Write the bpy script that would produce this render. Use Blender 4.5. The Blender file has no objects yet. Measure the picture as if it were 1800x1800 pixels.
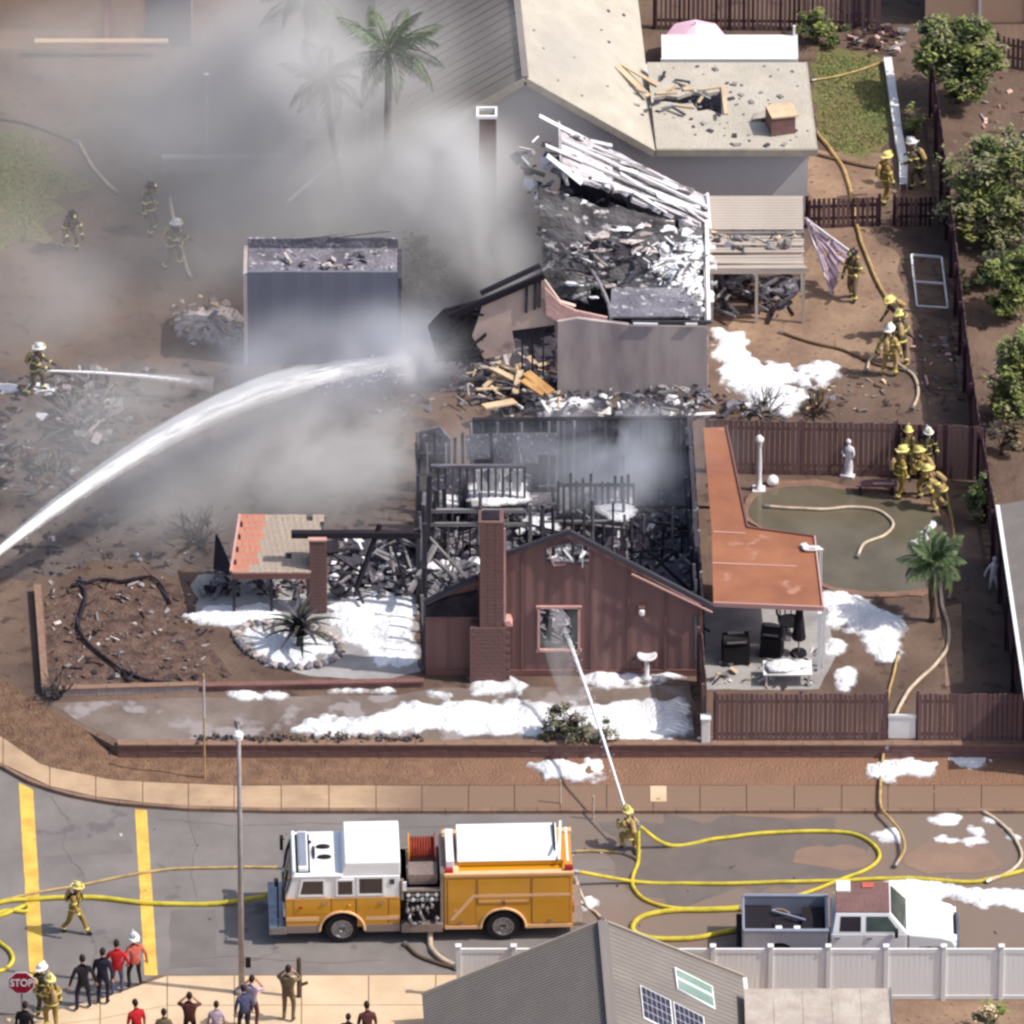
import bpy, bmesh, math, random
import numpy as np
from mathutils import Vector, Matrix, noise
random.seed(11)
R = math.radians
scene = bpy.context.scene
C = scene.collection
# ---------------------------------------------------------------- camera, light, exposure
TH, DIST, FPX = R(33), 464.0, 26000.0          # pitch down, metres to the middle of the lot, focal length in units of the 1800 px frame
CAM = Vector((0, -DIST*math.cos(TH), DIST*math.sin(TH)))
cd = bpy.data.cameras.new('camera'); cam = bpy.data.objects.new('camera', cd); C.objects.link(cam)
cam.location = CAM; cam.rotation_euler = (math.pi/2-TH, 0, 0)
cd.sensor_width = 36; cd.lens = FPX/1800*36; cd.clip_start = 10; cd.clip_end = 3000
scene.camera = cam
SUN = Vector((0.64, -0.12, 0.80)).normalized()   # towards the sun
ld = bpy.data.lights.new('sun', 'SUN'); sun = bpy.data.objects.new('sun', ld); C.objects.link(sun)
ld.energy = 3.4; ld.angle = R(0.5); ld.color = (1.0, 0.95, 0.87)
sun.rotation_euler = SUN.to_track_quat('Z', 'Y').to_euler(); sun.location = (60, -10, 80)
w = bpy.data.worlds.new('World'); scene.world = w; w.use_nodes = True
nt = w.node_tree; sk = nt.nodes.new('ShaderNodeTexSky'); sk.sky_type = 'NISHITA'; sk.sun_disc = False
sk.sun_elevation = math.asin(SUN.z); sk.sun_rotation = math.atan2(SUN.x, SUN.y)
sk.dust_density = 3.0; sk.air_density = 1.0
nt.links.new(sk.outputs[0], nt.nodes['Background'].inputs[0]); nt.nodes['Background'].inputs[1].default_value = 0.125
scene.view_settings.view_transform = 'Standard'; scene.view_settings.look = 'None'
scene.view_settings.exposure = 0.34; scene.view_settings.gamma = 1.0; scene.view_settings.use_curve_mapping = False
scene.render.engine = 'CYCLES'
cy = scene.cycles
cy.max_bounces = 8; cy.diffuse_bounces = 3; cy.glossy_bounces = 2; cy.transmission_bounces = 3; cy.transparent_max_bounces = 16
cy.volume_bounces = 3; cy.volume_step_rate = 1.5; cy.volume_max_steps = 96; cy.use_denoising = True; cy.filter_width = 2.6

# ---------------------------------------------------------------- survey helpers: where a sight line meets level ground or a facade
ST, CT = math.sin(TH), math.cos(TH)
def ray(u, v):
    a, b = (u-900)/FPX, (900-v)/FPX
    return Vector((a, b*ST+CT, b*CT-ST))
def G(u, v, z=0.0):
    d = ray(u, v); t = (z-CAM.z)/d.z
    return CAM+d*t
def W(u, v, Y):
    d = ray(u, v); t = (Y-CAM.y)/d.y
    return CAM+d*t
def H(u, vb, vt, z0=0.0):            # height of an upright thing that stands at (u, vb) and reaches (u, vt)
    p = G(u, vb, z0); return W(u, vt, p.y).z-z0
RZ, RD = -0.5, -0.62                  # pavement and road levels; the lot is at 0
def s2l(c):
    c = c/255.0
    return c/12.92 if c <= 0.04045 else ((c+0.055)/1.055)**2.4
def K(r, g, b, f=0.82): return (s2l(r)*f, s2l(g)*f, s2l(b)*f, 1)

# ---------------------------------------------------------------- materials
M = {}
def mat(name, col, col2=None, scale=1.0, rough=0.8, bump=0.0, bscale=None, metal=0.0, detail=5, lo=.35, hi=.65, spec=0.3, trans=0.0, wet=None, wetcol=None,
        speck=None, speckscale=8, specklo=.62, wave=None, coat=0.0, alpha=None, stretch=None):
    m = bpy.data.materials.new(name); m.use_nodes = True
    n, l = m.node_tree.nodes, m.node_tree.links
    p = n['Principled BSDF']
    p.inputs['Roughness'].default_value = rough; p.inputs['Metallic'].default_value = metal
    p.inputs['Specular IOR Level'].default_value = spec
    p.inputs['Coat Weight'].default_value = coat
    if trans: p.inputs['Transmission Weight'].default_value = trans
    geo = n.new('ShaderNodeNewGeometry'); tc = n.new('ShaderNodeTexCoord')
    vec = tc.outputs['Object']
    if stretch:
        mp = n.new('ShaderNodeMapping'); mp.inputs['Scale'].default_value = stretch; l.new(vec, mp.inputs[0]); vec = mp.outputs[0]
    col2 = col2 or tuple(c*0.78 for c in col[:3])+(1,)
    nz = n.new('ShaderNodeTexNoise'); nz.inputs['Scale'].default_value = scale; nz.inputs['Detail'].default_value = detail; nz.inputs['Roughness'].default_value = .6
    l.new(vec, nz.inputs['Vector'])
    mr = n.new('ShaderNodeMapRange'); mr.inputs[1].default_value = lo; mr.inputs[2].default_value = hi; l.new(nz.outputs[0], mr.inputs[0])
    def mix(f, a, b):
        x = n.new('ShaderNodeMix'); x.data_type = 'RGBA'
        if hasattr(f, 'links') or hasattr(f, 'is_linked'): l.new(f, x.inputs[0])
        else: x.inputs[0].default_value = f
        for s, q in ((a, 6), (b, 7)):
            if isinstance(s, tuple): x.inputs[q].default_value = s
            else: l.new(s, x.inputs[q])
        return x.outputs[2]
    out = mix(mr.outputs[0], col, col2)
    if speck:
        n2 = n.new('ShaderNodeTexNoise'); n2.inputs['Scale'].default_value = speckscale; n2.inputs['Detail'].default_value = 3; l.new(vec, n2.inputs['Vector'])
        m2 = n.new('ShaderNodeMapRange'); m2.inputs[1].default_value = specklo; m2.inputs[2].default_value = specklo+.06; l.new(n2.outputs[0], m2.inputs[0])
        out = mix(m2.outputs[0], out, speck)
    if wet:                                       # damp stretches of a surface: x ranges with ragged edges
        sx = n.new('ShaderNodeSeparateXYZ'); l.new(geo.outputs['Position'], sx.inputs[0])
        n3 = n.new('ShaderNodeTexNoise'); n3.inputs['Scale'].default_value = .35; n3.inputs['Detail'].default_value = 4; l.new(geo.outputs['Position'], n3.inputs['Vector'])
        ad = n.new('ShaderNodeMath'); ad.operation = 'MULTIPLY_ADD'; l.new(n3.outputs[0], ad.inputs[0]); ad.inputs[1].default_value = wet[2] if len(wet) > 2 else 6.0
        l.new(sx.outputs[0], ad.inputs[2])
        m3 = n.new('ShaderNodeMapRange'); m3.inputs[1].default_value = wet[0]; m3.inputs[2].default_value = wet[1]; l.new(ad.outputs[0], m3.inputs[0])
        wm = m3.outputs[0]
        out = mix(wm, out, wetcol)
        rr = n.new('ShaderNodeMapRange'); rr.inputs[3].default_value = rough; rr.inputs[4].default_value = max(.35, rough-.4); l.new(wm, rr.inputs[0]); l.new(rr.outputs[0], p.inputs['Roughness'])
    l.new(out, p.inputs['Base Color'])
    h = None
    if bump:
        n4 = n.new('ShaderNodeTexNoise'); n4.inputs['Scale'].default_value = bscale or scale*4; n4.inputs['Detail'].default_value = 4; l.new(vec, n4.inputs['Vector'])
        h = n4.outputs[0]
    if wave:                                      # grooves: (axis, spacing in m)
        wv = n.new('ShaderNodeTexWave'); wv.wave_type = 'BANDS'; wv.bands_direction = wave[0]; wv.wave_profile = 'SAW' if len(wave) > 2 else 'SIN'
        wv.inputs['Scale'].default_value = 0.314/wave[1]; wv.inputs['Distortion'].default_value = .15
        l.new(tc.outputs['Object'], wv.inputs['Vector'])
        h = wv.outputs['Fac'] if h is None else h
        b2 = n.new('ShaderNodeBump'); b2.inputs['Strength'].default_value = .5; b2.inputs['Distance'].default_value = .03; l.new(wv.outputs['Fac'], b2.inputs['Height'])
        l.new(b2.outputs[0], p.inputs['Normal'])
    if bump:
        bp = n.new('ShaderNodeBump'); bp.inputs['Strength'].default_value = bump; bp.inputs['Distance'].default_value = .08; l.new(n4.outputs[0], bp.inputs['Height'])
        if wave: l.new(b2.outputs[0], bp.inputs['Normal'])
        l.new(bp.outputs[0], p.inputs['Normal'])
    M[name] = m
    return m
mat('dirt', K(128, 106, 92), K(94, 76, 67), .35, .85, .5, 5, speck=K(86, 68, 60), speckscale=1.7, specklo=.6, detail=8)
mat('dry_dirt', K(168, 140, 116), K(136, 110, 94), .6, .9, .5, 5, speck=K(110, 84, 70), speckscale=5)
mat('mulch', K(122, 98, 86), K(78, 60, 56), 2.2, .95, 1.0, 9, speck=K(168, 130, 112), speckscale=7, specklo=.66)
mat('strip_soil', K(150, 118, 94), K(118, 90, 74), 3.0, .95, .9, 14, speck=K(108, 82, 66), speckscale=11, specklo=.6, wet=(-3, 5), wetcol=K(150, 114, 92))
mat('lawn', K(112, 118, 70), K(138, 120, 86), .7, .95, .8, 14, speck=K(84, 96, 52), speckscale=6, specklo=.55)
mat('asphalt', K(144, 137, 134), K(126, 120, 118), .5, .9, .35, 30, speck=K(118, 110, 112), speckscale=1.1, specklo=.64, wet=(4, 8, 8), wetcol=K(140, 122, 110))
mat('road_patch', K(134, 127, 124), K(120, 114, 112), .6, .9, .3, 30)
mat('damp', K(126, 115, 109), K(114, 104, 100), .9, .45, .1, 12)
mat('silt', K(158, 130, 112), K(142, 118, 104), .9, .5, .1, 12)
mat('concrete', K(202, 172, 140), K(176, 148, 122), .9, .85, .2, 14, wet=(-3.2, -1.0, 3), wetcol=K(146, 120, 102))
mat('pale_concrete', K(234, 206, 172), K(216, 188, 156), .8, .85, .2, 12)
mat('joint', K(134, 108, 92), None, 2, .95)
mat('kerb_face', K(160, 128, 108), K(132, 106, 92), 1.5, .8, .2, 8)
mat('driveway', K(146, 132, 124), K(110, 94, 86), .45, .6, .2, 8, speck=K(160, 150, 150), speckscale=.7, specklo=.54)
mat('patio_slab', K(182, 178, 176), K(150, 146, 146), .8, .7, .2, 8)
mat('scorched_ground', K(122, 110, 104), K(84, 74, 72), .5, .8, .6, 6, speck=K(58, 52, 54), speckscale=1.8, specklo=.57, detail=8)
mat('pond_water', K(118, 110, 94), K(100, 92, 76), .5, .14, .08, 2.5, spec=.5)
mat('pond_rim', K(158, 124, 106), K(128, 100, 88), 1.2, .9, .5, 9)
mat('foam', (.88, .88, .90, 1), (.70, .70, .74, 1), 1.6, .7, 1.0, 9)
mat('dirty_foam', K(226, 214, 210, .9), K(166, 152, 150), 2.5, .8, .7, 9)
for nm_ in ('foam', 'dirty_foam'):              # foam thins out to a see-through film at its edges
    n_, l_ = M[nm_].node_tree.nodes, M[nm_].node_tree.links; a_ = n_.new('ShaderNodeAttribute'); a_.attribute_name = 'film'
    z_ = n_.new('ShaderNodeTexNoise'); z_.inputs['Scale'].default_value = 5; z_.inputs['Detail'].default_value = 5; g_ = n_.new('ShaderNodeNewGeometry'); l_.new(g_.outputs['Position'], z_.inputs['Vector'])
    m_ = n_.new('ShaderNodeMath'); m_.operation = 'MULTIPLY_ADD'; l_.new(a_.outputs['Fac'], m_.inputs[0]); m_.inputs[1].default_value = 2.2; l_.new(z_.outputs[0], m_.inputs[2])
    r_ = n_.new('ShaderNodeMapRange'); r_.inputs[1].default_value = .62; r_.inputs[2].default_value = 1.5; r_.inputs[3].default_value = .06; l_.new(m_.outputs[0], r_.inputs[0])
    M[nm_+'_film'] = c_ = M[nm_].copy(); c_.name = nm_+'_film'; p_ = c_.node_tree.nodes['Principled BSDF']
    c_.node_tree.links.new([q for q in c_.node_tree.nodes if q.type == 'MAP_RANGE' and abs(q.inputs[1].default_value-.62) < 1e-4][0].outputs[0], p_.inputs['Alpha'])
mat('yellow_paint', K(240, 200, 96, .9), K(222, 176, 84), 2.0, .8, .2, 20, speck=K(196, 160, 100), speckscale=5, specklo=.63)
mat('white_paint', (.80, .79, .78, 1), (.72, .71, .71, 1), 1.5, .45, .05, 10)
mat('vinyl', (.9, .89, .88, 1), (.78, .77, .75, 1), .9, .45, stretch=(2.5, 1, .5), lo=.45, hi=.8)
mat('steel', K(176, 172, 176), K(150, 146, 150), 2, .4, metal=.6)
mat('galvanised', K(190, 182, 178), K(160, 152, 150), 2, .5, metal=.3)
mat('char', K(62, 58, 68, .9), K(90, 86, 96), 2.5, .85, .8, 10, speck=K(120, 114, 118), speckscale=6, specklo=.66)
mat('char_deep', K(30, 25, 34), K(52, 45, 56), 2.5, .9, .6, 10)
mat('ash', K(146, 142, 152), K(104, 100, 112), 1.2, .95, .9, 7, speck=K(200, 196, 200), speckscale=4, specklo=.6)
mat('ash_wood', K(170, 166, 166), K(116, 110, 112), 1.6, .9, .5, 9)
mat('burnt_deck', K(112, 110, 112), K(62, 58, 64), 1.1, .9, 1.0, 6, speck=K(190, 186, 190), speckscale=3.4, specklo=.6, stretch=(.5, 1.6, 1))
mat('foam_roof', K(236, 230, 234, .9), K(176, 168, 174), 1.1, .75, 1.0, 6, speck=K(110, 102, 108), speckscale=3, specklo=.58, stretch=(.5, 2.5, 1))
mat('brown_siding', K(142, 108, 104), K(126, 94, 92), .5, .85, .12, 7, wave=('X', .4), stretch=(1.6, 1, .4), speck=K(148, 114, 110), speckscale=.5, specklo=.6)
mat('brown_trim', K(146, 104, 98), K(122, 86, 82), 1.4, .75)
mat('brown_mortar', K(130, 98, 95), None, 2, .95)
mat('brown_brick', K(138, 104, 100), K(122, 92, 90), 1.6, .9, .5, 12)
mat('pink_trim', K(226, 178, 170), K(204, 156, 150), 2, .7)
mat('plaster', K(206, 192, 188), K(150, 138, 144), .7, .85, .06, 5, stretch=(1.3, 1, .35), lo=.4, hi=.75)
mat('scorched_plaster', K(236, 208, 192), K(196, 172, 166), .6, .85, .1, 5, speck=K(120, 108, 120), speckscale=.6, specklo=.6)
mat('pink_plaster', K(246, 200, 192), K(216, 172, 166), .8, .85, .3, 5)
mat('blue_grey_wall', K(128, 130, 144), K(114, 116, 130), .6, .8, .1, 5)
mat('grey_wall', K(226, 222, 222, .9), K(216, 212, 212, .9), .3, .85, .05, 6)
mat('cream_shingle', K(206, 198, 184), K(192, 184, 170), 1.2, .95, .5, 16, speck=K(188, 174, 160), speckscale=9, specklo=.62)
mat('shingle_edge', K(196, 184, 170), None, 2, .9)
mat('grey_roof', K(144, 136, 130), K(130, 122, 118), .8, .85, .2, 8)
mat('rust_roof', K(174, 116, 86), K(152, 98, 74), .6, .7, .15, 6, speck=K(186, 136, 116), speckscale=1.1, specklo=.62)
mat('wood_dark', K(138, 108, 108), K(108, 82, 84), 2.2, .9, .5, 9, stretch=(5, 5, .6))
mat('wood_mid', K(150, 120, 118), K(120, 92, 92), 2.2, .9, .5, 9, stretch=(5, 5, .6))
mat('wood_pale', K(142, 108, 104), K(116, 84, 82), 2.2, .9, .5, 9, stretch=(5, 5, .6))
mat('wood_purple', K(84, 54, 66), K(66, 42, 54), 2.2, .9, .5, 9, stretch=(5, 5, .6))
mat('timber', K(214, 170, 110), K(176, 130, 84), 1.4, .8, .3, 9)
mat('cream_board', K(232, 208, 174), K(206, 178, 146), 1.4, .8, .3, 9)
mat('tan_slat', K(206, 194, 182), K(180, 166, 156), 1.4, .85, .3, 9)
mat('tile_grey', K(196, 180, 164), K(168, 152, 140), 1.2, .9, .6, 6, speck=K(110, 92, 88), speckscale=2, specklo=.58)
mat('tile_roof', K(222, 128, 100), K(186, 158, 142), .55, .85, .6, 6, speck=K(122, 96, 90), speckscale=2, specklo=.6, lo=.4, hi=.52)
mat('orange_paint', K(218, 154, 32, .95), K(204, 142, 32, .95), .6, .3, coat=.6, spec=.5)
mat('peach_stripe', K(244, 196, 150, .9), K(236, 186, 140, .9), 2, .4)
mat('truck_white', (.84, .84, .85, 1), (.79, .79, .80, 1), .8, .3, coat=.5, spec=.5)
mat('silver_paint', K(170, 174, 188), K(156, 160, 176), .6, .3, metal=.2, coat=.5)
mat('chrome', K(206, 200, 200), K(170, 166, 168), 3, .22, metal=.85)
mat('diamond_plate', K(186, 168, 160), K(160, 144, 138), 8, .4, metal=.5, bump=.3, bscale=40)
mat('rubber', K(32, 28, 32), K(44, 40, 44), 4, .85, .2, 20)
mat('black', K(24, 20, 26), K(34, 30, 36), 3, .7)
mat('glass_dark', K(44, 34, 44), K(58, 48, 60), 1.5, .08, spec=.6)
mat('glass_green', K(84, 98, 92), K(62, 72, 70), 1.5, .08, spec=.6)
mat('red_paint', K(190, 54, 44), K(160, 44, 40), 2, .4)
mat('red_light', K(196, 40, 44), K(150, 24, 30), 2, .25, spec=.6)
mat('amber_light', K(240, 170, 60), None, 2, .25)
mat('reel_red', K(178, 76, 56), K(140, 60, 48), 5, .6, .4, 30)
mat('sign_red', K(176, 24, 56), K(160, 22, 50), 2, .45)
mat('hose_yellow', K(226, 206, 72, .9), K(196, 178, 60), 3, .75, .4, 30)
mat('hose_tan', K(206, 174, 118, .9), K(172, 144, 98), 3, .75, .4, 30)
mat('hose_cream', K(226, 206, 182, .9), K(196, 176, 152), 3, .75, .4, 30)
mat('hose_brown', K(120, 98, 74), K(96, 78, 62), 3, .8, .3, 30)
mat('leaf_mid', K(108, 122, 64), K(80, 94, 50), 2, .7, trans=0)
mat('leaf_light', K(156, 162, 92), K(124, 134, 72), 2, .7)
mat('leaf_dark', K(76, 88, 56), K(60, 70, 46), 2, .8)
mat('leaf_olive', K(158, 154, 118), K(128, 126, 96), 2, .8)
mat('leaf_burnt', K(58, 54, 50), K(84, 78, 72), 2, .9)
mat('leaf_brown', K(132, 108, 84), K(100, 80, 66), 2, .9)
mat('palm_green', K(112, 130, 88), K(84, 102, 70), 2, .6)
mat('palm_dark', K(74, 88, 76), K(52, 64, 58), 2, .65)
mat('bark', K(112, 92, 82), K(78, 62, 56), 4, .9, .6, 14)
mat('bark_grey', K(150, 142, 138), K(112, 104, 102), 4, .9, .5, 14)
mat('rock', K(168, 156, 148), K(120, 110, 104), 3, .9, .6, 10)
mat('turnout', K(176, 146, 78), K(150, 122, 62), 6, .85, .3, 20)
mat('turnout_pale', K(196, 172, 116), K(168, 144, 92), 6, .85, .3, 20)
mat('turnout_dull', K(112, 100, 84), K(88, 78, 66), 6, .85, .3, 20)
mat('reflector', K(236, 226, 130, .95), K(214, 204, 120, .95), 8, .35)
mat('skin', K(204, 150, 122), K(190, 136, 110), 6, .6)
mat('glove', K(74, 60, 50), None, 6, .8)
mat('navy', K(44, 40, 62), K(34, 32, 50), 6, .85, .3, 20)
mat('black_cloth', K(40, 34, 42), K(30, 26, 34), 6, .85, .3, 20)
mat('jeans', K(92, 94, 128), K(74, 76, 106), 6, .85, .3, 20)
mat('red_cloth', K(214, 40, 48), K(184, 30, 40), 6, .8, .3, 20)
mat('salmon_cloth', K(222, 118, 100), K(200, 100, 86), 6, .8, .3, 20)
mat('khaki', K(134, 116, 88), K(112, 96, 74), 6, .85, .3, 20)
mat('maroon_cloth', K(110, 62, 58), K(90, 50, 48), 6, .85, .3, 20)
mat('white_cloth', (.72, .70, .70, 1), (.64, .62, .64, 1), 3, .85, .3, 14)
mat('lilac_cloth', K(210, 186, 200), K(184, 160, 176), 6, .85, .3, 20)
mat('hair_dark', K(44, 32, 30), K(30, 22, 22), 10, .6)
mat('helmet_yellow', K(240, 222, 140, .95), K(228, 206, 120, .95), 4, .35, coat=.4)
mat('helmet_white', (.84, .82, .78, 1), (.78, .76, .72, 1), 4, .35, coat=.4)
mat('helmet_black', K(50, 44, 42), None, 4, .4)
mat('pink_canvas', K(250, 206, 224, .95), K(240, 190, 210, .95), 1, .8)
mat('beige_wall', K(232, 196, 166), K(214, 180, 152), .5, .85)
mat('solar_cell', K(54, 48, 74), K(42, 38, 60), .8, .25, spec=.6)
mat('skylight_glass', K(150, 172, 160), K(128, 154, 142), .6, .15, spec=.6)
mat('stone_white', (.78, .75, .76, 1), (.66, .62, .64, 1), 3, .7, .3, 12)

# ---------------------------------------------------------------- mesh builder
class MB:
    def __init__(s): s.v, s.f, s.m = [], [], []
    def add(s, vs, fs, mi=0):
        b = len(s.v); s.v += [tuple(p) for p in vs]
        for f in fs: s.f.append([b+i for i in f]); s.m.append(mi)
        return s
    def box(s, c, d, rz=0, mi=0, rx=0, ry=0):
        mt = Matrix.Translation(c) @ Matrix.Rotation(rz, 4, 'Z') @ Matrix.Rotation(ry, 4, 'Y') @ Matrix.Rotation(rx, 4, 'X')
        vs = [mt @ Vector((x*d[0]/2, y*d[1]/2, z*d[2]/2)) for x in (-1, 1) for y in (-1, 1) for z in (-1, 1)]
        return s.add(vs, [(0, 1, 3, 2), (4, 6, 7, 5), (0, 4, 5, 1), (2, 3, 7, 6), (0, 2, 6, 4), (1, 5, 7, 3)], mi)
    def span(s, lo, hi, mi=0):
        return s.box([(a+b)/2 for a, b in zip(lo, hi)], [abs(b-a) for a, b in zip(lo, hi)], mi=mi)
    def bar(s, p, q, w, h=None, mi=0):
        p, q = Vector(p), Vector(q); d = q-p; L = d.length; h = h or w
        if L < 1e-6: return s
        d /= L; side = d.cross(Vector((0, 0, 1)))
        if side.length < 1e-3: side = Vector((1, 0, 0))
        side.normalize(); up = side.cross(d)
        vs = [e+side*(a*w/2)+up*(b*h/2) for e in (p, q) for a in (-1, 1) for b in (-1, 1)]
        return s.add(vs, [(0, 1, 3, 2), (4, 6, 7, 5), (0, 4, 5, 1), (2, 3, 7, 6), (0, 2, 6, 4), (1, 5, 7, 3)], mi)
    def tube(s, pts, r, n=8, mi=0, cap=True):
        pts = [Vector(p) for p in pts]; k = len(pts)
        rs = r if isinstance(r, (list, tuple)) else [r]*k
        vs, fs = [], []; ref = None
        for i, p in enumerate(pts):
            d = (pts[min(i+1, k-1)]-pts[max(i-1, 0)]).normalized()
            if ref is None: ref = d.orthogonal().normalized()
            ref = (ref-d*ref.dot(d)); ref = ref.normalized() if ref.length > 1e-5 else d.orthogonal().normalized()
            b = d.cross(ref)
            for j in range(n):
                a = 2*math.pi*j/n; vs.append(p+ref*(math.cos(a)*rs[i])+b*(math.sin(a)*rs[i]))
        for i in range(k-1):
            for j in range(n):
                a, b2 = i*n+j, i*n+(j+1) % n
                fs.append((a, b2, b2+n, a+n))
        if cap: fs += [tuple(range(n-1, -1, -1)), tuple(range((k-1)*n, k*n))]
        return s.add(vs, fs, mi)
    def lathe(s, prof, c=(0, 0, 0), n=16, mi=0, axis='Z', sx=1, sy=1, cap=True):
        vs, fs = [], []; c = Vector(c)
        for r, z in prof:
            for j in range(n):
                a = 2*math.pi*j/n; x, y = r*math.cos(a)*sx, r*math.sin(a)*sy
                vs.append(c+(Vector((x, y, z)) if axis == 'Z' else Vector((x, z, y)) if axis == 'Y' else Vector((z, x, y))))
        for i in range(len(prof)-1):
            for j in range(n): fs.append((i*n+j, i*n+(j+1) % n, (i+1)*n+(j+1) % n, (i+1)*n+j))
        if cap: fs += [tuple(range(n-1, -1, -1)), tuple(range((len(prof)-1)*n, len(prof)*n))]
        return s.add(vs, fs, mi)
    def prism(s, poly, f, off, mi=0):         # poly: 2-D points, f maps (a, b) to 3-D, off: thickness vector
        a = [Vector(f(*p)) for p in poly]; b = [p+Vector(off) for p in a]; k = len(poly)
        fs = [tuple(range(k)), tuple(range(2*k-1, k-1, -1))]+[(i, i+k, (i+1) % k+k, (i+1) % k) for i in range(k)]
        return s.add(a+b, fs, mi)
    def panel(s, outline, holes, f, off, mi=0):  # like prism but with openings
        bm = bmesh.new(); es = []; loops = []
        for lp in [outline]+list(holes):
            vv = [bm.verts.new((p[0], p[1], 0)) for p in lp]; loops.append(vv)
            es += [bm.edges.new((vv[i], vv[(i+1) % len(vv)])) for i in range(len(vv))]
        bmesh.ops.triangle_fill(bm, edges=es, use_beauty=True, use_dissolve=False)
        bm.verts.index_update()
        co = [v.co.copy() for v in bm.verts]; k = len(co); off = Vector(off)
        a = [Vector(f(c.x, c.y)) for c in co]
        fs = [tuple(v.index for v in fc.verts) for fc in bm.faces]
        al = fs+[tuple(i+k for i in reversed(q)) for q in fs]
        for vv in loops:
            ix = [v.index for v in vv]
            al += [(ix[i], ix[i]+k, ix[(i+1) % len(ix)]+k, ix[(i+1) % len(ix)]) for i in range(len(ix))]
        bm.free()
        return s.add(a+[p+off for p in a], al, mi)
    def blob(s, c, r, seed=0, rough=.25, sub=2, mi=0, squash=None):
        bm = bmesh.new(); bmesh.ops.create_icosphere(bm, subdivisions=sub, radius=1)
        vs = []
        for v in bm.verts:
            q = v.co*(1+rough*noise.noise(v.co*1.7+Vector((seed*3.1, seed, 0)))*2)
            vs.append(Vector(c)+Vector((q.x*r[0], q.y*r[1], q.z*r[2])))
        fs = [tuple(v.index for v in f.verts) for f in bm.faces]; bm.free()
        return s.add(vs, fs, mi)
    def mesh(s, name, mats, smooth=False):
        me = bpy.data.meshes.new(name); me.from_pydata(s.v, [], s.f)
        for m in (mats if isinstance(mats, (list, tuple)) else [mats]): me.materials.append(M[m] if isinstance(m, str) else m)
        me.polygons.foreach_set('material_index', s.m)
        bm = bmesh.new(); bm.from_mesh(me); bmesh.ops.recalc_face_normals(bm, faces=bm.faces); bm.to_mesh(me); bm.free()
        if smooth: me.polygons.foreach_set('use_smooth', [True]*len(me.polygons))
        me.update(); return me
    def build(s, name, mats, parent=None, loc=None, rz=0, smooth=False, bevel=0, **tags):
        o = bpy.data.objects.new(name, s.mesh(name, mats, smooth)); C.objects.link(o)
        if parent: o.parent = parent
        if loc is not None: o.location = loc
        o.rotation_euler.z = rz
        if bevel:
            b = o.modifiers.new('bevel', 'BEVEL'); b.width = bevel; b.segments = 2; b.limit_method = 'ANGLE'
        tag(o, **tags); return o
def tag(o, label=None, cat=None, group=None, kind=None):
    if label: o['label'] = label
    if cat: o['category'] = cat
    if group: o['group'] = group
    if kind: o['kind'] = kind
    return o
def thing(name, label, cat, loc=(0, 0, 0), rz=0, group=None):
    o = bpy.data.objects.new(name, None); C.objects.link(o); o.location = loc; o.rotation_euler.z = rz; o.empty_display_size = .3
    return tag(o, label, cat, group)
UNIT = {}
def unit(m):
    if m not in UNIT: UNIT[m] = MB().box((0, 0, 0), (1, 1, 1)).mesh('block', m)
    return UNIT[m]
def piece(name, m, parent, loc, dim, rot=(0, 0, 0), me=None):   # a board, stud, slab ... sharing mesh data with its like
    o = bpy.data.objects.new(name, me or unit(m)); C.objects.link(o); o.parent = parent
    o.location = loc; o.scale = dim; o.rotation_euler = rot; return o
def strut(name, m, parent, p, q, w, h=None):      # a piece from p to q (parent's coordinates)
    p, q = Vector(p), Vector(q); d = q-p
    o = piece(name, m, parent, (p+q)/2, (w, h or w, d.length)); o.rotation_mode = 'QUATERNION'
    o.rotation_quaternion = d.to_track_quat('Z', 'Y'); return o
def copy_tree(o, parent=None):
    c = o.copy(); C.objects.link(c)
    if parent: c.parent = parent
    for ch in o.children: copy_tree(ch, c)
    return c

# ---------------------------------------------------------------- organic sheets
def resample(pts, step):
    out = []
    for i in range(len(pts)):
        a, b = Vector(pts[i]), Vector(pts[(i+1) % len(pts)]); k = max(1, int((b-a).length/step))
        out += [a+(b-a)*j/k for j in range(k)]
    return out
def smooth_loop(pts, it=2):
    for _ in range(it):
        q = []
        for i in range(len(pts)):
            a, b = Vector(pts[i]), Vector(pts[(i+1) % len(pts)]); q += [a*.75+b*.25, a*.25+b*.75]
        pts = q
    return pts
def sheet(name, px, z, m, jit=.1, smooth=0, kind='structure', thick=.03, step=.3, parent=None, **t):
    base = [G(u, v, z) for u, v in px]
    if smooth: base = smooth_loop(base, smooth)
    pts = resample(base, step) if jit else base
    cx = sum((p for p in pts), Vector())/len(pts)
    poly = []
    for i, p in enumerate(pts):
        d = (p-cx).normalized()*jit*noise.noise(p*1.3)*1.6 if jit else Vector()
        poly.append((p.x+d.x, p.y+d.y))
    b = MB(); b.panel(poly, [], lambda x, y: (x, y, z), (0, 0, -thick)); return b.build(name, m, parent, kind=kind, **t)
def sdist(P, poly):
    poly = np.array([(p.x, p.y) for p in poly]); n = len(poly); best = np.full(len(P), 1e9); ins = np.zeros(len(P), bool)
    for i in range(n):
        a, b = poly[i], poly[(i+1) % n]; e = b-a
        t = np.clip(((P-a)@e)/max(e@e, 1e-9), 0, 1); best = np.minimum(best, np.hypot(*(P-(a+t[:, None]*e)).T))
        c = ((a[1] > P[:, 1]) != (b[1] > P[:, 1])) & (P[:, 0] < (b[0]-a[0])*(P[:, 1]-a[1])/((b[1]-a[1]) if b[1] != a[1] else 1e-9)+a[0]); ins ^= c
    return np.where(ins, best, -best)
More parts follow.
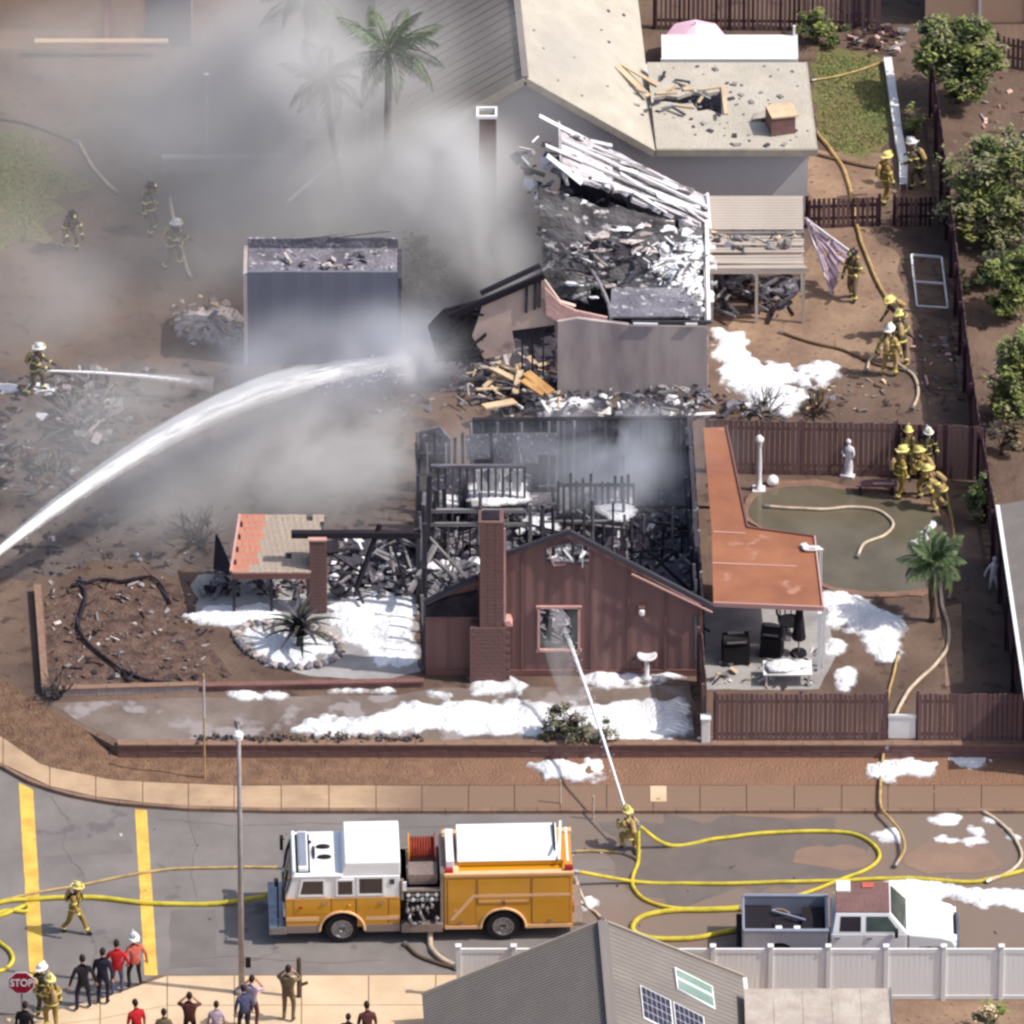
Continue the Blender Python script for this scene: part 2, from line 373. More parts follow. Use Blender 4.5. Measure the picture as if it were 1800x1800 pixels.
def foam(pxs, z, h=.12, cell=.075, edge=.22, m='foam', name='foam', ns=1.0, label=None, holes=.0):
    m = m+'_film'
    b = MB(); film = []
    for px in pxs:
        poly = smooth_loop([G(u, v, z) for u, v in px], 1)
        x0, x1 = min(p.x for p in poly)-.4, max(p.x for p in poly)+.4; y0, y1 = min(p.y for p in poly)-.4, max(p.y for p in poly)+.4
        xs, ys = np.arange(x0, x1, cell), np.arange(y0, y1, cell*1.2); X, Y = np.meshgrid(xs, ys); P = np.stack([X.ravel(), Y.ravel()], 1)
        d = sdist(P, poly)+.14
        nz = np.array([noise.noise((p[0]*1.1*ns, p[1]*1.1*ns, 3.3))*.6+noise.noise((p[0]*3.3*ns, p[1]*3.3*ns, 7.7))*.35+noise.noise((p[0]*8*ns, p[1]*8*ns, 1.7))*.12 for p in P])
        t = np.clip((d+nz*edge*2.6)/.55, -1, 1)
        zz = z-.02+h*np.clip(t, -.3, 1)*(.65+.5*np.clip(nz+.35, 0, 1.2))
        if holes: zz -= h*2*np.clip(nz*-1-(.35-holes), 0, 1)
        keep = zz > z-.05
        nx, ny = len(xs), len(ys); idx = {}; vs, fs = [], []
        K2 = keep.reshape(ny, nx); Z2 = zz.reshape(ny, nx)
        def vid(j, i):
            if (j, i) not in idx: idx[(j, i)] = len(vs); vs.append((xs[i], ys[j], Z2[j, i]))
            return idx[(j, i)]
        for j in range(ny-1):
            for i in range(nx-1):
                if K2[j, i] or K2[j, i+1] or K2[j+1, i] or K2[j+1, i+1]:
                    if max(Z2[j, i], Z2[j, i+1], Z2[j+1, i], Z2[j+1, i+1]) > z-.004:
                        fs.append((vid(j, i), vid(j, i+1), vid(j+1, i+1), vid(j+1, i)))
        film += [float(max(0, min(1, (q[2]-(z-.02))/(h*.8)))) for q in vs]
        b.add(vs, fs)
    o = b.build(name, m, smooth=True, kind='stuff', label=label); at_ = o.data.attributes.new('film', 'FLOAT', 'POINT'); at_.data.foreach_set('value', film); return o
def inside(poly):
    xs = [p[0] for p in poly]; ys = [p[1] for p in poly]
    while True:
        u, v = random.uniform(min(xs), max(xs)), random.uniform(min(ys), max(ys)); c = False
        for i in range(len(poly)):
            a, b = poly[i], poly[(i+1) % len(poly)]
            if (a[1] > v) != (b[1] > v) and u < (b[0]-a[0])*(v-a[1])/(b[1]-a[1])+a[0]: c = not c
        if c: return u, v
def rubble(px, n, z, mats, size=(.1, .5), name='debris', lift=.1, flat=.25, label='scattered burnt debris', parent=None, zf=None):
    b = MB()
    for _ in range(n):
        u, v = inside(px); s = random.uniform(*size)*random.choice((.5, .7, 1, 1)); p = G(u, v, z if zf is None else zf(u, v))
        p.z += random.uniform(0, lift); mi = random.randrange(len(mats)); k = random.random()
        if k < .45: b.box(p, (s*1.6, s*random.uniform(.12, .3), s*.12+.02), random.uniform(0, 6.3), mi, random.uniform(-.4, .4), random.uniform(-.4, .4))
        elif k < .75: b.box(p, (s, s*random.uniform(.4, .9), .03), random.uniform(0, 6.3), mi, random.uniform(-.7, .7), random.uniform(-.5, .5))
        else: b.blob(p, (s*.45, s*.4, s*flat), random.random()*50, .5, 1, mi)
    return b.build(name, mats, parent, kind='stuff', label=label)
def crom(pts, k=8):
    P_ = [pts[0]]+pts+[pts[-1]]; out = []
    for i in range(1, len(P_)-2):
        a, b_, c, d = P_[i-1:i+3]
        for j in range(k):
            t = j/k; out.append(.5*((2*b_)+(c-a)*t+(2*a-5*b_+4*c-d)*t*t+(3*b_-a-3*c+d)*t**3))
    return out+[pts[-1]]
# ================================================================ THE SETTING
def lerp_line(pts, u):
    for (a, b), (c, d) in zip(pts, pts[1:]):
        if u <= c: return b+(d-b)*(u-a)/(c-a)
    return pts[-1][1]
KERB = [(-500, 1130), (-200, 1270), (0, 1345), (50, 1373), (110, 1394), (200, 1411), (330, 1421), (500, 1425), (2400, 1425)]
PAVE = [(-500, 1060), (-200, 1205), (0, 1292), (75, 1345), (200, 1371), (400, 1380), (2400, 1380)]
LOT = [(-500, 900), (-200, 1080), (0, 1190), (80, 1245), (205, 1314), (2400, 1314)]
b = MB(); b.box((0, 100, -1.0), (900, 900, .5)); b.build('ground', 'dirt', kind='structure')
sheet('road', [(-500, 1110), (-200, 1240), (0, 1310), (2400, 1310), (2400, 1900), (-500, 1900)], RD, 'asphalt', jit=0)
sheet('yard', [(-500, -300)]+[(2400, -300)]+[(u, v) for u, v in reversed(LOT)], 0.0, 'dirt', jit=0, thick=.3)
# sloping strip between the lot and the pavement
b = MB(); us = list(range(-450, 2351, 20)); nr = 8
for i, u in enumerate(us):
    vi, vo = lerp_line(LOT, u), lerp_line(PAVE, u)
    k = max(0, min(1, (u-150)/60)); zi = -.36*k
    pi, po = G(u, vi, 0.01), G(u, vo, RZ+.01)
    if k: pi = G(u, vi, .01); pi.z = zi
    for j in range(nr):
        t = j/(nr-1); p = pi.lerp(po, t)
        if 0 < j < nr-1: p.z += .07*noise.noise(p*1.5)+.04*noise.noise(p*5)
        b.v.append(tuple(p))
for i in range(len(us)-1):
    for j in range(nr-1): b.f.append([i*nr+j, i*nr+j+1, (i+1)*nr+j+1, (i+1)*nr+j]); b.m.append(0)
b.build('planting_strip', 'strip_soil', kind='structure', smooth=True)
# upper pavement: bed, slabs, kerb stones
pv = sheet('pavement', [(u, v-1) for u, v in PAVE]+[(u, v-3) for u, v in reversed(KERB)], RZ-.03, 'joint', jit=0, thick=.1)
u = -160.0
while u < 1960:
    du = 82+random.uniform(-2, 2); a, c = u+.7, u+du-.7
    q = [G(a, lerp_line(PAVE, a)+.5, RZ), G(c, lerp_line(PAVE, c)+.5, RZ), G(c, lerp_line(KERB, c)-5, RZ), G(a, lerp_line(KERB, a)-5, RZ)]
    dz = random.uniform(-.006, .006)
    MB().prism([(p.x, p.y) for p in q], lambda x, y: (x, y, RZ+dz), (0, 0, -.06)).build('slab', 'concrete', pv)
    for f0, f1 in ((0, .5), (.5, 1)):
        a2, c2 = u+du*f0+.4, u+du*f1-.4
        q = [G(a2, lerp_line(KERB, a2)-4.6, RZ), G(c2, lerp_line(KERB, c2)-4.6, RZ), G(c2, lerp_line(KERB, c2), RZ), G(a2, lerp_line(KERB, a2), RZ)]
        MB().prism([(p.x, p.y) for p in q], lambda x, y: (x, y, RZ+dz), (0, 0, -.13)).build('kerb_stone', 'kerb_face' , pv)
    u += du
# near pavement
NK = [(-300, 1800), (60, 1780), (130, 1768), (200, 1748), (275, 1714), (800, 1712), (2400, 1712)]
pn = sheet('pavement', [(u, v) for u, v in NK]+[(2400, 2000), (-300, 2000)], RZ-.03, 'joint', jit=0, thick=.1)
for k, (r0, r1) in enumerate(((0, .42), (.42, 1))):
    u = -60.0
    while u < 1300:
        du = 118; a, c = u+.8, u+du-.8
        tv = lambda x, f: lerp_line(NK, x)+(1838-lerp_line(NK, x))*f+1
        q = [G(a, tv(a, r0)+.6, RZ), G(c, tv(c, r0)+.6, RZ), G(c, tv(c, r1)-.4, RZ), G(a, tv(a, r1)-.4, RZ)]
        MB().prism([(p.x, p.y) for p in q], lambda x, y: (x, y, RZ), (0, 0, -.1)).build('slab', 'pale_concrete', pn)
        u += du
sheet('ground', [(1290, 1752), (2400, 1752), (2400, 2000), (1290, 2000)], RZ+.01, 'dry_dirt', jit=0)
# road paint and damp stretches
for q in ([(33, 1376), (58, 1388), (78, 1716), (52, 1716)], [(237, 1422), (258, 1424), (277, 1714), (254, 1714)]):
    sheet('crosswalk_line', q, RD+.006, 'yellow_paint', jit=.025, thick=.004, step=.12)
sheet('road_damp', [(1040, 1440), (1300, 1436), (1500, 1440), (1560, 1500), (1480, 1560), (1300, 1560), (1200, 1600), (1080, 1560), (1100, 1490)], RD+.004, 'damp', jit=.5, smooth=2, thick=.004)
sheet('road_silt', [(1405, 1486), (1530, 1482), (1545, 1515), (1500, 1525), (1410, 1522)], RD+.008, 'silt', jit=.35, smooth=1, thick=.004)
sheet('road_silt', [(1640, 1482), (1740, 1480), (1770, 1515), (1700, 1535), (1600, 1530), (1600, 1500)], RD+.008, 'silt', jit=.3, smooth=2, thick=.004)
sheet('road_silt', [(1560, 1380), (1800, 1380), (1850, 1424), (1500, 1424), (1400, 1440), (1250, 1428), (1300, 1424)], RD+.009, 'silt', jit=.2, smooth=0, thick=.004)
for i, px in enumerate(([(640, 1440), (700, 1436), (705, 1470), (640, 1474)], [(60, 1480), (230, 1476), (232, 1500), (62, 1506)], [(300, 1600), (380, 1598), (382, 1700), (298, 1702)])):
    sheet('road_patch', px, RD+.003, 'joint' if False else 'road_patch', jit=.06, thick=.003)
for px in ([(90, 1400), (120, 1440), (110, 1490), (150, 1540), (140, 1600), (170, 1660), (160, 1710)], [(280, 1440), (420, 1452), (560, 1446), (700, 1456), (860, 1448), (1000, 1456)], [(300, 1690), (420, 1680), (560, 1694), (700, 1686)], [(1050, 1530), (1200, 1524), (1330, 1530)], [(330, 1430), (345, 1480), (335, 1540), (350, 1590)]):
    pts = resample([G(u, v, RD) for u, v in px], .35)[:-1]; pts = [p for p in pts if True][:max(3, int(len(pts)*.5))]; b = MB()
    q = [p+Vector((.1*noise.noise(p*2), .1*noise.noise(p*2+Vector((5, 5, 0))), .004)) for p in pts]
    for p, c in zip(q, q[1:]): b.bar(p, c, .018, .006)
    b.build('road_crack', 'damp', kind='structure')
# lot surfaces
sheet('driveway', [(88, 1236), (330, 1226), (700, 1222), (760, 1210), (1215, 1205), (1222, 1306), (330, 1308), (215, 1308)], .006, 'driveway', jit=.12, thick=.006)
sheet('mulch_bed', [(72, 1050), (150, 1012), (290, 1010), (340, 1060), (345, 1120), (420, 1180), (380, 1208), (250, 1212), (90, 1218)], .012, 'mulch', jit=.25, smooth=1, thick=.01)
sheet('path', [(345, 1010), (470, 1010), (720, 1010), (740, 1180), (680, 1195), (560, 1190), (470, 1170), (400, 1100), (335, 1090)], .009, 'patio_slab', jit=.2, thick=.008)
sheet('lawn', [(-200, 225), (95, 232), (110, 300), (140, 330), (60, 430), (-200, 470)], .012, 'lawn', jit=.8, smooth=2, thick=.01)
sheet('lawn', [(1424, 70), (1500, 85), (1560, 100), (1572, 200), (1560, 262), (1500, 278), (1436, 255)], .012, 'lawn', jit=.3, smooth=1, thick=.01)
sheet('path', [(1419, 262), (1560, 270), (1590, 350), (1420, 356)], .010, 'dry_dirt', jit=.2, thick=.008)
sheet('path', [(1420, 400), (1560, 400), (1610, 560), (1600, 650), (1480, 660), (1330, 640), (1260, 560), (1400, 540)], .010, 'dry_dirt', jit=.3, smooth=1, thick=.008)
sheet('path', [(1658, 1070), (1690, 1060), (1694, 1200), (1662, 1205)], .014, 'dry_dirt', jit=.08, thick=.01)
sheet('patio', [(1238, 1062), (1450, 1060), (1470, 1150), (1440, 1212), (1240, 1212)], .008, 'patio_slab', jit=.05, thick=.008)
sheet('ground', [(1690, -100), (2300, -100), (2300, 850), (1745, 850), (1690, 420)], .006, 'dirt', jit=.2, thick=.006)
sheet('scorched_ground', [(-200, 660), (120, 640), (420, 640), (700, 655), (745, 760), (735, 960), (560, 1000), (380, 1000), (200, 1000), (60, 1020), (-200, 1000)], .008, 'scorched_ground', jit=.9, smooth=1, thick=.006)
rubble([(95, 670), (200, 665), (215, 720), (180, 800), (110, 790)], 150, 0, ['char', 'ash', 'char_deep', 'ash_wood', 'plaster'], (.12, .6), lift=.6, label='heap of black burnt wreckage under the water arc')
rubble([(0, 780), (130, 790), (160, 850), (0, 860)], 70, 0, ['char', 'ash', 'char_deep', 'bark'], (.1, .5), lift=.3, label='low scorched wreckage at the frame edge')
# pond with its rim
PO = [(1312, 905), (1325, 868), (1390, 852), (1470, 856), (1570, 874), (1640, 890), (1668, 930), (1672, 990), (1640, 1032), (1560, 1042), (1470, 1034), (1420, 1010), (1400, 960), (1350, 935)]
pc = (1500, 945)
sheet('pond_rim', [(pc[0]+(u-pc[0])*1.07, pc[1]+(v-pc[1])*1.1) for u, v in PO], .05, 'pond_rim', jit=.12, smooth=2, thick=.05)
sheet('pond_water', PO, .056, 'pond_water', jit=.04, smooth=2, thick=.004)

# ---------------------------------------------------------------- retaining wall along the pavement, low block wall of the corner bed
def block_wall(name, label, pxs, z, h, th, m, blk=.42, rows=2, cap=None, group=None):
    pts = [G(u, v, z) for u, v in pxs]; t = thing(name, label, 'wall', pts[0], 0, group)
    MBc = MB()
    for a, c in zip(pts, pts[1:]):
        a, c = a-pts[0], c-pts[0]; d = (c-a); L = d.length; ang = math.atan2(d.y, d.x); d.normalize()
        n = max(1, round(L/blk)); w = L/n; rh = h/rows
        for r in range(rows):
            off = .5*w if r % 2 else 0
            for i in range(n+(1 if off else 0)):
                s0, s1 = max(0, i*w-off), min(L, (i+1)*w-off)
                if s1-s0 < .05: continue
                ce = a+d*((s0+s1)/2)
                piece('block', m, t, (ce.x, ce.y, rh*(r+.5)+random.uniform(-.004, .004)), (s1-s0-.014, th+random.uniform(-.012, .012), rh-.012), (0, 0, ang))
        MBc.box(((a+c)/2+Vector((0, 0, h/2))), (L-.01, th-.05, h-.02), ang)
    MBc.build('mortar_core', 'joint', t)
    if cap:
        for a, c in zip(pts, pts[1:]):
            a, c = a-pts[0], c-pts[0]; d = c-a; n = max(1, round(d.length/.9))
            for i in range(n):
                p, q = a+d*(i/n), a+d*((i+1)/n); ce = (p+q)/2
                piece('capstone', cap, t, (ce.x, ce.y, h+.03), (d.length/n-.012, th+.06, .06), (0, 0, math.atan2(d.y, d.x)))
    return t
block_wall('retaining_wall', 'long low brown block retaining wall above the tan planting strip', [(207, 1330), (1830, 1330)], -.4, .48, .24, 'brown_brick', .62, 2, 'kerb_face')
block_wall('garden_wall', 'low pale capped block wall around the corner of the scorched bed', [(66, 1040), (80, 1222), (350, 1214)], 0, .22, .16, 'plaster', .5, 1, 'kerb_face')
block_wall('garden_wall', 'low brown wall behind the wet driveway in front of the chimney house', [(350, 1214), (745, 1206)], 0, .18, .16, 'brown_brick', .5, 1, 'brown_trim')

# ---------------------------------------------------------------- fences
def fence(name, label, pxs, z, h, bw, mats, gap=.012, group=None, side=1, sag=.03, post_gap=2.4, post_m=None, rails=True, lost=0, cat='fence'):
    pts = [G(u, v, z) for u, v in pxs]; t = thing(name, label, cat, pts[0], 0, group)
    for a, c in zip(pts, pts[1:]):
        a, c = a-pts[0], c-pts[0]; d = c-a; L = d.length; ang = math.atan2(d.y, d.x); d.normalize(); nrm = Vector((-d.y, d.x, 0))*side
        n = int(L/bw); w = L/n
        for i in range(n):
            if random.random() < lost: continue
            ce = a+d*(w*(i+.5)); hh = h+random.uniform(-sag, sag)
            piece('plank', random.choice(mats), t, (ce.x, ce.y, hh/2), (w-gap-random.uniform(0, gap), .022, hh), (random.uniform(-.012, .012), random.uniform(-.006, .006), ang))
        for zz in ((.35, h-.3) if rails else ()):
            ce = (a+c)/2+nrm*.035; piece('rail', mats[0], t, (ce.x, ce.y, zz), (L, .045, .09), (0, 0, ang))
        k = max(1, round(L/post_gap))
        for i in range(k+1):
            ce = a+d*(L*i/k)+nrm*.1; piece('post', post_m or mats[0], t, (ce.x, ce.y, (h+.06)/2), (.1, .1, h+.06), (0, 0, ang))
    return t
BW = ['wood_dark', 'wood_mid', 'wood_dark', 'wood_mid', 'wood_pale']
fence('board_fence', 'brown board fence in front of the patio between house corner and white panel', [(1256, 1308), (1558, 1308)], 0, 1.85, .15, BW, .022)
fence('board_fence', 'brown board fence along the street beyond the white panel, at the lot corner', [(1612, 1308), (1796, 1308)], 0, 1.85, .15, BW, .02)
fence('board_fence', 'tall brown board fence behind the pond and the white statue', [(1242, 832), (1572, 838)], 0, 2.0, .16, ['wood_mid', 'wood_mid', 'wood_dark', 'wood_pale'])
fence('board_fence', 'short dark board fence behind the huddle of five firefighters', [(1574, 838), (1728, 845)], 0, 2.0, .16, ['wood_purple', 'wood_dark'])
fence('board_fence', 'dark board fence behind the pink parasol at the top of the yard', [(1150, 52), (1545, 56)], 0, 1.9, .15, ['wood_dark', 'wood_purple', 'wood_mid'], .045)
fence('board_fence', 'dark fence between pale neighbour house and the open gateway', [(1418, 402), (1546, 398)], 0, 1.1, .15, ['wood_purple', 'wood_purple', 'wood_dark'], .04)
fence('board_fence', 'dark fence from the open gateway to the long boundary fence', [(1572, 398), (1664, 396)], 0, 1.1, .15, ['wood_purple', 'wood_purple', 'wood_dark'], .04)
fence('board_fence', 'long dark boundary fence beside the lawn and the olive tree', [(1640, 205), (1668, 420)], 0, 1.9, .15, ['wood_purple', 'wood_dark'], side=-1)
fence('board_fence', 'long dark boundary fence beside the white metal frame', [(1668, 421), (1700, 690), (1722, 842)], 0, 1.9, .15, ['wood_purple', 'wood_dark'], side=-1)
fence('board_fence', 'long dark boundary fence beside the pond and small palm', [(1724, 850), (1762, 1060), (1796, 1306)], 0, 1.9, .15, ['wood_purple', 'wood_dark'], side=-1)
fence('board_fence', 'reddish slatted fence behind the big round tree at the top', [(1752, 112), (1900, 140)], 0, 1.1, .16, ['wood_dark', 'wood_mid'], .05)
fence('board_fence', 'short brown board fence from the house corner to the thick white post', [(1233, 1200), (1241, 1300)], 0, 2.0, .15, ['wood_dark', 'wood_mid', 'wood_purple'], side=-1)
# white vinyl fence: long panels between square posts
def vinyl(label, pxs, n, h=1.85):
    a, c = G(*pxs[0], RZ), G(*pxs[1], RZ); d = c-a; L = d.length; ang = math.atan2(d.y, d.x); t = thing('vinyl_fence', label, 'fence', a)
    for i in range(n+1):
        p = d*(i/n); pr = piece('post', 'white_paint', t, (p.x, p.y, (h+.08)/2), (.13, .13, h+.08), (0, 0, ang))
        cap = MB().prism([(-.09, -.09), (.09, -.09), (.09, .09), (-.09, .09)], lambda x, y: (p.x+x, p.y+y, h+.085), (0, 0, .04)).build('post_cap', 'white_paint', t)
        if i < n:
            q = d*((i+.5)/n); w = L/n-.13
            for j in range(10):
                s = d*(i/n)+d.normalized()*(.065+w*(j+.5)/10)
                piece('board', 'vinyl', t, (s.x, s.y, h/2), (w/10-.006, .035, h-.24), (0, 0, ang))
            piece('rail', 'white_paint', t, (q.x, q.y, h-.07), (w, .07, .14), (0, 0, ang)); piece('rail', 'white_paint', t, (q.x, q.y, .1), (w, .07, .14), (0, 0, ang))
    return t
vinyl('long white vinyl fence between the street and the parked pickup', [(1050, 1757), (1860, 1757)], 8)
vinyl('short white vinyl fence panel beside the pump hose, behind the grey roof', [(806, 1752), (1000, 1752)], 2, 1.75)
# white panel gate in the front fence and white post at the house corner
t = thing('notice_board', 'small white board on legs in the gap of the front board fence', 'notice board', G(1585, 1306, 0))
piece('board', 'white_paint', t, (0, 0, .62), (.82, .05, .86)); piece('board', 'white_paint', t, (0, -.03, 1.0), (.86, .03, .1))
piece('leg', 'wood_mid', t, (-.36, .04, .5), (.07, .07, 1.0)); piece('leg', 'wood_mid', t, (.36, .04, .5), (.07, .07, 1.0))
t = thing('fence_post', 'thick white post with wide foot at the end of the front fence', 'post', G(1240, 1308, 0))
b = MB(); b.box((0, 0, .48), (.26, .26, .96)); b.build('shaft', 'white_paint', t, bevel=.02)
b = MB(); b.box((0, 0, .07), (.5, .42, .14)); b.box((0, 0, 1.0), (.32, .32, .07)); b.build('foot', 'white_paint', t, bevel=.02)
# long low white garden wall by the lawn
block_wall('garden_wall', 'narrow low whitewashed wall running down beside the lawn', [(1560, 112), (1566, 150), (1580, 250), (1588, 290), (1588, 335)], 0, .26, .26, 'white_paint', .55, 1)

# ================================================================ BUILDINGS
# ---- pale neighbour house
Y = G(1145, 374, 0).y; x0, x1 = W(705, 300, Y).x, W(1145, 300, Y).x; xa = W(922, 200, Y).x; EZ, AZ = 2.6, W(925, 128, Y).z
t = thing('house', 'pale shingled house with a holed low roof beside the small lawn', 'house', (x1, Y, 0)); O = Vector((x1, Y, 0))
b = MB(); b.prism([(x0-x1, 0), (0, 0), (0, EZ), (xa-x1, AZ-.1), (x0-x1, EZ)], lambda x, z: (x, 0, z), (0, .15, 0)); b.build('gable_wall', 'grey_wall', t)
b = MB(); b.span((-.15, .15, 0), (0, 5, EZ)); b.span((x0-x1, .15, 0), (x0-x1+.15, 16, EZ)); b.build('side_wall', 'grey_wall', t)
sk_ = -.055; sl = (AZ-EZ)/(x1-xa)                     # the boundary lines of the lot run slightly askew
def rp(x, y, dz=0): return (x-x1+sk_*y, y, min(AZ-sl*(x-xa), AZ+sl*(x-xa))+dz)
b = MB(); P4 = [(xa, -.45), (x1+.12, -.45), (x1+.12, 17), (xa, 17)]
b.prism(P4, lambda x, y: rp(x, y), (0, 0, .12)); b.build('roof', 'cream_shingle', t, label='cream shingled roof slope facing the sun')
b = MB(); b.prism([(x0-.4, -.45), (xa-.012, -.45), (xa-.012, 17), (x0-.4, 17)], lambda x, y: rp(x, y), (0, 0, .12)); b.build('roof', 'grey_roof', t, label='ribbed roof slope turned from the sun, its shade painted grey')  # grey colour carries the shade of this slope; the sunlit one is cream
b = MB(); b.bar(rp(xa, -.46, .13), rp(xa, 17, .13), .22, .06); b.build('ridge_cap', 'grey_roof', t)
b = MB(); b.bar(rp(xa, -.47, -.02), rp(x1+.12, -.47, -.02), .05, .24); b.bar(rp(xa, -.47, -.02), rp(x0-.4, -.47, -.02), .05, .24); b.build('rake_board', 'shingle_edge', t)
for i in range(26):                                    # standing ribs on the slope painted grey for shade
    y = .2+i*.5; strut('rib', 'grey_roof', t, rp(xa-.1, y, .14), rp(x0-.3, y, .14), .05, .05)
wx = W(1420, 300, Y).x-x1; ro = wx+.22
def wp(x, y, dz=0): return (x+sk_*y, y, EZ+.07*(y+.45)+dz)
hole = [(.2, 2.1), (.6, 2.16), (1.1, 2.02), (1.45, 2.08), (1.6, 1.62), (1.95, 1.72), (2.36, 1.4), (2.42, 2.75), (2.0, 2.62), (1.5, 2.7), (1.0, 2.42), (.6, 2.5), (.2, 2.38)]
b = MB(); b.panel([(.13, -.45), (ro, -.45), (ro, 4.35), (.13, 4.35)], [hole], lambda x, y: wp(x, y), (0, 0, .12)); b.build('wing_roof', 'cream_shingle', t)
b = MB(); b.bar(wp(.13, -.48, -.02), wp(ro+.02, -.48, -.02), .05, .25); b.bar(wp(ro+.03, -.45, -.02), wp(ro+.03, 4.4, -.02), .05, .25); b.build('fascia', 'shingle_edge', t)
b = MB(); b.span((.0, 0, 0), (wx, .15, EZ+.03)); b.build('wing_wall', 'grey_wall', t); b = MB(); b.span((wx-.15, .15, 0), (wx, 4.2, EZ+.03)); b.build('wing_wall', 'grey_wall', t)
b = MB(); b.span((.1, .2, 1.9), (wx-.2, 4.1, 1.95)); b.build('attic_floor', 'ash', t)
for i in range(5): strut('joist', 'ash_wood', t, (.5+i*.5, 1.2, 2.35), (.45+i*.5, 3.2, 2.5), .05, .14)
for p, q, ww in (((.9, 1.9), (1.5, 1.75), .08), ((2.5, 1.4), (2.5, 2.95), .14), ((-.9, 3.6), (.05, 2.4), .2), ((-.7, 3.9), (.4, 3.0), .14), ((.3, 2.55), (1.0, 2.62), .12), ((1.2, 2.78), (1.5, 2.85), .18), ((1.7, 2.75), (2.4, 2.9), .07)):
    za = .16; A, B = wp(*p, za), wp(*q, za)
    if p[0] < 0: A = rp(x1+p[0], p[1], .18)
    strut('torn_board', 'cream_board', t, A, B, ww, .05)
for i in range(16):                                    # pieces of decking thrown up round the hole
    x, y = random.uniform(-.8, 2.4), random.uniform(1.2, 3.3); strut('torn_board', random.choice(('cream_board', 'ash_wood', 'char')), t, wp(x, y, .2), wp(x+random.uniform(-.5, .5), y+random.uniform(-.4, .4), .3), .1, .03)
t2 = thing('roof_vent', 'square brown wooden box with pale lid on the cream roof corner', 'box', O+Vector(wp(4.2, .65, .12)), .25)
for sx, sy, dx, dy in ((0, -.36, .8, .04), (0, .36, .8, .04), (-.38, 0, .04, .68), (.38, 0, .04, .68)): piece('board', 'brown_brick', t2, (sx, sy, .32), (dx, dy, .64))
piece('lid', 'cream_board', t2, (.05, 0, .67), (.9, .84, .05), (0, .04, 0))
t2 = thing('roof_panel', 'loose buckled roofing sheet lying beside the brown roof box', 'panel', O+Vector(wp(3.75, 1.35, .14)), .3)
MB().prism([(-.5, -.2), (.1, -.28), (.55, -.1), (.4, .2), (-.3, .25)], lambda x, y: (x, y, .03+.06*math.sin(x*6)), (0, 0, .02)).build('sheet', 'tan_slat', t2)
b = MB()
for i in range(70):
    x, y = random.uniform(.2, ro-.2), random.uniform(-.3, 4.2); s = random.choice((.04, .05, .06, .08, .14)); b.box(Vector(wp(x, y, .13)), (s*1.5, s, s*.5), random.uniform(0, 3), random.randrange(2))
for i in range(14):
    x, y = random.uniform(xa+.3, x1-.2), random.uniform(0, 8); s = random.choice((.04, .05, .08)); b.box(Vector(rp(x, y, .14)), (s*1.5, s, s*.5), random.uniform(0, 3), 0)
b.build('roof_litter', ['char', 'ash_wood'], t, kind='stuff', label='charred flakes fallen on the roof')
# patio cover in front of the wing, half collapsed
p0 = G(1246, 470, 2.1); p1 = G(1415, 470, 2.1); dpt = 3.6
t = thing('patio_cover', 'broken tan slatted patio cover strewn with debris below the grey wall', 'patio cover', (p0.x, p0.y, 0)); wd = p1.x-p0.x
for i in range(13):
    y = .1+i*.14; 
    if i in (5, 8): continue
    piece('slat', 'tan_slat', t, (wd/2, y, 2.1+random.uniform(-.03, .02)), (wd*random.uniform(.93, 1), .12, .05), (random.uniform(-.1, .1), random.uniform(-.015, .015), random.uniform(-.01, .01)))
for i in range(12): piece('slat', 'tan_slat', t, (wd/2-.05, 2.0+i*.145, 2.32+i*.01), (wd*1.02, .142, .04))
piece('beam', 'tan_slat', t, (wd/2, 0, 2.0), (wd+.1, .12, .22)); piece('beam', 'ash_wood', t, (wd/2, 1.9, 2.15), (wd, .12, .2)); piece('beam', 'tan_slat', t, (wd/2, dpt+.2, 2.3), (wd, .1, .2))
for x in (.1, wd*.5, wd-.04): piece('post', 'tan_slat' if x > 1 else 'ash_wood', t, (x, 0, 1.0), (.1, .1, 2.0))
piece('post', 'white_paint', t, (wd-.04, 1.9, 1.05), (.08, .08, 2.1))
rubble([(1255, 402), (1410, 405), (1405, 440), (1255, 440)], 46, 2.14, ['char', 'ash_wood', 'cream_board', 'ash'], (.12, .4), lift=.12, name='litter', label='pale burnt litter on top of the broken patio cover')
rubble([(1255, 490), (1400, 490), (1395, 560), (1265, 565)], 90, .0, ['char', 'ash', 'ash_wood', 'char_deep'], (.15, .7), lift=.4, label='charred patio furniture and litter under the broken patio cover')
# white back patio roof and parasol
p0 = G(1163, 104, 2.3); p1 = G(1400, 104, 2.3)
t = thing('patio_cover', 'bright white flat patio roof behind the holed cream roof', 'patio cover', (p0.x, p0.y, 0)); wd = p1.x-p0.x
for i in range(9): piece('roof_sheet', 'white_paint', t, (wd*(i+.5)/9, .75, 2.3), (wd/9-.01, 1.5, .05))
piece('fascia', 'white_paint', t, (wd/2, -.02, 2.24), (wd+.06, .05, .18)); piece('fascia', 'white_paint', t, (wd+.03, .75, 2.24), (.05, 1.5, .18))
for x in (.1, wd-.08): piece('post', 'white_paint', t, (x, 1.4, 1.13), (.1, .1, 2.2))
piece('finial', 'white_paint', t, (wd-.05, 1.45, 2.5), (.08, .08, .4))
pp = G(1222, 110, 0); t = thing('parasol', 'pale pink parasol open behind the white patio roof', 'parasol', pp)
h_ = H(1222, 110, 42)
b = MB(); n = 8
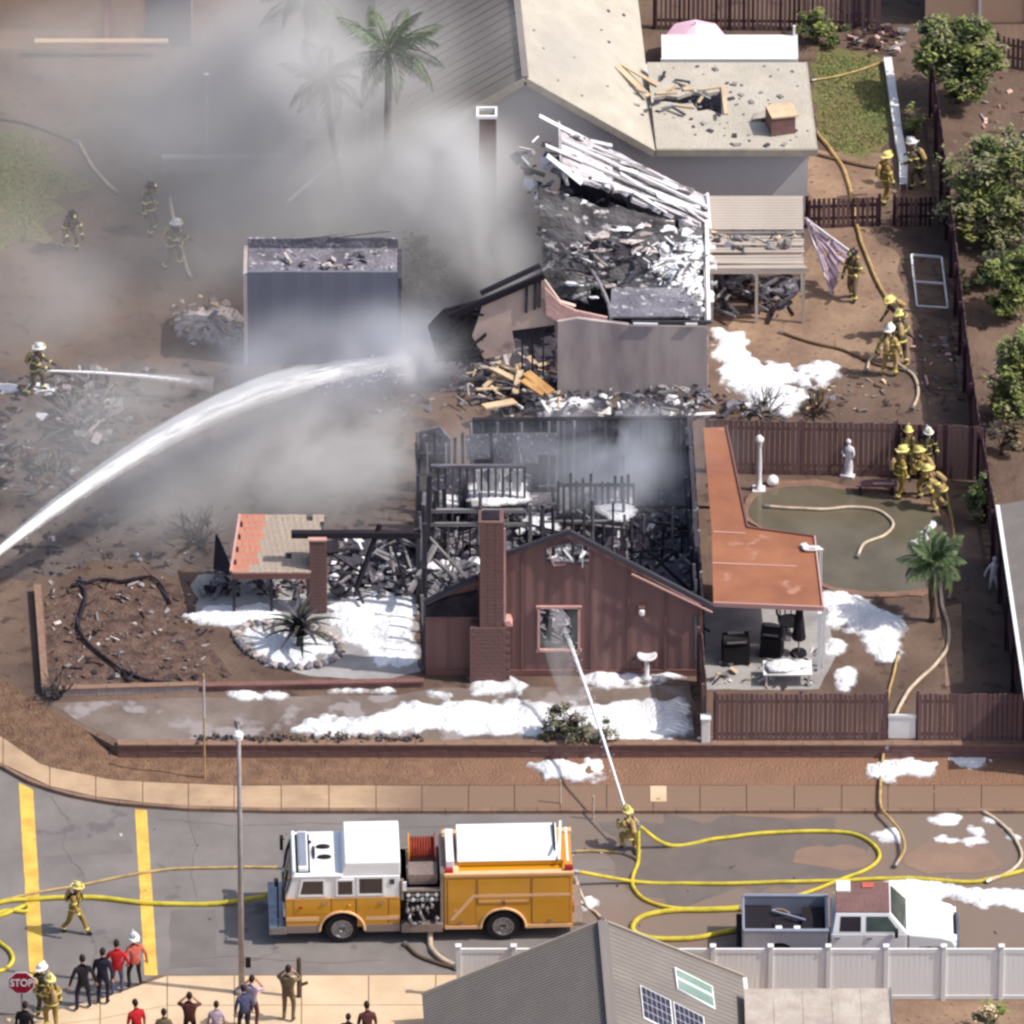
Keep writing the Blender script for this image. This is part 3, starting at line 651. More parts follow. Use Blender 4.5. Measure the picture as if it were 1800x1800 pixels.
vs = [(0, 0, h_)]+[(.95*math.cos(2*math.pi*i/n), .95*math.sin(2*math.pi*i/n), h_-.4) for i in range(n)]+[(.95*math.cos(2*math.pi*i/n), .95*math.sin(2*math.pi*i/n), h_-.5) for i in range(n)]
b.add(vs, [(0, 1+i, 1+(i+1) % n) for i in range(n)]+[(1+i, 9+i, 9+(i+1) % n, 1+(i+1) % n) for i in range(n)]); b.build('canopy', 'pink_canvas', t)
b = MB(); b.tube([(0, 0, 0), (0, 0, h_+.1)], .03); b.build('pole', 'white_paint', t)
b = MB(); b.lathe([(.25, 0), (.25, .08), (.06, .1)]); b.build('base', 'plaster', t)

# ---- burnt house in the middle
F = G(1245, 695, 0); Yf = F.y; t = thing('burnt_house', 'gutted pale plaster house with foam covered roof remnant in the middle', 'house', (F.x, Yf, 0)); O = Vector((F.x, Yf, 0))
L = lambda p: Vector(p)-O
def wl(u, v, dy=0): q = W(u, v, Yf+dy); return (q.x-O.x, q.z)
b = MB(); fr = [wl(980, 700), wl(1243, 700), wl(1243, 574), wl(1110, 572), wl(1060, 566), wl(1015, 560), wl(980, 566)]
fr = [(x, max(z, 0)) for x, z in fr]
b.prism(fr, lambda x, z: (x, 0, z), (0, .14, 0)); b.build('front_wall', 'plaster', t)
b = MB(); g = [wl(852, 640), wl(905, 628), wl(900, 590), wl(975, 580), wl(978, 690), wl(979, 560), wl(1012, 548), wl(985, 540), wl(955, 498), wl(905, 520), wl(848, 548), wl(830, 600)]
b.prism(g, lambda x, z: (x, .3, z), (0, .14, 0)); b.build('gable_wall', 'scorched_plaster', t, label='pinkish scorched gable with a burnt-out opening')
b = MB(); g = [wl(958, 512), wl(985, 540), wl(1012, 552), wl(1068, 564), wl(1068, 572), wl(982, 574), wl(960, 560)]
b.prism(g, lambda x, z: (x, .2, z), (0, .06, 0)); b.build('wall_scrap', 'pink_plaster', t)
b = MB(); g = [wl(770, 650), wl(850, 650), wl(832, 600), wl(852, 552), wl(840, 545), wl(780, 560), wl(752, 590)]
b.prism([(x, max(0, z)) for x, z in g], lambda x, z: (x, .5, z), (0, .12, 0)); b.build('charred_wall', 'char_deep', t)
strut('rafter', 'char_deep', t, (wl(790, 562)[0], .2, wl(790, 562)[1]), (wl(957, 490)[0], .2, wl(957, 490)[1]), .14, .2)
strut('rafter', 'char', t, (wl(845, 545)[0], 1.0, wl(845, 545)[1]), (wl(950, 496)[0], 1.0, wl(950, 496)[1]), .1, .16)
for i in range(26):
    u_, v_ = inside([(762, 600), (800, 555), (850, 550), (838, 650), (775, 655)]); a, z = wl(u_, v_); z = max(.2, z); a_ = random.uniform(0, 3.1); l_ = random.uniform(.3, .9); d = Vector((math.cos(a_), random.uniform(-.3, .3), math.sin(a_)*.8))*l_/2; p = Vector((a, .42+random.uniform(-.2, .1), z)); strut('burnt_timber', random.choice(('char_deep', 'char', 'char_deep')), t, p-d, p+d, random.uniform(.06, .16), .06)
for u_, v_ in ((925, 505), (940, 500), (948, 496)): a, z = wl(u_, v_); strut('stud', 'char', t, (a, .25, z-1.1), (a+.02, .25, z), .06, .09)
for u_ in (918, 936, 955): a, z = wl(u_, 580); strut('stud', 'char', t, (a, .6, 0.3), (a, .6, 2.4), .06, .09)
strut('plate', 'white_paint', t, (wl(1113, 568)[0], -.06, 2.72), (wl(1156, 569)[0], -.06, 2.70), .06, .08); strut('plate', 'white_paint', t, (wl(1205, 569)[0], -.06, 2.70), (wl(1226, 569)[0], -.06, 2.70), .06, .08)
strut('plate', 'char', t, (wl(1110, 572)[0], .07, 2.72), (wl(1250, 573)[0], .07, 2.70), .1, .08)
Rb = L(G(1240, 469, 0)); 
b = MB(); a = Vector((0, .14, 0)); c = Rb
b.prism([(0, 0), (1, 0), (1, 2.7), (.72, 2.55), (.4, 2.72), (0, 2.7)], lambda s, z: (a.x+(c.x-a.x)*s, a.y+(c.y-a.y)*s, z), (-.12, 0, 0)); b.build('side_wall', 'dirty_foam', t)
strut('plate', 'white_paint', t, a+Vector((0, 0, 2.72)), c+Vector((0, 0, 2.72)), .12, .07)
# roof remnant near the rear gable: planks under foam
A0, A1 = L(G(985, 219, 5.4)), L(G(1241, 345, 2.72)); B0, B1 = L(G(990, 302, 5.25)), L(G(1246, 406, 2.6))
b = MB(); nx_, ny_ = 40, 12; vs = []
for i in range(nx_+1):
    for j in range(ny_+1):
        p = A0.lerp(A1, i/nx_).lerp(B0.lerp(B1, i/nx_), min(1, j/ny_*(1+.14*noise.noise(Vector((i*.4, 3, 1)))) ))
        vs.append(p+Vector((0, 0, .05*noise.noise(p*1.4)+.03*noise.noise(p*5)+(-.25 if False else 0))))
fs = [(i*(ny_+1)+j, i*(ny_+1)+j+1, (i+1)*(ny_+1)+j+1, (i+1)*(ny_+1)+j) for i in range(nx_) for j in range(ny_) if not (j > 9 and noise.noise(Vector((i*.35, 9, j*.6))) > .1)]
b.add(vs, fs); o = b.build('roof_remnant', 'foam_roof', t); s_ = o.modifiers.new('thickness', 'SOLIDIFY'); s_.thickness = .12
for i in range(26):                                          # buckled sheathing strips caked in foam
    f, k = random.random(), random.random(); p = A0.lerp(A1, f).lerp(B0.lerp(B1, f), k)+Vector((0, 0, .1)); d = (A1-A0).normalized()*random.uniform(.25, .9)+Vector((0, random.uniform(-.2, .2), random.uniform(-.12, .12)))
    strut('sheathing', random.choice(('foam_roof', 'foam_roof', 'white_paint', 'ash_wood', 'foam')), t, p-d, p+d, random.uniform(.08, .3), .03)
for k in (.38, .64):                                # exposed battens running down the slope
    p, q = A0.lerp(B0, k), A1.lerp(B1, k); off = Vector((0, 0, .09)); strut('batten', 'white_paint', t, p+off+Vector((0, 0, .02)), q+off, .09 if k else .14, .07)
for k in (.5, .74): p, q = A0.lerp(B0, k), A1.lerp(B1, k); strut('batten', 'char', t, p.lerp(q, .35)+Vector((0, 0, .1)), q+Vector((0, 0, .1)), .07, .05)
strut('rake_board', 'white_paint', t, A1+Vector((.05, 0, .05)), B1+Vector((.05, 0, .0)), .08, .2); strut('rake_board', 'foam_roof', t, A0+Vector((-.05, 0, .05)), B0+Vector((-.05, 0, 0)), .08, .16)
strut('hanging_board', 'white_paint', t, B0+Vector((0, 0, -.05)), L(G(998, 325, 4.6)), .1, .06)
# rear wall behind the remnant and blackened sagging roof deck in front of it
b = MB(); b.prism([(0, 0), (A0.x-A1.x, 0), (A0.x-A1.x, 4.9), (0, 2.5)], lambda x, z: (A1.x+x, A1.y+.2, z), (0, .12, 0)); b.build('rear_wall', 'char', t)
D = [L(G(1005, 318, 4.9)), L(G(1240, 400, 2.6)), L(G(1236, 562, 2.5)), L(G(1040, 560, 2.3)), L(G(985, 470, 2.2)), L(G(945, 420, 2.6))]
nx_, ny_ = 46, 40; vs = []
for i in range(nx_+1):
    for j in range(ny_+1):
        s, q = i/nx_, j/ny_; p = L(G(945, 335, 4.6)).lerp(L(G(1243, 402, 2.55)), s).lerp(L(G(960, 520, 1.6)).lerp(L(G(1243, 568, 2.5)), s), q)
        p.z += -.5*math.sin(math.pi*q)*math.sin(math.pi*min(1, s*.9))+.28*noise.noise(p*.9)+.13*noise.noise(p*2.7)+.05*noise.noise(p*7); vs.append(p)
b = MB(); b.add(vs, [(i*(ny_+1)+j, i*(ny_+1)+j+1, (i+1)*(ny_+1)+j+1, (i+1)*(ny_+1)+j) for i in range(nx_) for j in range(ny_) if not (noise.noise(vs[i*(ny_+1)+j]*.55+Vector((4, 4, 4))) > .33 and i < 38)])
o = b.build('burnt_roof', 'burnt_deck', t); s_ = o.modifiers.new('thickness', 'SOLIDIFY'); s_.thickness = .08
b = MB(); q4 = [L(G(1075, 505, 2.9)), L(G(1200, 505, 2.85)), L(G(1238, 560, 2.75)), L(G(1072, 562, 2.75))]
b.prism([(p.x, p.y) for p in q4], lambda x, y: (x, y, 2.86+.02*math.sin(x*3)), (0, 0, -.06)); b.build('roof_sheet', 'ash', t)
arc = [L(G(u_, v_, 2.8)) for u_, v_ in ((1040, 475), (1052, 495), (1062, 515), (1070, 535), (1074, 560))]
b = MB(); b.tube(arc, .06); b.build('bent_trim', 'ash_wood', t)
for i in range(60):
    u_, v_ = inside([(960, 330), (1060, 350), (1235, 420), (1235, 555), (1050, 500), (960, 440)])
    p = L(G(u_, v_, 2.75)); a = random.uniform(0, 3.1); l_ = random.uniform(.3, 1.1); d = Vector((math.cos(a), math.sin(a), random.uniform(-.2, .3)))*l_/2
    strut('burnt_timber', random.choice(('char', 'ash_wood', 'white_paint', 'char', 'ash_wood')), t, p-d, p+d, random.uniform(.05, .12), .05)
b = MB()
for i in range(120):
    s_a, q_a = random.uniform(.15, 1), random.uniform(.02, .95)
    if random.random() > .25+.75*s_a: continue
    i0, j0 = min(nx_, int(s_a*nx_)), min(ny_, int(q_a*ny_)); p = vs[i0*(ny_+1)+j0]; w_ = random.uniform(.1, .45); b.blob(p+Vector((0, 0, .06)), (w_, w_*random.uniform(.25, .6), .05), i, .5, 1, random.randrange(2))
b.build('foam_fleck', ['foam', 'dirty_foam'], t, kind='stuff', label='foam streaks on the collapsed roof')
rubble([(1110, 440), (1240, 420), (1240, 555), (1180, 540)], 150, 2.7, ['white_paint', 'ash_wood', 'ash', 'char', 'foam', 'foam'], (.08, .28), lift=.2, label='foam flecked shreds on the burnt roof edge')
rubble([(940, 330), (1110, 370), (1120, 470), (960, 450)], 120, 2.9, ['char', 'char_deep', 'ash', 'ash_wood'], (.12, .5), lift=.3, label='black charred shreds at the torn roof middle')
rubble([(900, 265), (985, 270), (1000, 380), (945, 390)], 40, 3.6, ['char', 'ash_wood', 'white_paint'], (.2, .7), lift=.8, label='torn sheathing hanging at the roof peak')
b = MB(); b.panel([(-9.3, .2), (-.1, .2), (-.4, 7.4), (-9, 7.4)], [], lambda x, y: (x, y, .03), (0, 0, -.02)); b.build('floor', 'char', t)
foam([[(1165, 430), (1240, 420), (1243, 545), (1215, 540), (1200, 500), (1150, 470)], [(1060, 440), (1110, 435), (1120, 450), (1070, 455)]], 2.62, .16, edge=.5, ns=1.8, label='foam clinging to the edge of the collapsed roof', holes=.2)
tq = thing('chimney', 'brown brick chimney with white rim rising out of the smoke', 'chimney', G(856, 468, 0)); hc = H(856, 468, 200)
for r in range(28):
    z = hc*(r+.5)/28
    for k in range(3): piece('brick', 'brown_brick', tq, (-.21+.21*k, -.27, z), (.2, .1, hc/28-.014)); piece('brick', 'brown_brick', tq, (.33, -.22+.2*k, z), (.1, .19, hc/28-.014))
b = MB(); b.box((0, 0, hc/2-.05), (.6, .5, hc-.1)); b.build('core', 'joint', tq)
b = MB()
for x, y, dx, dy in ((0, -.33, .84, .12), (0, .33, .84, .12), (-.37, 0, .1, .54), (.37, 0, .1, .54)): b.box((x, y, hc+.04), (dx, dy, .1))
b.build('rim', 'white_paint', tq); tq.scale = (.8, .8, 1)
# tumbled boards in front of its opening
t = thing('plank_heap', 'heap of broken cream and orange boards below the scorched gable', 'plank heap', G(905, 700, 0)); O2 = G(905, 700, 0)
for i in range(34):
    u_, v_ = inside([(850, 690), (870, 640), (910, 625), (975, 650), (970, 700), (900, 720)]); p = G(u_, v_, .25)-O2; p.z = .15+random.random()*.9*(1-abs(u_-910)/90)
    a = random.uniform(0, 3.1); l_ = random.uniform(.4, 1.2); d = Vector((math.cos(a), math.sin(a)*.6, random.uniform(-.35, .35)))*l_/2
    strut('plank', random.choice(('cream_board', 'ash_wood', 'char', 'cream_board', 'plaster')), t, p-d, p+d, random.uniform(.08, .2), .04)
for p, q, w_ in (((925, 655), (968, 690), .34), ((918, 668), (955, 692), .26)): a, c = G(*p, .9)-O2, G(*q, .7)-O2; strut('plank', 'timber', t, a, c, w_, .06)
for p, q, w_ in (((862, 645), (915, 672), .22), ((880, 640), (912, 655), .2), ((915, 650), (905, 692), .2), ((850, 715), (905, 705), .3)): a, c = G(*p, .8)-O2, G(*q, .6)-O2; strut('plank', 'cream_board', t, a, c, w_, .05)
rubble([(830, 625), (980, 640), (985, 720), (800, 725)], 170, 0, ['cream_board', 'ash_wood', 'char', 'plaster', 'ash'], (.1, .5), lift=.35, label='splintered rubble under the scorched gable')
rubble([(970, 700), (1235, 690), (1330, 720), (1330, 740), (840, 738)], 240, 0, ['char', 'ash_wood', 'ash', 'white_paint', 'char_deep'], (.1, .55), lift=.4, label='rubble strip between the two burnt houses')

# ---- blue-grey garage wall in the smoke
F = G(436, 640, 0); Yg = F.y; t = thing('garage', 'blue grey garage shell standing in the smoke behind the water arc', 'garage', (F.x, Yg, 0)); wg = W(700, 640, Yg).x-F.x; hg = H(560, 640, 476)
for i in range(6): piece('wall_panel', 'blue_grey_wall', t, (wg*(i+.5)/6, 0, hg/2), (wg/6-.004, .1, hg+random.uniform(-.05, .02)))
b = MB(); b.span((-.12, -.05, 0), (0, 1.8, hg-.15)); b.build('side_wall', 'plaster', t); b = MB(); b.span((wg, .05, 0), (wg+.12, 1.8, hg-.3)); b.build('side_wall', 'char', t)
b = MB(); b.span((.02, .06, hg-.35), (wg-.02, 1.75, hg-.25)); b.build('roof', 'ash', t)
b = MB(); b.span((0, 1.76, 0), (wg, 1.86, hg+.1)); b.build('rear_wall', 'ash', t)
rubble([(500, 455), (690, 440), (695, 472), (500, 474)], 34, hg-.2, ['ash', 'ash_wood', 'char', 'plaster'], (.1, .35), lift=.15, label='foam spattered litter on the garage roof')
strut('trim', 'ash_wood', t, (wg*.55, 1.75, hg+.15), (wg*.95, 1.75, hg+.4), .06, .06); strut('trim', 'ash_wood', t, (wg*.3, 1.72, hg+.12), (wg*.7, 1.9, hg+.2), .06, .06)
# ---- burnt brown house with chimney
F = G(1233, 1187, 0); Yd = F.y; t = thing('burnt_house', 'roofless brown gabled house with street facing chimney and burnt-out studs', 'house', (F.x, Yd, 0)); O = Vector((F.x, Yd, 0))
L = lambda p: Vector(p)-O
def wd_(u, v, dy=0): q = W(u, v, Yd+dy); return (q.x-O.x, max(0, q.z))
FL, FR = L(G(748, 1187)), L(G(1233, 1187)); BL, BR = L(G(735, 862)), L(G(1212, 858)); EH = 2.62
win = [wd_(947, 1142), wd_(1018, 1142), wd_(1018, 1066), wd_(947, 1066)]
vent = [wd_(958, 992), wd_(1035, 992), wd_(1035, 962), wd_(1000, 950), wd_(955, 966)]
out = [wd_(748, 1187), wd_(1233, 1187), wd_(1234, 1066), wd_(1000, 938), wd_(888, 976), wd_(835, 1016), wd_(748, 1060)]
b = MB(); b.panel(out, [win, vent], lambda x, z: (x, 0, z), (0, .15, 0)); b.build('gable_wall', 'brown_siding', t)
for u_ in (790, 918, 1040, 1105, 1170):                                # battens over the sheet joints
    x, _ = wd_(u_, 1100); top = {790: 1042, 918: 968, 1040: 968, 1105: 1000, 1170: 1036}[u_]; zt = wd_(u_, top)[1]
    if u_ == 918: zt -= .1
    piece('batten', 'brown_siding', t, (x, -.018, zt/2), (.07, .034, zt))
piece('corner_board', 'brown_trim', t, (FR.x-.03, -.02, EH/2), (.12, .05, EH)); piece('skirt_board', 'brown_trim', t, (FR.x/2+FL.x/2, -.025, .12), (FR.x-FL.x, .045, .2))
for p, q in (((1000, 933), (1252, 1064)), ((1000, 933), (888, 972)), ((838, 1013), (746, 1058))):
    (xa_, za_), (xb_, zb_) = wd_(*p, -.1), wd_(*q, -.1)
    strut('rake_board', 'char', t, (xa_, -.1, za_-.04), (xb_, -.1, zb_-.04), .12, .16)
(xa_, za_), (xb_, zb_) = wd_(1110, 1000, -.1), wd_(1252, 1068, -.1); strut('rake_board', 'pink_trim', t, (xa_, -.19, za_-.13), (xb_, -.19, zb_-.12), .04, .05)
(xa_, za_), (xb_, zb_) = wd_(748, 1062, -.1), wd_(838, 1062, -.1); b = MB(); b.prism([wd_(748, 1084, -.1), wd_(838, 1084, -.1), wd_(838, 1040, -.1), wd_(790, 1050, -.1), wd_(748, 1066, -.1)], lambda x, z: (x, -.12, z), (0, .1, 0)); b.build('eave_board', 'char_deep', t)
# window
wx0, wz0 = win[0]; wx1, wz1 = win[2]; wf = MB()
for c, d in ((((wx0+wx1)/2, -.03, wz0), (wx1-wx0+.16, .1, .08)), (((wx0+wx1)/2, -.03, wz1), (wx1-wx0+.16, .1, .08)), ((wx0, -.03, (wz0+wz1)/2), (.08, .1, wz1-wz0)), ((wx1, -.03, (wz0+wz1)/2), (.08, .1, wz1-wz0))): wf.box(c, d)
wn = wf.build('window', 'pink_trim', t, label='broken window hit by the thin water jet')
b = MB(); b.prism([(wx1-.34, wz0), (wx1, wz0), (wx1, wz1), (wx1-.42, wz1), (wx1-.2, wz0+.8)], lambda x, z: (x, .05, z), (0, .01, 0)); b.build('pane', 'glass_green', wn)
b = MB(); b.prism([(wx0, wz0), (wx0+.9, wz0), (wx0+.5, wz0+.2), (wx0+.2, wz0+.35), (wx0, wz0+.7)], lambda x, z: (x, .05, z), (0, .01, 0)); b.build('pane', 'glass_green', wn)
# attic vent with slipped louvre boards
for p, q, w_, m_ in (((962, 962), (974, 992), .1, 'pink_trim'), ((974, 992), (994, 990), .08, 'pink_trim'), ((985, 958), (994, 990), .08, 'ash_wood'), ((990, 962), (1008, 984), .2, 'white_paint'), ((1024, 962), (1024, 991), .34, 'white_paint'), ((960, 962), (1004, 952), .08, 'ash_wood')):
    (xa_, za_), (xb_, zb_) = wd_(*p), wd_(*q); strut('louvre', m_, t, (xa_, -.05, za_), (xb_, -.05, zb_), w_, .03)
x, z = wd_(1128, 1070); b = MB(); b.box((x, -.09, z+.03), (.2, .18, .26)); b.lathe([(.03, 0), (.09, .02), (.1, .16), (.06, .2)], (x, -.16, z-.12), 10, 1); b.build('wall_lamp', ['brown_trim', 'white_paint'], t)
# chimney: broad base, shoulder, slim shaft, brick courses
cx0, _ = wd_(826, 1190); cx1, _ = wd_(897, 1190); sx0, _ = wd_(843, 1000); sx1, _ = wd_(884, 1000); zs = wd_(860, 1090)[1]; zt = wd_(864, 915, -.2)[1]
b = MB(); b.span((cx0+.02, -.43, 0), (cx1-.02, -.02, zs)); b.span((sx0+.02, -.38, zs), (sx1-.02, .25, zt)); ch = b.build('chimney', 'brown_mortar', t)
rows = int(zs/.14)
for r in range(rows):
    for k in range(5):
        bw_ = (cx1-cx0)/5; o_ = .5*bw_ if r % 2 else 0
        a = max(cx0, cx0+k*bw_-o_); c_ = min(cx1, cx0+(k+1)*bw_-o_)
        piece('brick', 'brown_brick', ch, ((a+c_)/2, -.44, zs*(r+.5)/rows), (c_-a-.012, .05+random.uniform(-.006, .006), zs/rows-.012))
rows = int((zt-zs)/.14)
for r in range(rows):
    z = zs+(zt-zs)*(r+.5)/rows
    for k in range(3): bw_ = (sx1-sx0)/3; piece('brick', 'brown_brick', ch, (sx0+bw_*(k+.5), -.39, z), (bw_-.012, .05+random.uniform(-.006, .006), (zt-zs)/rows-.012))
    piece('brick', 'brown_brick', ch, (sx1, -.06, z), (.05, .6, (zt-zs)/rows-.012))
b = MB()
for k in range(4): b.box((cx1-.03-.02*k, -.2, zs+.05+.05*k), (.2, .4, .05))
b.span((sx1+.02, -.36, zs), (sx1+.09, -.3, zt-.2)); b.build('flashing', 'pink_trim', ch)
b = MB(); b.span((sx0-.03, -.42, zt), (sx1+.03, .28, zt+.07)); b.span((sx0+.1, -.3, zt+.07), (sx1-.1, .2, zt+.12), 1); b.build('chimney_cap', ['brown_brick', 'char_deep'], ch)
# floor, charred outer walls
def quad2(name, pts, m, th=.02, **k): b = MB(); b.prism([(p.x, p.y) for p in pts], lambda x, y: (x, y, .02), (0, 0, -th)); return b.build(name, m, t, **k)
quad2('floor', [FL+Vector((.1, .16, 0)), FR+Vector((-.1, .16, 0)), BR, BL], 'ash')
def at(s, q, z=0): p = FL.lerp(FR, s).lerp(BL.lerp(BR, s), q); p.z = z; return p     # s across, q back, inside the shell
def studwall(a, c, h, n, m, sheath=None, hole=0, thin=.05, jag=.0):
    strut('plate', m, t, a+Vector((0, 0, .06)), c+Vector((0, 0, .06)), .09, .06)
    for i in range(n+1):
        p = a.lerp(c, i/n); hh = h*(1-jag*random.random()); q = p+Vector((random.uniform(-.06, .06), random.uniform(-.06, .06), hh))
        strut('stud', m if random.random() < .55 else random.choice(('ash_wood', 'ash')), t, p, q, thin+random.uniform(-.01, .02), .09)
# rear wall: dark sheathing with a charred top plate
rw0, rw1 = at(.2, 1), at(1, 1)
b = MB(); n = 24; prof = [(i/n, EH-(.0 if .25 < i/n else .1)+.07*noise.noise(Vector((i*.7, 0, 0)))) for i in range(n+1)]
b.prism([(0, 0), (1, 0)]+[(s, z) for s, z in reversed(prof)], lambda s, z: (rw0.x+(rw1.x-rw0.x)*s, rw0.y+(rw1.y-rw0.y)*s, z), (0, .1, 0)); b.build('rear_wall', 'char', t)
strut('plate', 'char_deep', t, rw0+Vector((0, -.05, EH+.03)), rw1+Vector((0, -.05, EH+.03)), .12, .1)
studwall(at(.2, .985), at(1, .985), EH, 26, 'char')
studwall(at(0, .99), at(.2, .99), EH*.95, 6, 'char', jag=.3)
b = MB(); b.prism([(0, 0), (.12, 0), (.12, 1.9), (.08, 2.35), (0, 2.2)], lambda s, z: (*at(s, 1.0)[:2], z), (0, .06, 0)); b.build('wall_scrap', 'ash', t)
for s, q, h_ in ((.22, .97, .9), (.32, .975, 1.3), (.4, .975, 1.1), (.47, .975, .8)):  # flaking wallboard on the rear wall
    p = at(s, q, EH-.35-h_/2); piece('wallboard', 'ash', t, p, (.75, .04, h_), (0, random.uniform(-.1, .1), 0))
# right wall: burnt studs, leaning sheathing, pale door jambs
b = MB(); 
for k in range(22):
    q0, q1 = k/22, (k+1)/22; hz = EH*(.98-.35*abs(noise.noise(Vector((k*.6, 2, 0)))))
    p, c = at(1, q0), at(1, q1); b.add([p, c, c+Vector((0, 0, hz)), p+Vector((0, 0, hz)), p+Vector((.07, 0, 0)), c+Vector((.07, 0, 0)), c+Vector((.07, 0, hz)), p+Vector((.07, 0, hz))], [(0, 1, 2, 3), (4, 5, 6, 7), (0, 1, 5, 4), (2, 3, 7, 6), (1, 2, 6, 5), (0, 3, 7, 4)])
b.build('side_wall', 'char_deep', t)
for k in range(34):
    q = k/33; p = at(.985, q); strut('stud', random.choice(('char', 'ash_wood', 'ash')), t, p, p+Vector((random.uniform(-.12, .12), 0, EH*random.uniform(.75, 1.12))), .06, .09)
strut('plate', 'char', t, at(.995, .3, EH), at(.995, 1, EH+.05), .12, .08)
for q in (.18, .24, .4, .52): p = at(1.005, q); strut('door_jamb', 'ash_wood', t, p, p+Vector((0, 0, EH*.98)), .09, .1)
# left wall mostly gone: posts and a beam
studwall(at(0, .05), at(0, 1), EH*.9, 16, 'char', jag=.55)
for s, q, h_, w_ in ((.005, .02, 2.7, .14), (.0, .35, 3.2, .14), (.02, .6, 3.3, .16), (.03, .62, 2.6, .12), (.09, .66, 2.4, .12)):
    p = at(s, q); strut('post', 'char', t, p, p+Vector((random.uniform(-.1, .25), 0, h_)), w_)
# inner partitions with pale doors and wallboard behind the studs
def ipt(u, v, z): return L(G(u, v, z))
a, c = ipt(745, 985, 0), ipt(932, 985, 0)
for hz in (1.35, 1.85): strut('rail', 'ash_wood', t, a+Vector((0, 0, hz)), c+Vector((0, 0, hz)), .1, .12)
for f in (0, .53, 1): p = a.lerp(c, f); strut('post', 'ash_wood', t, p, p+Vector((0, 0, 2.55 if f == .53 else 2.1)), .12)
for i in range(15): p = a.lerp(c, (i+.5)/15)+Vector((0, .05, 0)); strut('stud', random.choice(('char', 'ash_wood', 'char')), t, p, p+Vector((0, 0, random.uniform(1.2, 1.9))), .06, .09)
a, c = ipt(758, 935, 0), ipt(922, 935, 0); strut('plate', 'ash', t, a+Vector((0, 0, 2.45)), c+Vector((0, 0, 2.45)), .12, .1)
for i in range(14): p = a.lerp(c, i/13); strut('stud', 'char' if i % 3 else 'ash', t, p, p+Vector((0, 0, 2.4)), .07, .09)
for i, (u0, u1, z0, z1) in enumerate(((838, 858, 1.0, 2.1), (860, 878, .9, 2.2), (880, 898, .9, 2.2), (900, 916, .95, 2.15), (820, 838, .3, 1.2), (762, 778, .5, 1.3))):
    p, q = ipt(u0, 930, 0), ipt(u1, 930, 0); piece('wallboard', 'foam', t, ((p.x+q.x)/2, p.y+.15, (z0+z1)/2), (q.x-p.x, .04, z1-z0), (random.uniform(-.1, .1), random.uniform(-.08, .08), 0))
b = MB(); b.prism([(a.x-.1, 0), (c.x+.2, 0), (c.x+.2, 1.5), (a.x+1, 1.9), (a.x-.1, 1.2)], lambda x, z: (x, a.y+.9, z), (0, .08, 0)); b.build('wallboard', 'ash', t)
a, c = ipt(980, 935, 0), ipt(1115, 935, 0); strut('plate', 'char', t, a+Vector((0, 0, 1.75)), c+Vector((0, 0, 1.75)), .1, .08)
for i in range(13): p = a.lerp(c, i/12); strut('stud', 'char', t, p, p+Vector((random.uniform(-.04, .04), 0, random.uniform(1.7, 2.3))), .07, .09)
for u0, u1, z0, z1 in ((985, 1000, .6, 1.55), (1030, 1046, .5, 1.6), (1048, 1062, .3, 1.6), (1063, 1078, .2, 1.55), (1086, 1094, .5, 1.5), (1098, 1106, .6, 1.5)):
    p, q = ipt(u0, 930, 0), ipt(u1, 930, 0); piece('wallboard', 'foam', t, ((p.x+q.x)/2, p.y+.12, (z0+z1)/2), (q.x-p.x, .04, z1-z0), (random.uniform(-.1, .1), random.uniform(-.06, .06), 0))
studwall(at(.45, .05), at(.44, .62), 2.2, 13, 'char', jag=.4); studwall(at(.75, .4), at(.75, .98), 2.1, 9, 'char', jag=.4); studwall(at(.45, .62), at(.99, .62), 2.2, 15, 'char', jag=.5)
b = MB(); b.prism([(c.x-1.3, .1), (c.x+.1, .1), (c.x-.4, .7), (c.x-1.3, 1.0)], lambda x, z: (x, c.y-.3, z), (0, .06, 0)); b.build('wallboard', 'ash', t)
for i in range(80):                                                       # fallen ceiling timbers
    s, q = random.uniform(.04, .96), random.uniform(.06, .9); p = at(s, q, random.uniform(.15, 1.1)); a_ = random.uniform(0, 3.14); l_ = random.uniform(.5, 1.5); d = Vector((math.cos(a_), math.sin(a_), random.uniform(-.5, .5)))*l_
    strut('burnt_timber', random.choice(('char', 'char', 'ash_wood', 'char_deep')), t, p-d, p+d, random.uniform(.05, .1), .05)
for i in range(14):                                                       # bent pipes and conduit left standing
    s, q = random.uniform(.05, .95), random.uniform(.1, .9); p = at(s, q, .05); pts = [p]
    for k in range(4): pts.append(pts[-1]+Vector((random.uniform(-.35, .35), random.uniform(-.35, .35), random.uniform(.0, .55))))
    MB().tube(crom(pts, 4), .022, 6).build('pipe', random.choice(('ash_wood', 'galvanised', 'char')), t, smooth=True)
for p, q, w_ in (((720, 1040), (765, 960), .14), ((765, 985), (800, 1015), .1), ((755, 945), (815, 1010), .08), ((1190, 985), (1225, 965), .07), ((1195, 975), (1225, 1000), .07)):
    strut('burnt_timber', 'ash_wood', t, ipt(*p, .9), ipt(*q, 1.6), w_)
IN = [(745, 1000), (740, 880), (1205, 870), (1225, 1040), (1000, 960), (890, 1000)]
rubble([(750, 1120), (742, 900), (1208, 900), (1225, 1130)], 520, .03, ['char', 'ash', 'ash', 'ash_wood', 'foam', 'char_deep'], (.1, .5), lift=.35, label='ash and burnt rubble covering the floor of the roofless house')
foam([[(752, 985), (790, 965), (800, 1000), (775, 1020)], [(930, 985), (975, 960), (990, 990), (950, 1010)], [(770, 1070), (830, 1075), (825, 1110), (775, 1105)], [(1020, 1000), (1045, 985), (1060, 1010)], [(940, 1040), (985, 1020), (1000, 1050)]], .08, .2, label='white foam blown into the roofless house')

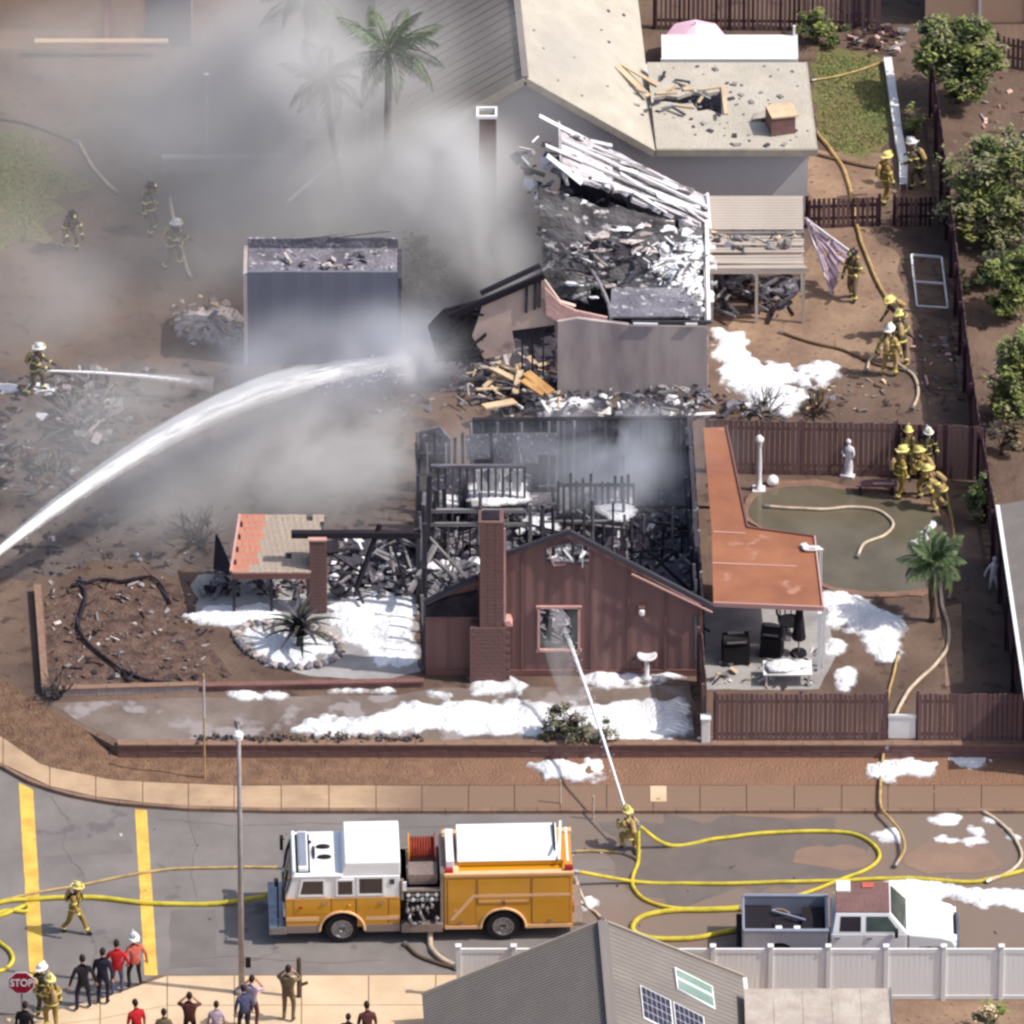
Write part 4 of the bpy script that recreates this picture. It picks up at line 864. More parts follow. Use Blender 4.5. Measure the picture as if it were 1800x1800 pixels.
for q, zz in (([(818, 842), (922, 838), (926, 884), (830, 890)], 1.25), ([(1024, 858), (1112, 862), (1108, 918), (1050, 900)], 1.0), ([(760, 868), (812, 862), (810, 892), (765, 894)], .8), ([(925, 900), (975, 900), (985, 935), (930, 940)], .5)):   # fallen ceiling boards under foam
    pz_ = [G(u, v, zz)-O for u, v in q]; MB().prism([(p.x, p.y) for p in pz_], lambda x, y: (x, y, zz), (0, 0, -.05)).build('ceiling_board', 'ash_wood', t)
    foam([q], zz+.01, .09, edge=.16, label='white foam lying on a fallen ceiling board in the roofless house')
# ---- rust-red patio roof around the house corner
PR = [(1236, 752), (1277, 750), (1314, 928), (1432, 944), (1447, 1069), (1254, 1061), (1251, 932)]; pz = 2.25
pts = [G(u, v, pz) for u, v in PR]; t = thing('patio_roof', 'rust red flat patio roof wrapping the corner beside the pond', 'patio roof', (pts[0].x, pts[0].y, 0)); O3 = Vector((pts[0].x, pts[0].y, 0))
MB().prism([(p.x-O3.x, p.y-O3.y) for p in pts], lambda x, y: (x, y, pz), (0, 0, -.07)).build('deck', 'rust_roof', t)
for i, j in ((1, 2), (2, 3), (3, 4), (4, 5)): strut('edge_trim', 'pink_trim' if i > 2 else 'brown_trim', t, pts[i]-O3+Vector((0, 0, -.02)), pts[j]-O3+Vector((0, 0, -.02)), .05, .16)
for p, q in (((1252, 990), (1400, 996)), ((1254, 935), (1310, 938))): a, c = G(*p, pz)-O3, G(*q, pz)-O3; strut('seam', 'pink_trim', t, a+Vector((0, 0, .012)), c+Vector((0, 0, .012)), .05, .02)
for u_, v_, w_ in ((1441, 1072, .12), (1443, 960, .1), (1318, 938, .1)): p = G(u_, v_, pz)-O3; piece('post', 'white_paint', t, (p.x, p.y, (pz-.1)/2), (w_, w_, pz-.1))
p = G(1448, 1068, pz)-O3; piece('downpipe', 'white_paint', t, (p.x+.02, p.y+.1, pz/2), (.09, .09, pz))
b = MB(); p = G(1426, 968, pz); b.blob((0, 0, .08), (.3, .14, .09), 3, .3); b.box((-.18, .1, .1), (.2, .3, .06), .5); tag(b.build('cloth', 'white_cloth', loc=p), 'crumpled white cloth lying on the rust red roof edge', 'cloth')
# things under it
def grill(label, u, v, rz, s=1):
    t = thing('barbecue', label, 'barbecue', G(u, v), rz)
    b = MB(); b.span((-.42*s, -.25, .02), (.42*s, .25, .7)); b.build('cabinet', 'black', t, bevel=.02)
    b = MB(); n = 10; vs = [(x, -.26*math.cos(math.pi*i/n), .76+.3*math.sin(math.pi*i/n)) for x in (-.4*s, .4*s) for i in range(n+1)]
    b.add(vs, [(i, i+1, n+2+i, n+1+i) for i in range(n)]+[tuple(range(n+1)), tuple(range(2*n+1, n, -1))]); b.build('lid', 'black', t)
    piece('handle', 'steel', t, (0, -.3, .9), (.6*s, .04, .04)); piece('shelf', 'steel', t, (.58*s, 0, .72), (.3, .46, .04)); piece('shelf', 'galvanised', t, (0, 0, 1.08), (.5, .12, .03))
    for x in (-.36*s, .36*s): MB().lathe([(.07, -.03), (.07, .03)], (x, -.26, .07), 10, axis='Y').build('wheel', 'rubber', t)
grill('black barbecue with closed lid nearest the house corner on the patio', 1293, 1163, .1)
grill('smaller black barbecue beside the white foam covered table', 1357, 1150, -.2, .8)
t = thing('patio_table', 'low white table heaped with foam under the rust roof', 'table', G(1384, 1196))
piece('tabletop', 'white_paint', t, (0, 0, .45), (1.5, .8, .05))
for x in (-.65, .65):
    for y in (-.33, .33): piece('leg', 'white_paint', t, (x, y, .22), (.06, .06, .44))
b = MB(); b.blob((-.1, 0, .52), (.62, .34, .14), 5, .35); b.blob((.4, .1, .52), (.3, .26, .1), 8, .35); tag(b.build('foam', 'foam', loc=G(1384, 1196), smooth=True), 'foam heaped on the low patio table', kind='stuff')
t = thing('folded_parasol', 'dark folded parasol standing by the patio post', 'parasol', G(1404, 1150))
b = MB(); b.tube([(0, 0, .05), (0, 0, 2.0)], .025); b.build('pole', 'steel', t); b = MB(); b.lathe([(.03, 1.95), (.1, 1.7), (.17, 1.1), (.22, .6), (.12, .55)], n=10); b.build('canopy', 'black_cloth', t); b = MB(); b.lathe([(.26, 0), (.24, .1), (.05, .12)]); b.build('base', 'black', t)
t = thing('patio_chair', 'dark round backed patio chair at the rear of the patio', 'chair', G(1388, 1112), .4)
b = MB(); b.lathe([(.36, .4), (.38, .46), (.1, .48)], n=14); b.build('seat', 'black', t)
b = MB(); b.tube([(.4*math.cos(a), .4*math.sin(a)+.02, .75+.12*math.sin(a)) for a in np.linspace(-.3, math.pi+.3, 12)], .04); 
for a in np.linspace(0, math.pi, 7): b.tube([(.35*math.cos(a), .35*math.sin(a), .45), (.4*math.cos(a), .4*math.sin(a), .78)], .02, 6)
b.build('backrest', 'black', t)
for a in (.7, 2.4, 3.9, 5.5): strut('leg', 'black', t, (.3*math.cos(a), .3*math.sin(a), 0), (.28*math.cos(a), .28*math.sin(a), .42), .04)
rubble([(1245, 1150), (1440, 1140), (1430, 1210), (1245, 1212)], 60, .02, ['foam', 'ash_wood', 'char', 'cream_board'], (.08, .3), lift=.1, label='small litter on the patio slab')

# ---- collapsed garage front in the left front yard
F = G(545, 1078, 0); t = thing('gate_ruin', 'burnt garage ruin with orange tile roof piece, brick pillar and black beam', 'ruin', F); O = F; L = lambda p: Vector(p)-O
px_, hz = L(G(559, 1078)), H(559, 1078, 950)
b = MB(); b.box((px_.x, px_.y+.2, hz/2), (.46, .46, hz-.02)); b.build('pillar_core', 'brown_mortar', t)
rows = 20
for r in range(rows):
    z = hz*(r+.5)/rows
    for k in range(2): piece('brick', 'brown_brick', t, (px_.x-.13+.26*k, px_.y-.03, z), (.25, .06, hz/rows-.014)); piece('brick', 'brown_brick', t, (px_.x+.25, px_.y+.08+.26*k, z), (.06, .25, hz/rows-.014))
piece('capstone', 'pink_trim', t, (px_.x, px_.y+.2, hz+.03), (.58, .56, .06))
Yb = G(640, 1078).y
def wb(u, v, dy=0): q = W(u, v, Yb+dy); return Vector((q.x-O.x, q.y-O.y, q.z))
strut('beam', 'char_deep', t, wb(512, 939, .2), wb(740, 939, .2), .2, .2); strut('burnt_timber', 'char_deep', t, wb(626, 1035, -.1), wb(668, 922, .3), .12); strut('burnt_timber', 'char', t, wb(690, 955, .4), wb(715, 1040, .4), .08)
for u_ in (735, 748): strut('post', 'char', t, L(G(u_, 1060)), L(G(u_, 1060))+Vector((0, 0, 2.7)), .12)
T0, T1, T2, T3 = L(G(424, 908, 2.3)), L(G(572, 908, 2.3)), L(G(545, 1008, 1.55)), L(G(408, 1008, 1.55))   # the tile roof piece
b = MB(); nu, nv = 14, 9
b.add([T0, T1, T2, T3]+[p-Vector((0, 0, .1)) for p in (T0, T1, T2, T3)], [(0, 1, 2, 3), (7, 6, 5, 4), (0, 4, 5, 1), (1, 5, 6, 2), (2, 6, 7, 3), (3, 7, 4, 0)]); b.build('roof_deck', 'char', t)
for j in range(nv):
    for i in range(nu):
        if random.random() < .02: continue
        f, g_ = (i+.5+(.5 if j % 2 else 0))/nu, (j+.5)/nv
        if f > .99: continue
        p = T0.lerp(T1, f).lerp(T3.lerp(T2, f), g_)
        dv = (T3-T0); sl_ = math.atan2(-dv.z, math.hypot(dv.x, dv.y))
        piece('tile', 'tile_roof' if f < .3+.12*noise.noise(Vector((j*.7, 3, 0))) else 'tile_grey', t, p+Vector((0, 0, .05)), ((T1-T0).length/nu-.006, dv.length/nv*1.14, .035), (sl_+.06+random.uniform(-.06, .06), random.uniform(-.1, .1), random.uniform(-.08, .08)))
b = MB(); b.prism([(0, 0), (1, 0), (1, 1), (.9, 1)], lambda s, q: tuple((L(G(382, 938, 1.5)).lerp(L(G(378, 1000, .9)), s))*(1-q)+T0.lerp(T3, s)*q+Vector((-.03, 0, 0))*(q)), (-.06, 0, 0)); b.build('gable_end', 'char_deep', t)
strut('rake_board', 'pink_trim', t, T0+Vector((-.04, 0, .05)), T3+Vector((-.04, 0, .05)), .07, .14); strut('eave_board', 'brown_trim', t, T3+Vector((0, -.05, -.06)), T2+Vector((0, -.05, -.06)), .06, .2)
for s in (.02, .5, .97): p = T3.lerp(T2, s); strut('post', 'char', t, Vector((p.x, p.y+.1, 0)), p+Vector((0, .1, -.1)), .1)
rubble([(385, 1000), (545, 1015), (560, 1055), (350, 1050)], 110, 0, ['char', 'ash', 'char_deep', 'ash_wood', 'brown_brick'], (.12, .5), lift=.3, label='charred debris under the fallen tile roof')
rubble([(580, 950), (735, 945), (740, 1050), (585, 1060)], 150, 0, ['char', 'char_deep', 'ash', 'foam', 'ash_wood'], (.12, .6), lift=.3, label='charred debris behind the black beam')
sheet('floor', [(585, 945), (735, 945), (740, 1040), (580, 1045)], .012, 'char', jit=.15, thick=.01)
for i in range(10):
    u_, v_ = inside([(600, 960), (735, 950), (735, 1040), (600, 1045)]); p = L(G(u_, v_, .4)); a_ = random.uniform(0, 3.1); d = Vector((math.cos(a_), math.sin(a_), random.uniform(-.3, .5)))*random.uniform(.3, .8); strut('burnt_timber', random.choice(('char', 'ash_wood', 'char_deep')), t, p-d, p+d, .07)

# ---- house under the frame's lower edge
ra = G(1060, 1622, 3.2); t = thing('house', 'grey ribbed gable roof with solar panels and a skylight at the bottom edge', 'house', (ra.x, ra.y, RZ)); O = Vector((ra.x, ra.y, RZ)); rz_ = 3.2-RZ
pl, pr = G(742, 1774, 3.2-2.66), G(1306, 1727, 3.2-2.0)
xl, zl = pl.x-O.x, pl.z-O.z; xr, zr = pr.x-O.x, pr.z-O.z; LEN = 9.0
fl = lambda x, y: (x+.045*-y, y, rz_+(rz_-zl)*(x/-xl) if x < 0 else rz_-(rz_-zr)*(x/xr))
for nm, x_ in (('left', xl), ('right', xr)):
    b = MB(); b.prism([(0, 0), (x_, 0), (x_, -LEN), (0, -LEN)], lambda x, y: fl(x, y) if x_ > 0 or x < 0 else fl(-1e-9, y), (0, 0, -.12)); b.build('roof', 'grey_roof', t)
for i in range(64):                                           # raised seams
    y = -.07-i*.14
    if y > -LEN: strut('seam', 'grey_roof', t, Vector(fl(-.08, y))+Vector((0, 0, .012)), Vector(fl(xl, y))+Vector((0, 0, .012)), .045, .03)
for i in range(40): 
    y = -.1-i*.225; strut('seam', 'grey_roof', t, Vector(fl(.08, y))+Vector((0, 0, .006)), Vector(fl(xr, y))+Vector((0, 0, .006)), .03, .016)
strut('ridge_cap', 'grey_roof', t, Vector(fl(0, .03))+Vector((0, 0, .03)), Vector(fl(0, -LEN))+Vector((0, 0, .03)), .3, .07)
strut('rake_board', 'shingle_edge', t, Vector(fl(-.01, .03)), Vector(fl(xl, .03)), .05, .2); strut('rake_board', 'shingle_edge', t, Vector(fl(.01, .03)), Vector(fl(xr, .03)), .05, .2)
strut('gutter', 'white_paint', t, Vector(fl(xr, .03))+Vector((.06, 0, -.05)), Vector(fl(xr, -LEN))+Vector((.06, 0, -.05)), .12, .1)
b = MB(); b.prism([(xl+.5, 0), (xr-.4, 0), (xr-.4, zr-.05), (0, rz_-.3), (xl+.5, zl+.1)], lambda x, z: (x, -.4, z), (0, -.15, 0)); b.build('rear_wall', 'beige_wall', t)
b = MB(); b.span((xl+.5, -LEN, 0), (xl+.65, -.55, zl+.1)); b.span((xr-.55, -LEN, 0), (xr-.4, -.55, zr)); b.build('side_wall', 'beige_wall', t)
slr = -math.atan2(rz_-zr, xr)
def onr(u, v):                                               # point of the sunny slope seen at (u, v)
    d = ray(u, v); n_ = Vector((rz_-zr, 0, xr)); n_.normalize(); P0 = O+Vector((0, 0, rz_)); k = (P0-CAM).dot(n_)/d.dot(n_); return CAM+d*k-O
def slab_on(name, m, q, th, lift, par=None):
    n_ = Vector((rz_-zr, 0, xr)).normalized(); b = MB(); a = [onr(*p)+n_*lift for p in q]; b.add(a+[p+n_*th for p in a], [(0, 1, 2, 3), (7, 6, 5, 4)]+[(i, (i+1) % 4, (i+1) % 4+4, i+4) for i in range(4)]); return b.build(name, m, par or t)
sk1 = slab_on('skylight', 'white_paint', [(1183, 1704), (1250, 1738), (1255, 1779), (1188, 1742)], .1, .01)
slab_on('pane', 'skylight_glass', [(1186, 1709), (1248, 1740), (1249, 1752), (1188, 1721)], .02, .115, sk1); slab_on('pane', 'skylight_glass', [(1189, 1727), (1250, 1758), (1252, 1774), (1190, 1742)], .02, .115, sk1)
for q in ([(1122, 1737), (1176, 1764), (1182, 1822), (1128, 1795)], [(1180, 1766), (1234, 1793), (1240, 1851), (1186, 1824)]):
    sp = slab_on('solar_panel', 'white_paint', q, .05, .08); I = lambda f, g_: tuple((Vector(q[0]).lerp(Vector(q[1]), f)).lerp(Vector(q[3]).lerp(Vector(q[2]), f), g_))
    for i in range(6):
        for j in range(4): slab_on('solar_cell', 'solar_cell', [I(.03+.157*i, .03+.235*j), I(.03+.157*(i+1)-.015, .03+.235*j), I(.03+.157*(i+1)-.015, .03+.235*(j+1)-.02), I(.03+.157*i, .03+.235*(j+1)-.02)], .008, .132, sp)
cp = [(1308, 1738), (1563, 1738), (1572, 1860), (1312, 1860)]; pts = [G(u, v, 1.6) for u, v in cp]; t = thing('carport', 'flat pale grey carport roof between the grey roof and white fence', 'carport', (pts[0].x, pts[0].y, RZ)); O = Vector((pts[0].x, pts[0].y, RZ))
for i in range(5):
    a, c = i/5, (i+1)/5-.004; q = [pts[0].lerp(pts[1], a), pts[0].lerp(pts[1], c), pts[3].lerp(pts[2], c), pts[3].lerp(pts[2], a)]
    MB().prism([(p.x-O.x, p.y-O.y) for p in q], lambda x, y: (x, y, 2.1+.004*i), (0, 0, -.05)).build('roof_sheet', 'tan_slat', t)
strut('edge_trim', 'steel', t, pts[1]-O+Vector((.03, 0, -.02)), pts[2]-O+Vector((.03, 0, -.02)), .05, .16)
for p in pts: q = p-O; piece('post', 'white_paint', t, (q.x+(.15 if q.x < 1 else -.15), q.y+(-.15 if q.y > -1 else .15), 1.0), (.09, .09, 2.0))
# neighbour's roof at the right edge
p0 = G(1757, 888, 2.4); t = thing('house', 'dusty brown roof corner with pale gutter beyond the dark boundary fence', 'house', (p0.x, p0.y, 0)); O = Vector((p0.x, p0.y, 0)); p1 = G(1808, 1230, 2.4)-O
b = MB(); b.prism([(0, 0), (p1.x, p1.y), (7, p1.y), (7, 0)], lambda x, y: (x, y, 2.4+.25*max(0, x-p1.x*(y/p1.y))), (0, 0, -.12)); b.build('roof', 'grey_roof', t)
strut('gutter', 'white_paint', t, (-.06, 0, 2.36), (p1.x-.06, p1.y, 2.36), .12, .1); b = MB(); b.prism([(.5, -.3), (p1.x+.5, p1.y), (6, p1.y), (6, -.3)], lambda x, y: (x, y, 0), (0, 0, 2.3)); b.build('wall', 'grey_wall', t)
# beige house in the haze at the upper left
p0 = G(190, 86, 0); t = thing('house', 'beige walled house fading into smoke at the upper corner', 'house', p0); hh = 3.4
b = MB(); b.span((-8, 0, 0), (0, .15, hh)); b.span((0, .2, 0), (2.8, .35, 2.6)); b.build('wall', 'beige_wall', t, label='long beige wall')
b = MB(); b.span((0, .1, 0), (.14, 3, hh)); b.span((-.1, -.06, 0), (.02, -.01, hh)); b.build('corner_trim', 'pink_trim', t)
piece('door', 'blue_grey_wall', t, (2.0, .16, 1.05), (1.5, .06, 2.1)); piece('ledge', 'beige_wall', t, (-.2, -.5, .6), (4.4, .25, .06)); b = MB(); b.span((-8.3, -.4, hh), (3, 5, hh+.15)); b.build('roof', 'grey_roof', t)
t = thing('house', 'tan stuccoed house wall at the far corner behind the big round tree', 'house', G(1690, 40, 0)); b = MB(); b.span((-1.2, 0, 0), (9, .2, 2.8)); b.build('wall', 'beige_wall', t)
b = MB(); b.span((-1.6, -.5, 2.8), (9, 5, 2.95)); b.build('roof', 'dry_dirt', t); piece('downpipe', 'white_paint', t, (.6, -.06, 1.4), (.1, .1, 2.8)); piece('door', 'brown_trim', t, (2.6, -.03, 1.0), (1.0, .08, 2.0))
# ================================================================ VEHICLES
# ---- fire engine: local x runs from the front bumper to the tail, y away from the kerb side seen, z up
TE = thing('fire_engine', 'orange and white fire engine with pump panel pumping in the street', 'fire engine', G(486, 1661, RD), R(2.0))
EW = 2.35
def wheel(root, x, y, r, wdt, dual=False, rim='chrome'):
    s = 1 if y > EW/2 else -1
    tw = MB(); tw.lathe([(r*.62, -wdt/2), (r*.93, -wdt/2), (r, -wdt*.32), (r, wdt*.32), (r*.93, wdt/2), (r*.62, wdt/2)], (0, 0, 0), 28, axis='Y', cap=False); wh = tw.build('wheel', 'rubber', root, loc=(x, y, r), smooth=False)
    b = MB(); b.lathe([(r*.1, s*wdt*.2), (r*.18, s*wdt*.46), (r*.3, s*wdt*.36), (r*.52, s*wdt*.34), (r*.56, s*wdt*.5), (r*.63, s*wdt*.5), (r*.63, 0), (r*.1, 0)], (0, 0, 0), 24, axis='Y'); b.build('rim', rim, wh)
    b = MB()
    for k in range(8): a = k*math.pi/4; b.lathe([(r*.05, s*wdt*.33), (r*.05, s*wdt*.44)], (r*.38*math.cos(a), 0, r*.38*math.sin(a)), 6, axis='Y')
    b.build('wheel_nut', 'steel', wh); return wh
def arch(cx, r, n=12, z0=.42): return [(cx+r*math.cos(a), .5+r*math.sin(a)) for a in np.linspace(math.pi+.12, -.12, n)]
pj = lambda off: (lambda x, z: (x, off, z))
FWX, RWX = 1.98, 6.83
# cab
cabp = [(.3, .42)]+arch(FWX, .66)+[(3.72, .42), (3.72, 1.66), (.28, 1.66)]
b = MB(); b.prism(cabp, pj(0), (0, EW, 0)); b.build('cab', 'orange_paint', TE, bevel=.02)
b = MB(); b.prism([(.28, 1.66), (3.72, 1.66), (3.72, 2.42), (.5, 2.42)], pj(.02), (0, EW-.04, 0)); b.build('cab_top', 'truck_white', TE, bevel=.03)
b = MB(); b.prism([(.46, 2.42), (2.0, 2.42), (2.0, 2.5), (.56, 2.5)], pj(-.02), (0, EW+.04, 0)); b.build('cab_roof', 'truck_white', TE, bevel=.03)
b = MB(); b.prism([(1.95, 2.42), (3.74, 2.42), (3.74, 2.9), (2.08, 2.9)], pj(.06), (0, EW-.12, 0)); b.build('raised_roof', 'truck_white', TE, bevel=.04)
b = MB(); b.prism([(.262, 1.72), (.452, 2.36), (.47, 2.36), (.28, 1.72)], pj(.14), (0, EW/2-.18, 0)); b.prism([(.262, 1.72), (.452, 2.36), (.47, 2.36), (.28, 1.72)], pj(EW/2+.04), (0, EW/2-.18, 0)); b.build('windshield', 'glass_dark', TE)
for y in (.5, 1.6): strut('wiper', 'black', TE, (.24, y, 1.72), (.36, y+.4, 2.1), .025)
def door(name, x0_, x1_, z0_, z1_, wx0_, wx1_, wz0_, wz1_, m='orange_paint'):
    b = MB(); b.panel([(x0_, z0_), (x1_, z0_), (x1_, 1.64), (x0_, 1.64)], [], pj(-.012), (0, .012, 0)); d = b.build(name, m, TE)
    b = MB(); b.panel([(wx0_-.07, wz0_-.07), (wx1_+.07, wz0_-.07), (wx1_+.07, wz1_+.07), (wx0_-.07+(.12 if name == 'front_door' else 0), wz1_+.07)], [[(wx0_, wz0_), (wx1_, wz0_), (wx1_, wz1_), (wx0_+(.1 if name == 'front_door' else 0), wz1_)]], pj(-.014), (0, .034, 0)); b.build('window_frame', 'truck_white', d)
    b = MB(); b.prism([(wx0_, wz0_), (wx1_, wz0_), (wx1_, wz1_), (wx0_+(.1 if name == 'front_door' else 0), wz1_)], pj(.004), (0, .012, 0)); b.build('pane', 'glass_dark', d)
    b = MB(); b.box(((x1_-.16), -.03, 1.5), (.16, .04, .05)); b.build('handle', 'chrome', d); return d
door('front_door', .55, 1.62, 1.12, 1.64, .72, 1.42, 1.8, 2.3)
door('rear_door', 2.44, 3.34, .62, 1.64, 2.5, 3.2, 1.8, 2.36)
b = MB(); b.span((1.86, -.004, 1.78), (2.3, .03, 2.28)); b.build('side_window', 'glass_dark', TE); b = MB(); b.panel([(1.8, 1.72), (2.36, 1.72), (2.36, 2.34), (1.8, 2.34)], [[(1.86, 1.78), (2.3, 1.78), (2.3, 2.28), (1.86, 2.28)]], pj(-.014), (0, .03, 0)); b.build('window_frame', 'truck_white', TE)
b = MB(); b.span((3.42, -.01, 2.14), (3.56, .02, 2.3)); b.build('window', 'glass_dark', TE)
for x in (1.66, 2.4, 3.38): piece('door_gap', 'black', TE, (x, .012, 1.15 if x > 2 else 1.4), (.018, .03, 1.0 if x > 2 else .52))
for a_, z0_, h_ in ((.3, .98, .1), (.3, 1.62, .04)): pass
for x0_, x1_ in ((.3, 1.28), (2.7, 3.72)): piece('reflective_stripe', 'peach_stripe', TE, ((x0_+x1_)/2, -.006, .92), (x1_-x0_, .014, .13)); piece('skirt_trim', 'diamond_plate', TE, ((x0_+x1_)/2, -.012, .56), (x1_-x0_, .026, .26))
piece('cab_trim', 'peach_stripe', TE, (2.0, -.004, 1.665), (3.42, .02, .035))
b = MB(); b.tube([(FWX+.68*math.cos(a), -.02, .5+.68*math.sin(a)) for a in np.linspace(math.pi, 0, 16)], .04); b.tube([(RWX+.68*math.cos(a), -.02, .5+.68*math.sin(a)) for a in np.linspace(math.pi, 0, 16)], .04); b.build('wheel_arch_trim', 'peach_stripe', TE)
b = MB(); b.span((-.22, -.06, .4), (.3, EW+.06, .66)); b.build('front_bumper', 'chrome', TE, bevel=.03)
b = MB(); b.span((.2, .5, .75), (.285, EW-.5, 1.4)); b.build('grille', 'chrome', TE); 
for y in (.08, EW-.48): b = MB(); b.span((.22, y, .95), (.29, y+.36, 1.25)); b.build('headlight', 'truck_white', TE, bevel=.02)
for y in (-.18, EW+.18): b = MB(); b.box((.22, y, 2.0), (.1, .2, .42)); b.bar((.3, y*.8+.25, 2.3), (.22, y, 2.15), .03); b.build('mirror', 'black', TE)
b = MB(); b.box((.06, .4, 1.35), (.05, .05, 1.3)); b.box((.02, .4, 2.0), (.12, .16, .2)); b.build('antenna', 'black', TE)
# roof gear: light bar, hatches
b = MB(); b.span((.68, .18, 2.5), (.98, EW-.18, 2.66)); b.build('light_bar', 'truck_white', TE, bevel=.03); b = MB(); b.span((.72, .3, 2.66), (.94, EW-.3, 2.69)); b.build('light_bar_lens', 'silver_paint', TE)
piece('light_bar_foot', 'black', TE, (.83, EW/2, 2.505), (.42, EW-.3, .02))
piece('roof_rail', 'truck_white', TE, (.56, EW/2, 2.56), (.08, EW-.2, .1))
for x, y, dx, dy in ((1.45, 1.5, .42, .2), (1.48, .95, .42, .2), (1.16, 1.2, .09, .7), (1.06, 1.75, .1, .1)): b = MB(); b.lathe([(.5, 0), (.5, .05), (.4, .07)], (0, 0, 0), 14); o = b.build('roof_hatch', 'black', TE, loc=(x, y, 2.5)); o.scale = (dx, dy, 1)
# pump bay
b = MB(); b.span((3.76, .14, .62), (5.02, EW-.14, 1.9)); b.build('pump_body', 'black', TE)
b = MB(); b.span((3.76, -.1, .42), (5.0, .2, .72)); b.build('running_board', 'diamond_plate', TE, bevel=.015); 
b = MB(); b.span((3.74, .02, 1.82), (4.98, EW-.02, 1.9)); b.span((4.94, .0, .5), (5.04, EW, 2.5), 0); b.span((3.74, .0, 1.55), (3.84, .12, 2.25)); b.build('pump_frame', 'diamond_plate', TE)
pn_ = MB().span((3.86, .08, .78), (4.92, .15, 1.8)).build('pump_panel', 'black', TE)
random.seed(5)
for i in range(7):
    for j in range(2): b = MB(); b.lathe([(.065, 0), (.065, -.05), (.045, -.055)], (3.98+i*.14, .08, 1.52+j*.17), 10, axis='Y'); b.build('gauge', 'white_paint' if (i+j) % 2 else 'steel', pn_)
for i in range(7): x, z = 3.96+.145*i, random.uniform(.86, 1.38); b = MB(); b.lathe([(.05, .0), (.075, -.12), (.05, -.2)], (x, .08, z), 8, axis='Y'); b.build('outlet', 'chrome' if i % 2 else 'steel', pn_)
for i in range(9): x, z = 3.92+.11*i, random.uniform(.9, 1.45); strut('valve_rod', random.choice(('chrome', 'steel', 'peach_stripe', 'black')), pn_, (x, .06, z), (x+random.uniform(-.1, .1), -.02, z+random.uniform(.1, .32)), .035)
b = MB(); b.tube([(4.04, .0, 1.1), (4.0, -.14, .98), (4.08, -.16, .8), (4.2, -.1, .74)], .05); b.tube([(4.3, .0, 1.3), (4.34, -.12, 1.1), (4.44, -.1, .86)], .045); b.build('pipe', 'steel', pn_)
piece('valance', 'truck_white', TE, (3.86, .0, 2.05), (.12, .06, .3))
# hose reel on top of the pump bay
b = MB(); b.span((3.95, .45, 1.9), (4.9, 2.0, 2.0)); b.span((4.0, .3, 1.9), (4.85, 1.0, 2.25)); b.build('reel_shelf', 'diamond_plate', TE)
b = MB(); b.lathe([(.3, -.36), (.3, .36)], (4.42, 1.5, 2.42), 20, axis='X')
for k in range(9): b.lathe([(.33, -.36+k*.08), (.36, -.33+k*.08), (.33, -.3+k*.08)], (4.42, 1.5, 2.42), 20, axis='X')
rl = b.build('hose_reel', 'reel_red', TE)
for x in (4.03, 4.81): b = MB(); b.lathe([(.46, -.02), (.46, .02)], (x, 1.5, 2.42), 22, axis='X'); b.build('reel_flange', 'amber_light' if x < 4.4 else 'reel_red', rl)
# body
bp = [(5.06, .46)]+arch(RWX, .66)+[(8.92, .46), (8.92, 2.36), (5.06, 2.36)]
b = MB(); b.prism(bp, pj(0), (0, EW, 0)); b.build('body', 'orange_paint', TE, bevel=.015)
b = MB(); b.span((5.05, -.03, 2.36), (8.95, .16, 2.46)); b.span((5.05, EW-.16, 2.36), (8.95, EW+.03, 2.46)); b.span((5.05, .17, 2.36), (5.5, EW-.17, 2.4)); b.build('top_rail', 'peach_stripe', TE, bevel=.01)
b = MB(); b.span((5.5, .5, 2.4), (8.65, EW-.25, 2.55)); b.build('hose_bed', 'orange_paint', TE)
b = MB(); b.prism([(.48, 2.55), (EW-.2, 2.55), (EW-.24, 2.84), (.9, 2.86)], lambda y, z: (5.46, y, z), (3.02, 0, 0)); b.build('hose_bed_cover', 'truck_white', TE, bevel=.03)
b = MB(); b.span((5.12, .3, 2.4), (5.36, EW-.3, 2.72)); b.build('hatch_box', 'truck_white', TE, bevel=.02)
strut('grab_rail', 'truck_white', TE, (8.52, .4, 2.62), (8.62, EW-.3, 2.9), .07); strut('grab_rail', 'black', TE, (8.4, .55, 2.88), (8.4, EW-.4, 2.9), .06); strut('grab_rail', 'truck_white', TE, (8.78, .3, 2.62), (8.78, EW-.3, 2.66), .06)
for x, z in ((8.8, 2.53), (5.2, 2.5)): b = MB(); b.box((x, .12, z), (.26, .16, .14)); b.build('marker_light', 'red_light', TE, bevel=.02)
def cdoor(x0_, x1_, z0_, z1_):
    b = MB(); b.span((x0_, -.014, z0_), (x1_, 0, z1_)); d = b.build('compartment_door', 'orange_paint', TE, bevel=.008); piece('handle', 'chrome', d, ((x0_+x1_)/2, -.025, z0_+.12), (.12, .03, .05))
    b = MB(); w_ = .022; b.span((x0_-w_, -.004, z0_-w_), (x0_, .004, z1_+w_)); b.span((x1_, -.004, z0_-w_), (x1_+w_, .004, z1_+w_)); b.span((x0_, -.004, z0_-w_), (x1_, .004, z0_)); b.span((x0_, -.004, z1_), (x1_, .004, z1_+w_)); b.build('seal', 'brown_trim', d)
cdoor(5.16, 5.98, .62, 2.24); cdoor(6.06, 7.62, 1.34, 2.24); cdoor(7.7, 8.8, .62, 2.24)
b = MB(); b.prism([(5.2, .78), (5.34, .78), (5.96, 1.6), (8.84, 1.6), (8.84, 1.7), (5.9, 1.7)], pj(-.022), (0, .006, 0)); b.prism([(6.1, 1.42), (7.55, 1.42), (7.55, 1.47), (6.1, 1.47)], pj(-.022), (0, .006, 0)); b.build('reflective_stripe', 'peach_stripe', TE)
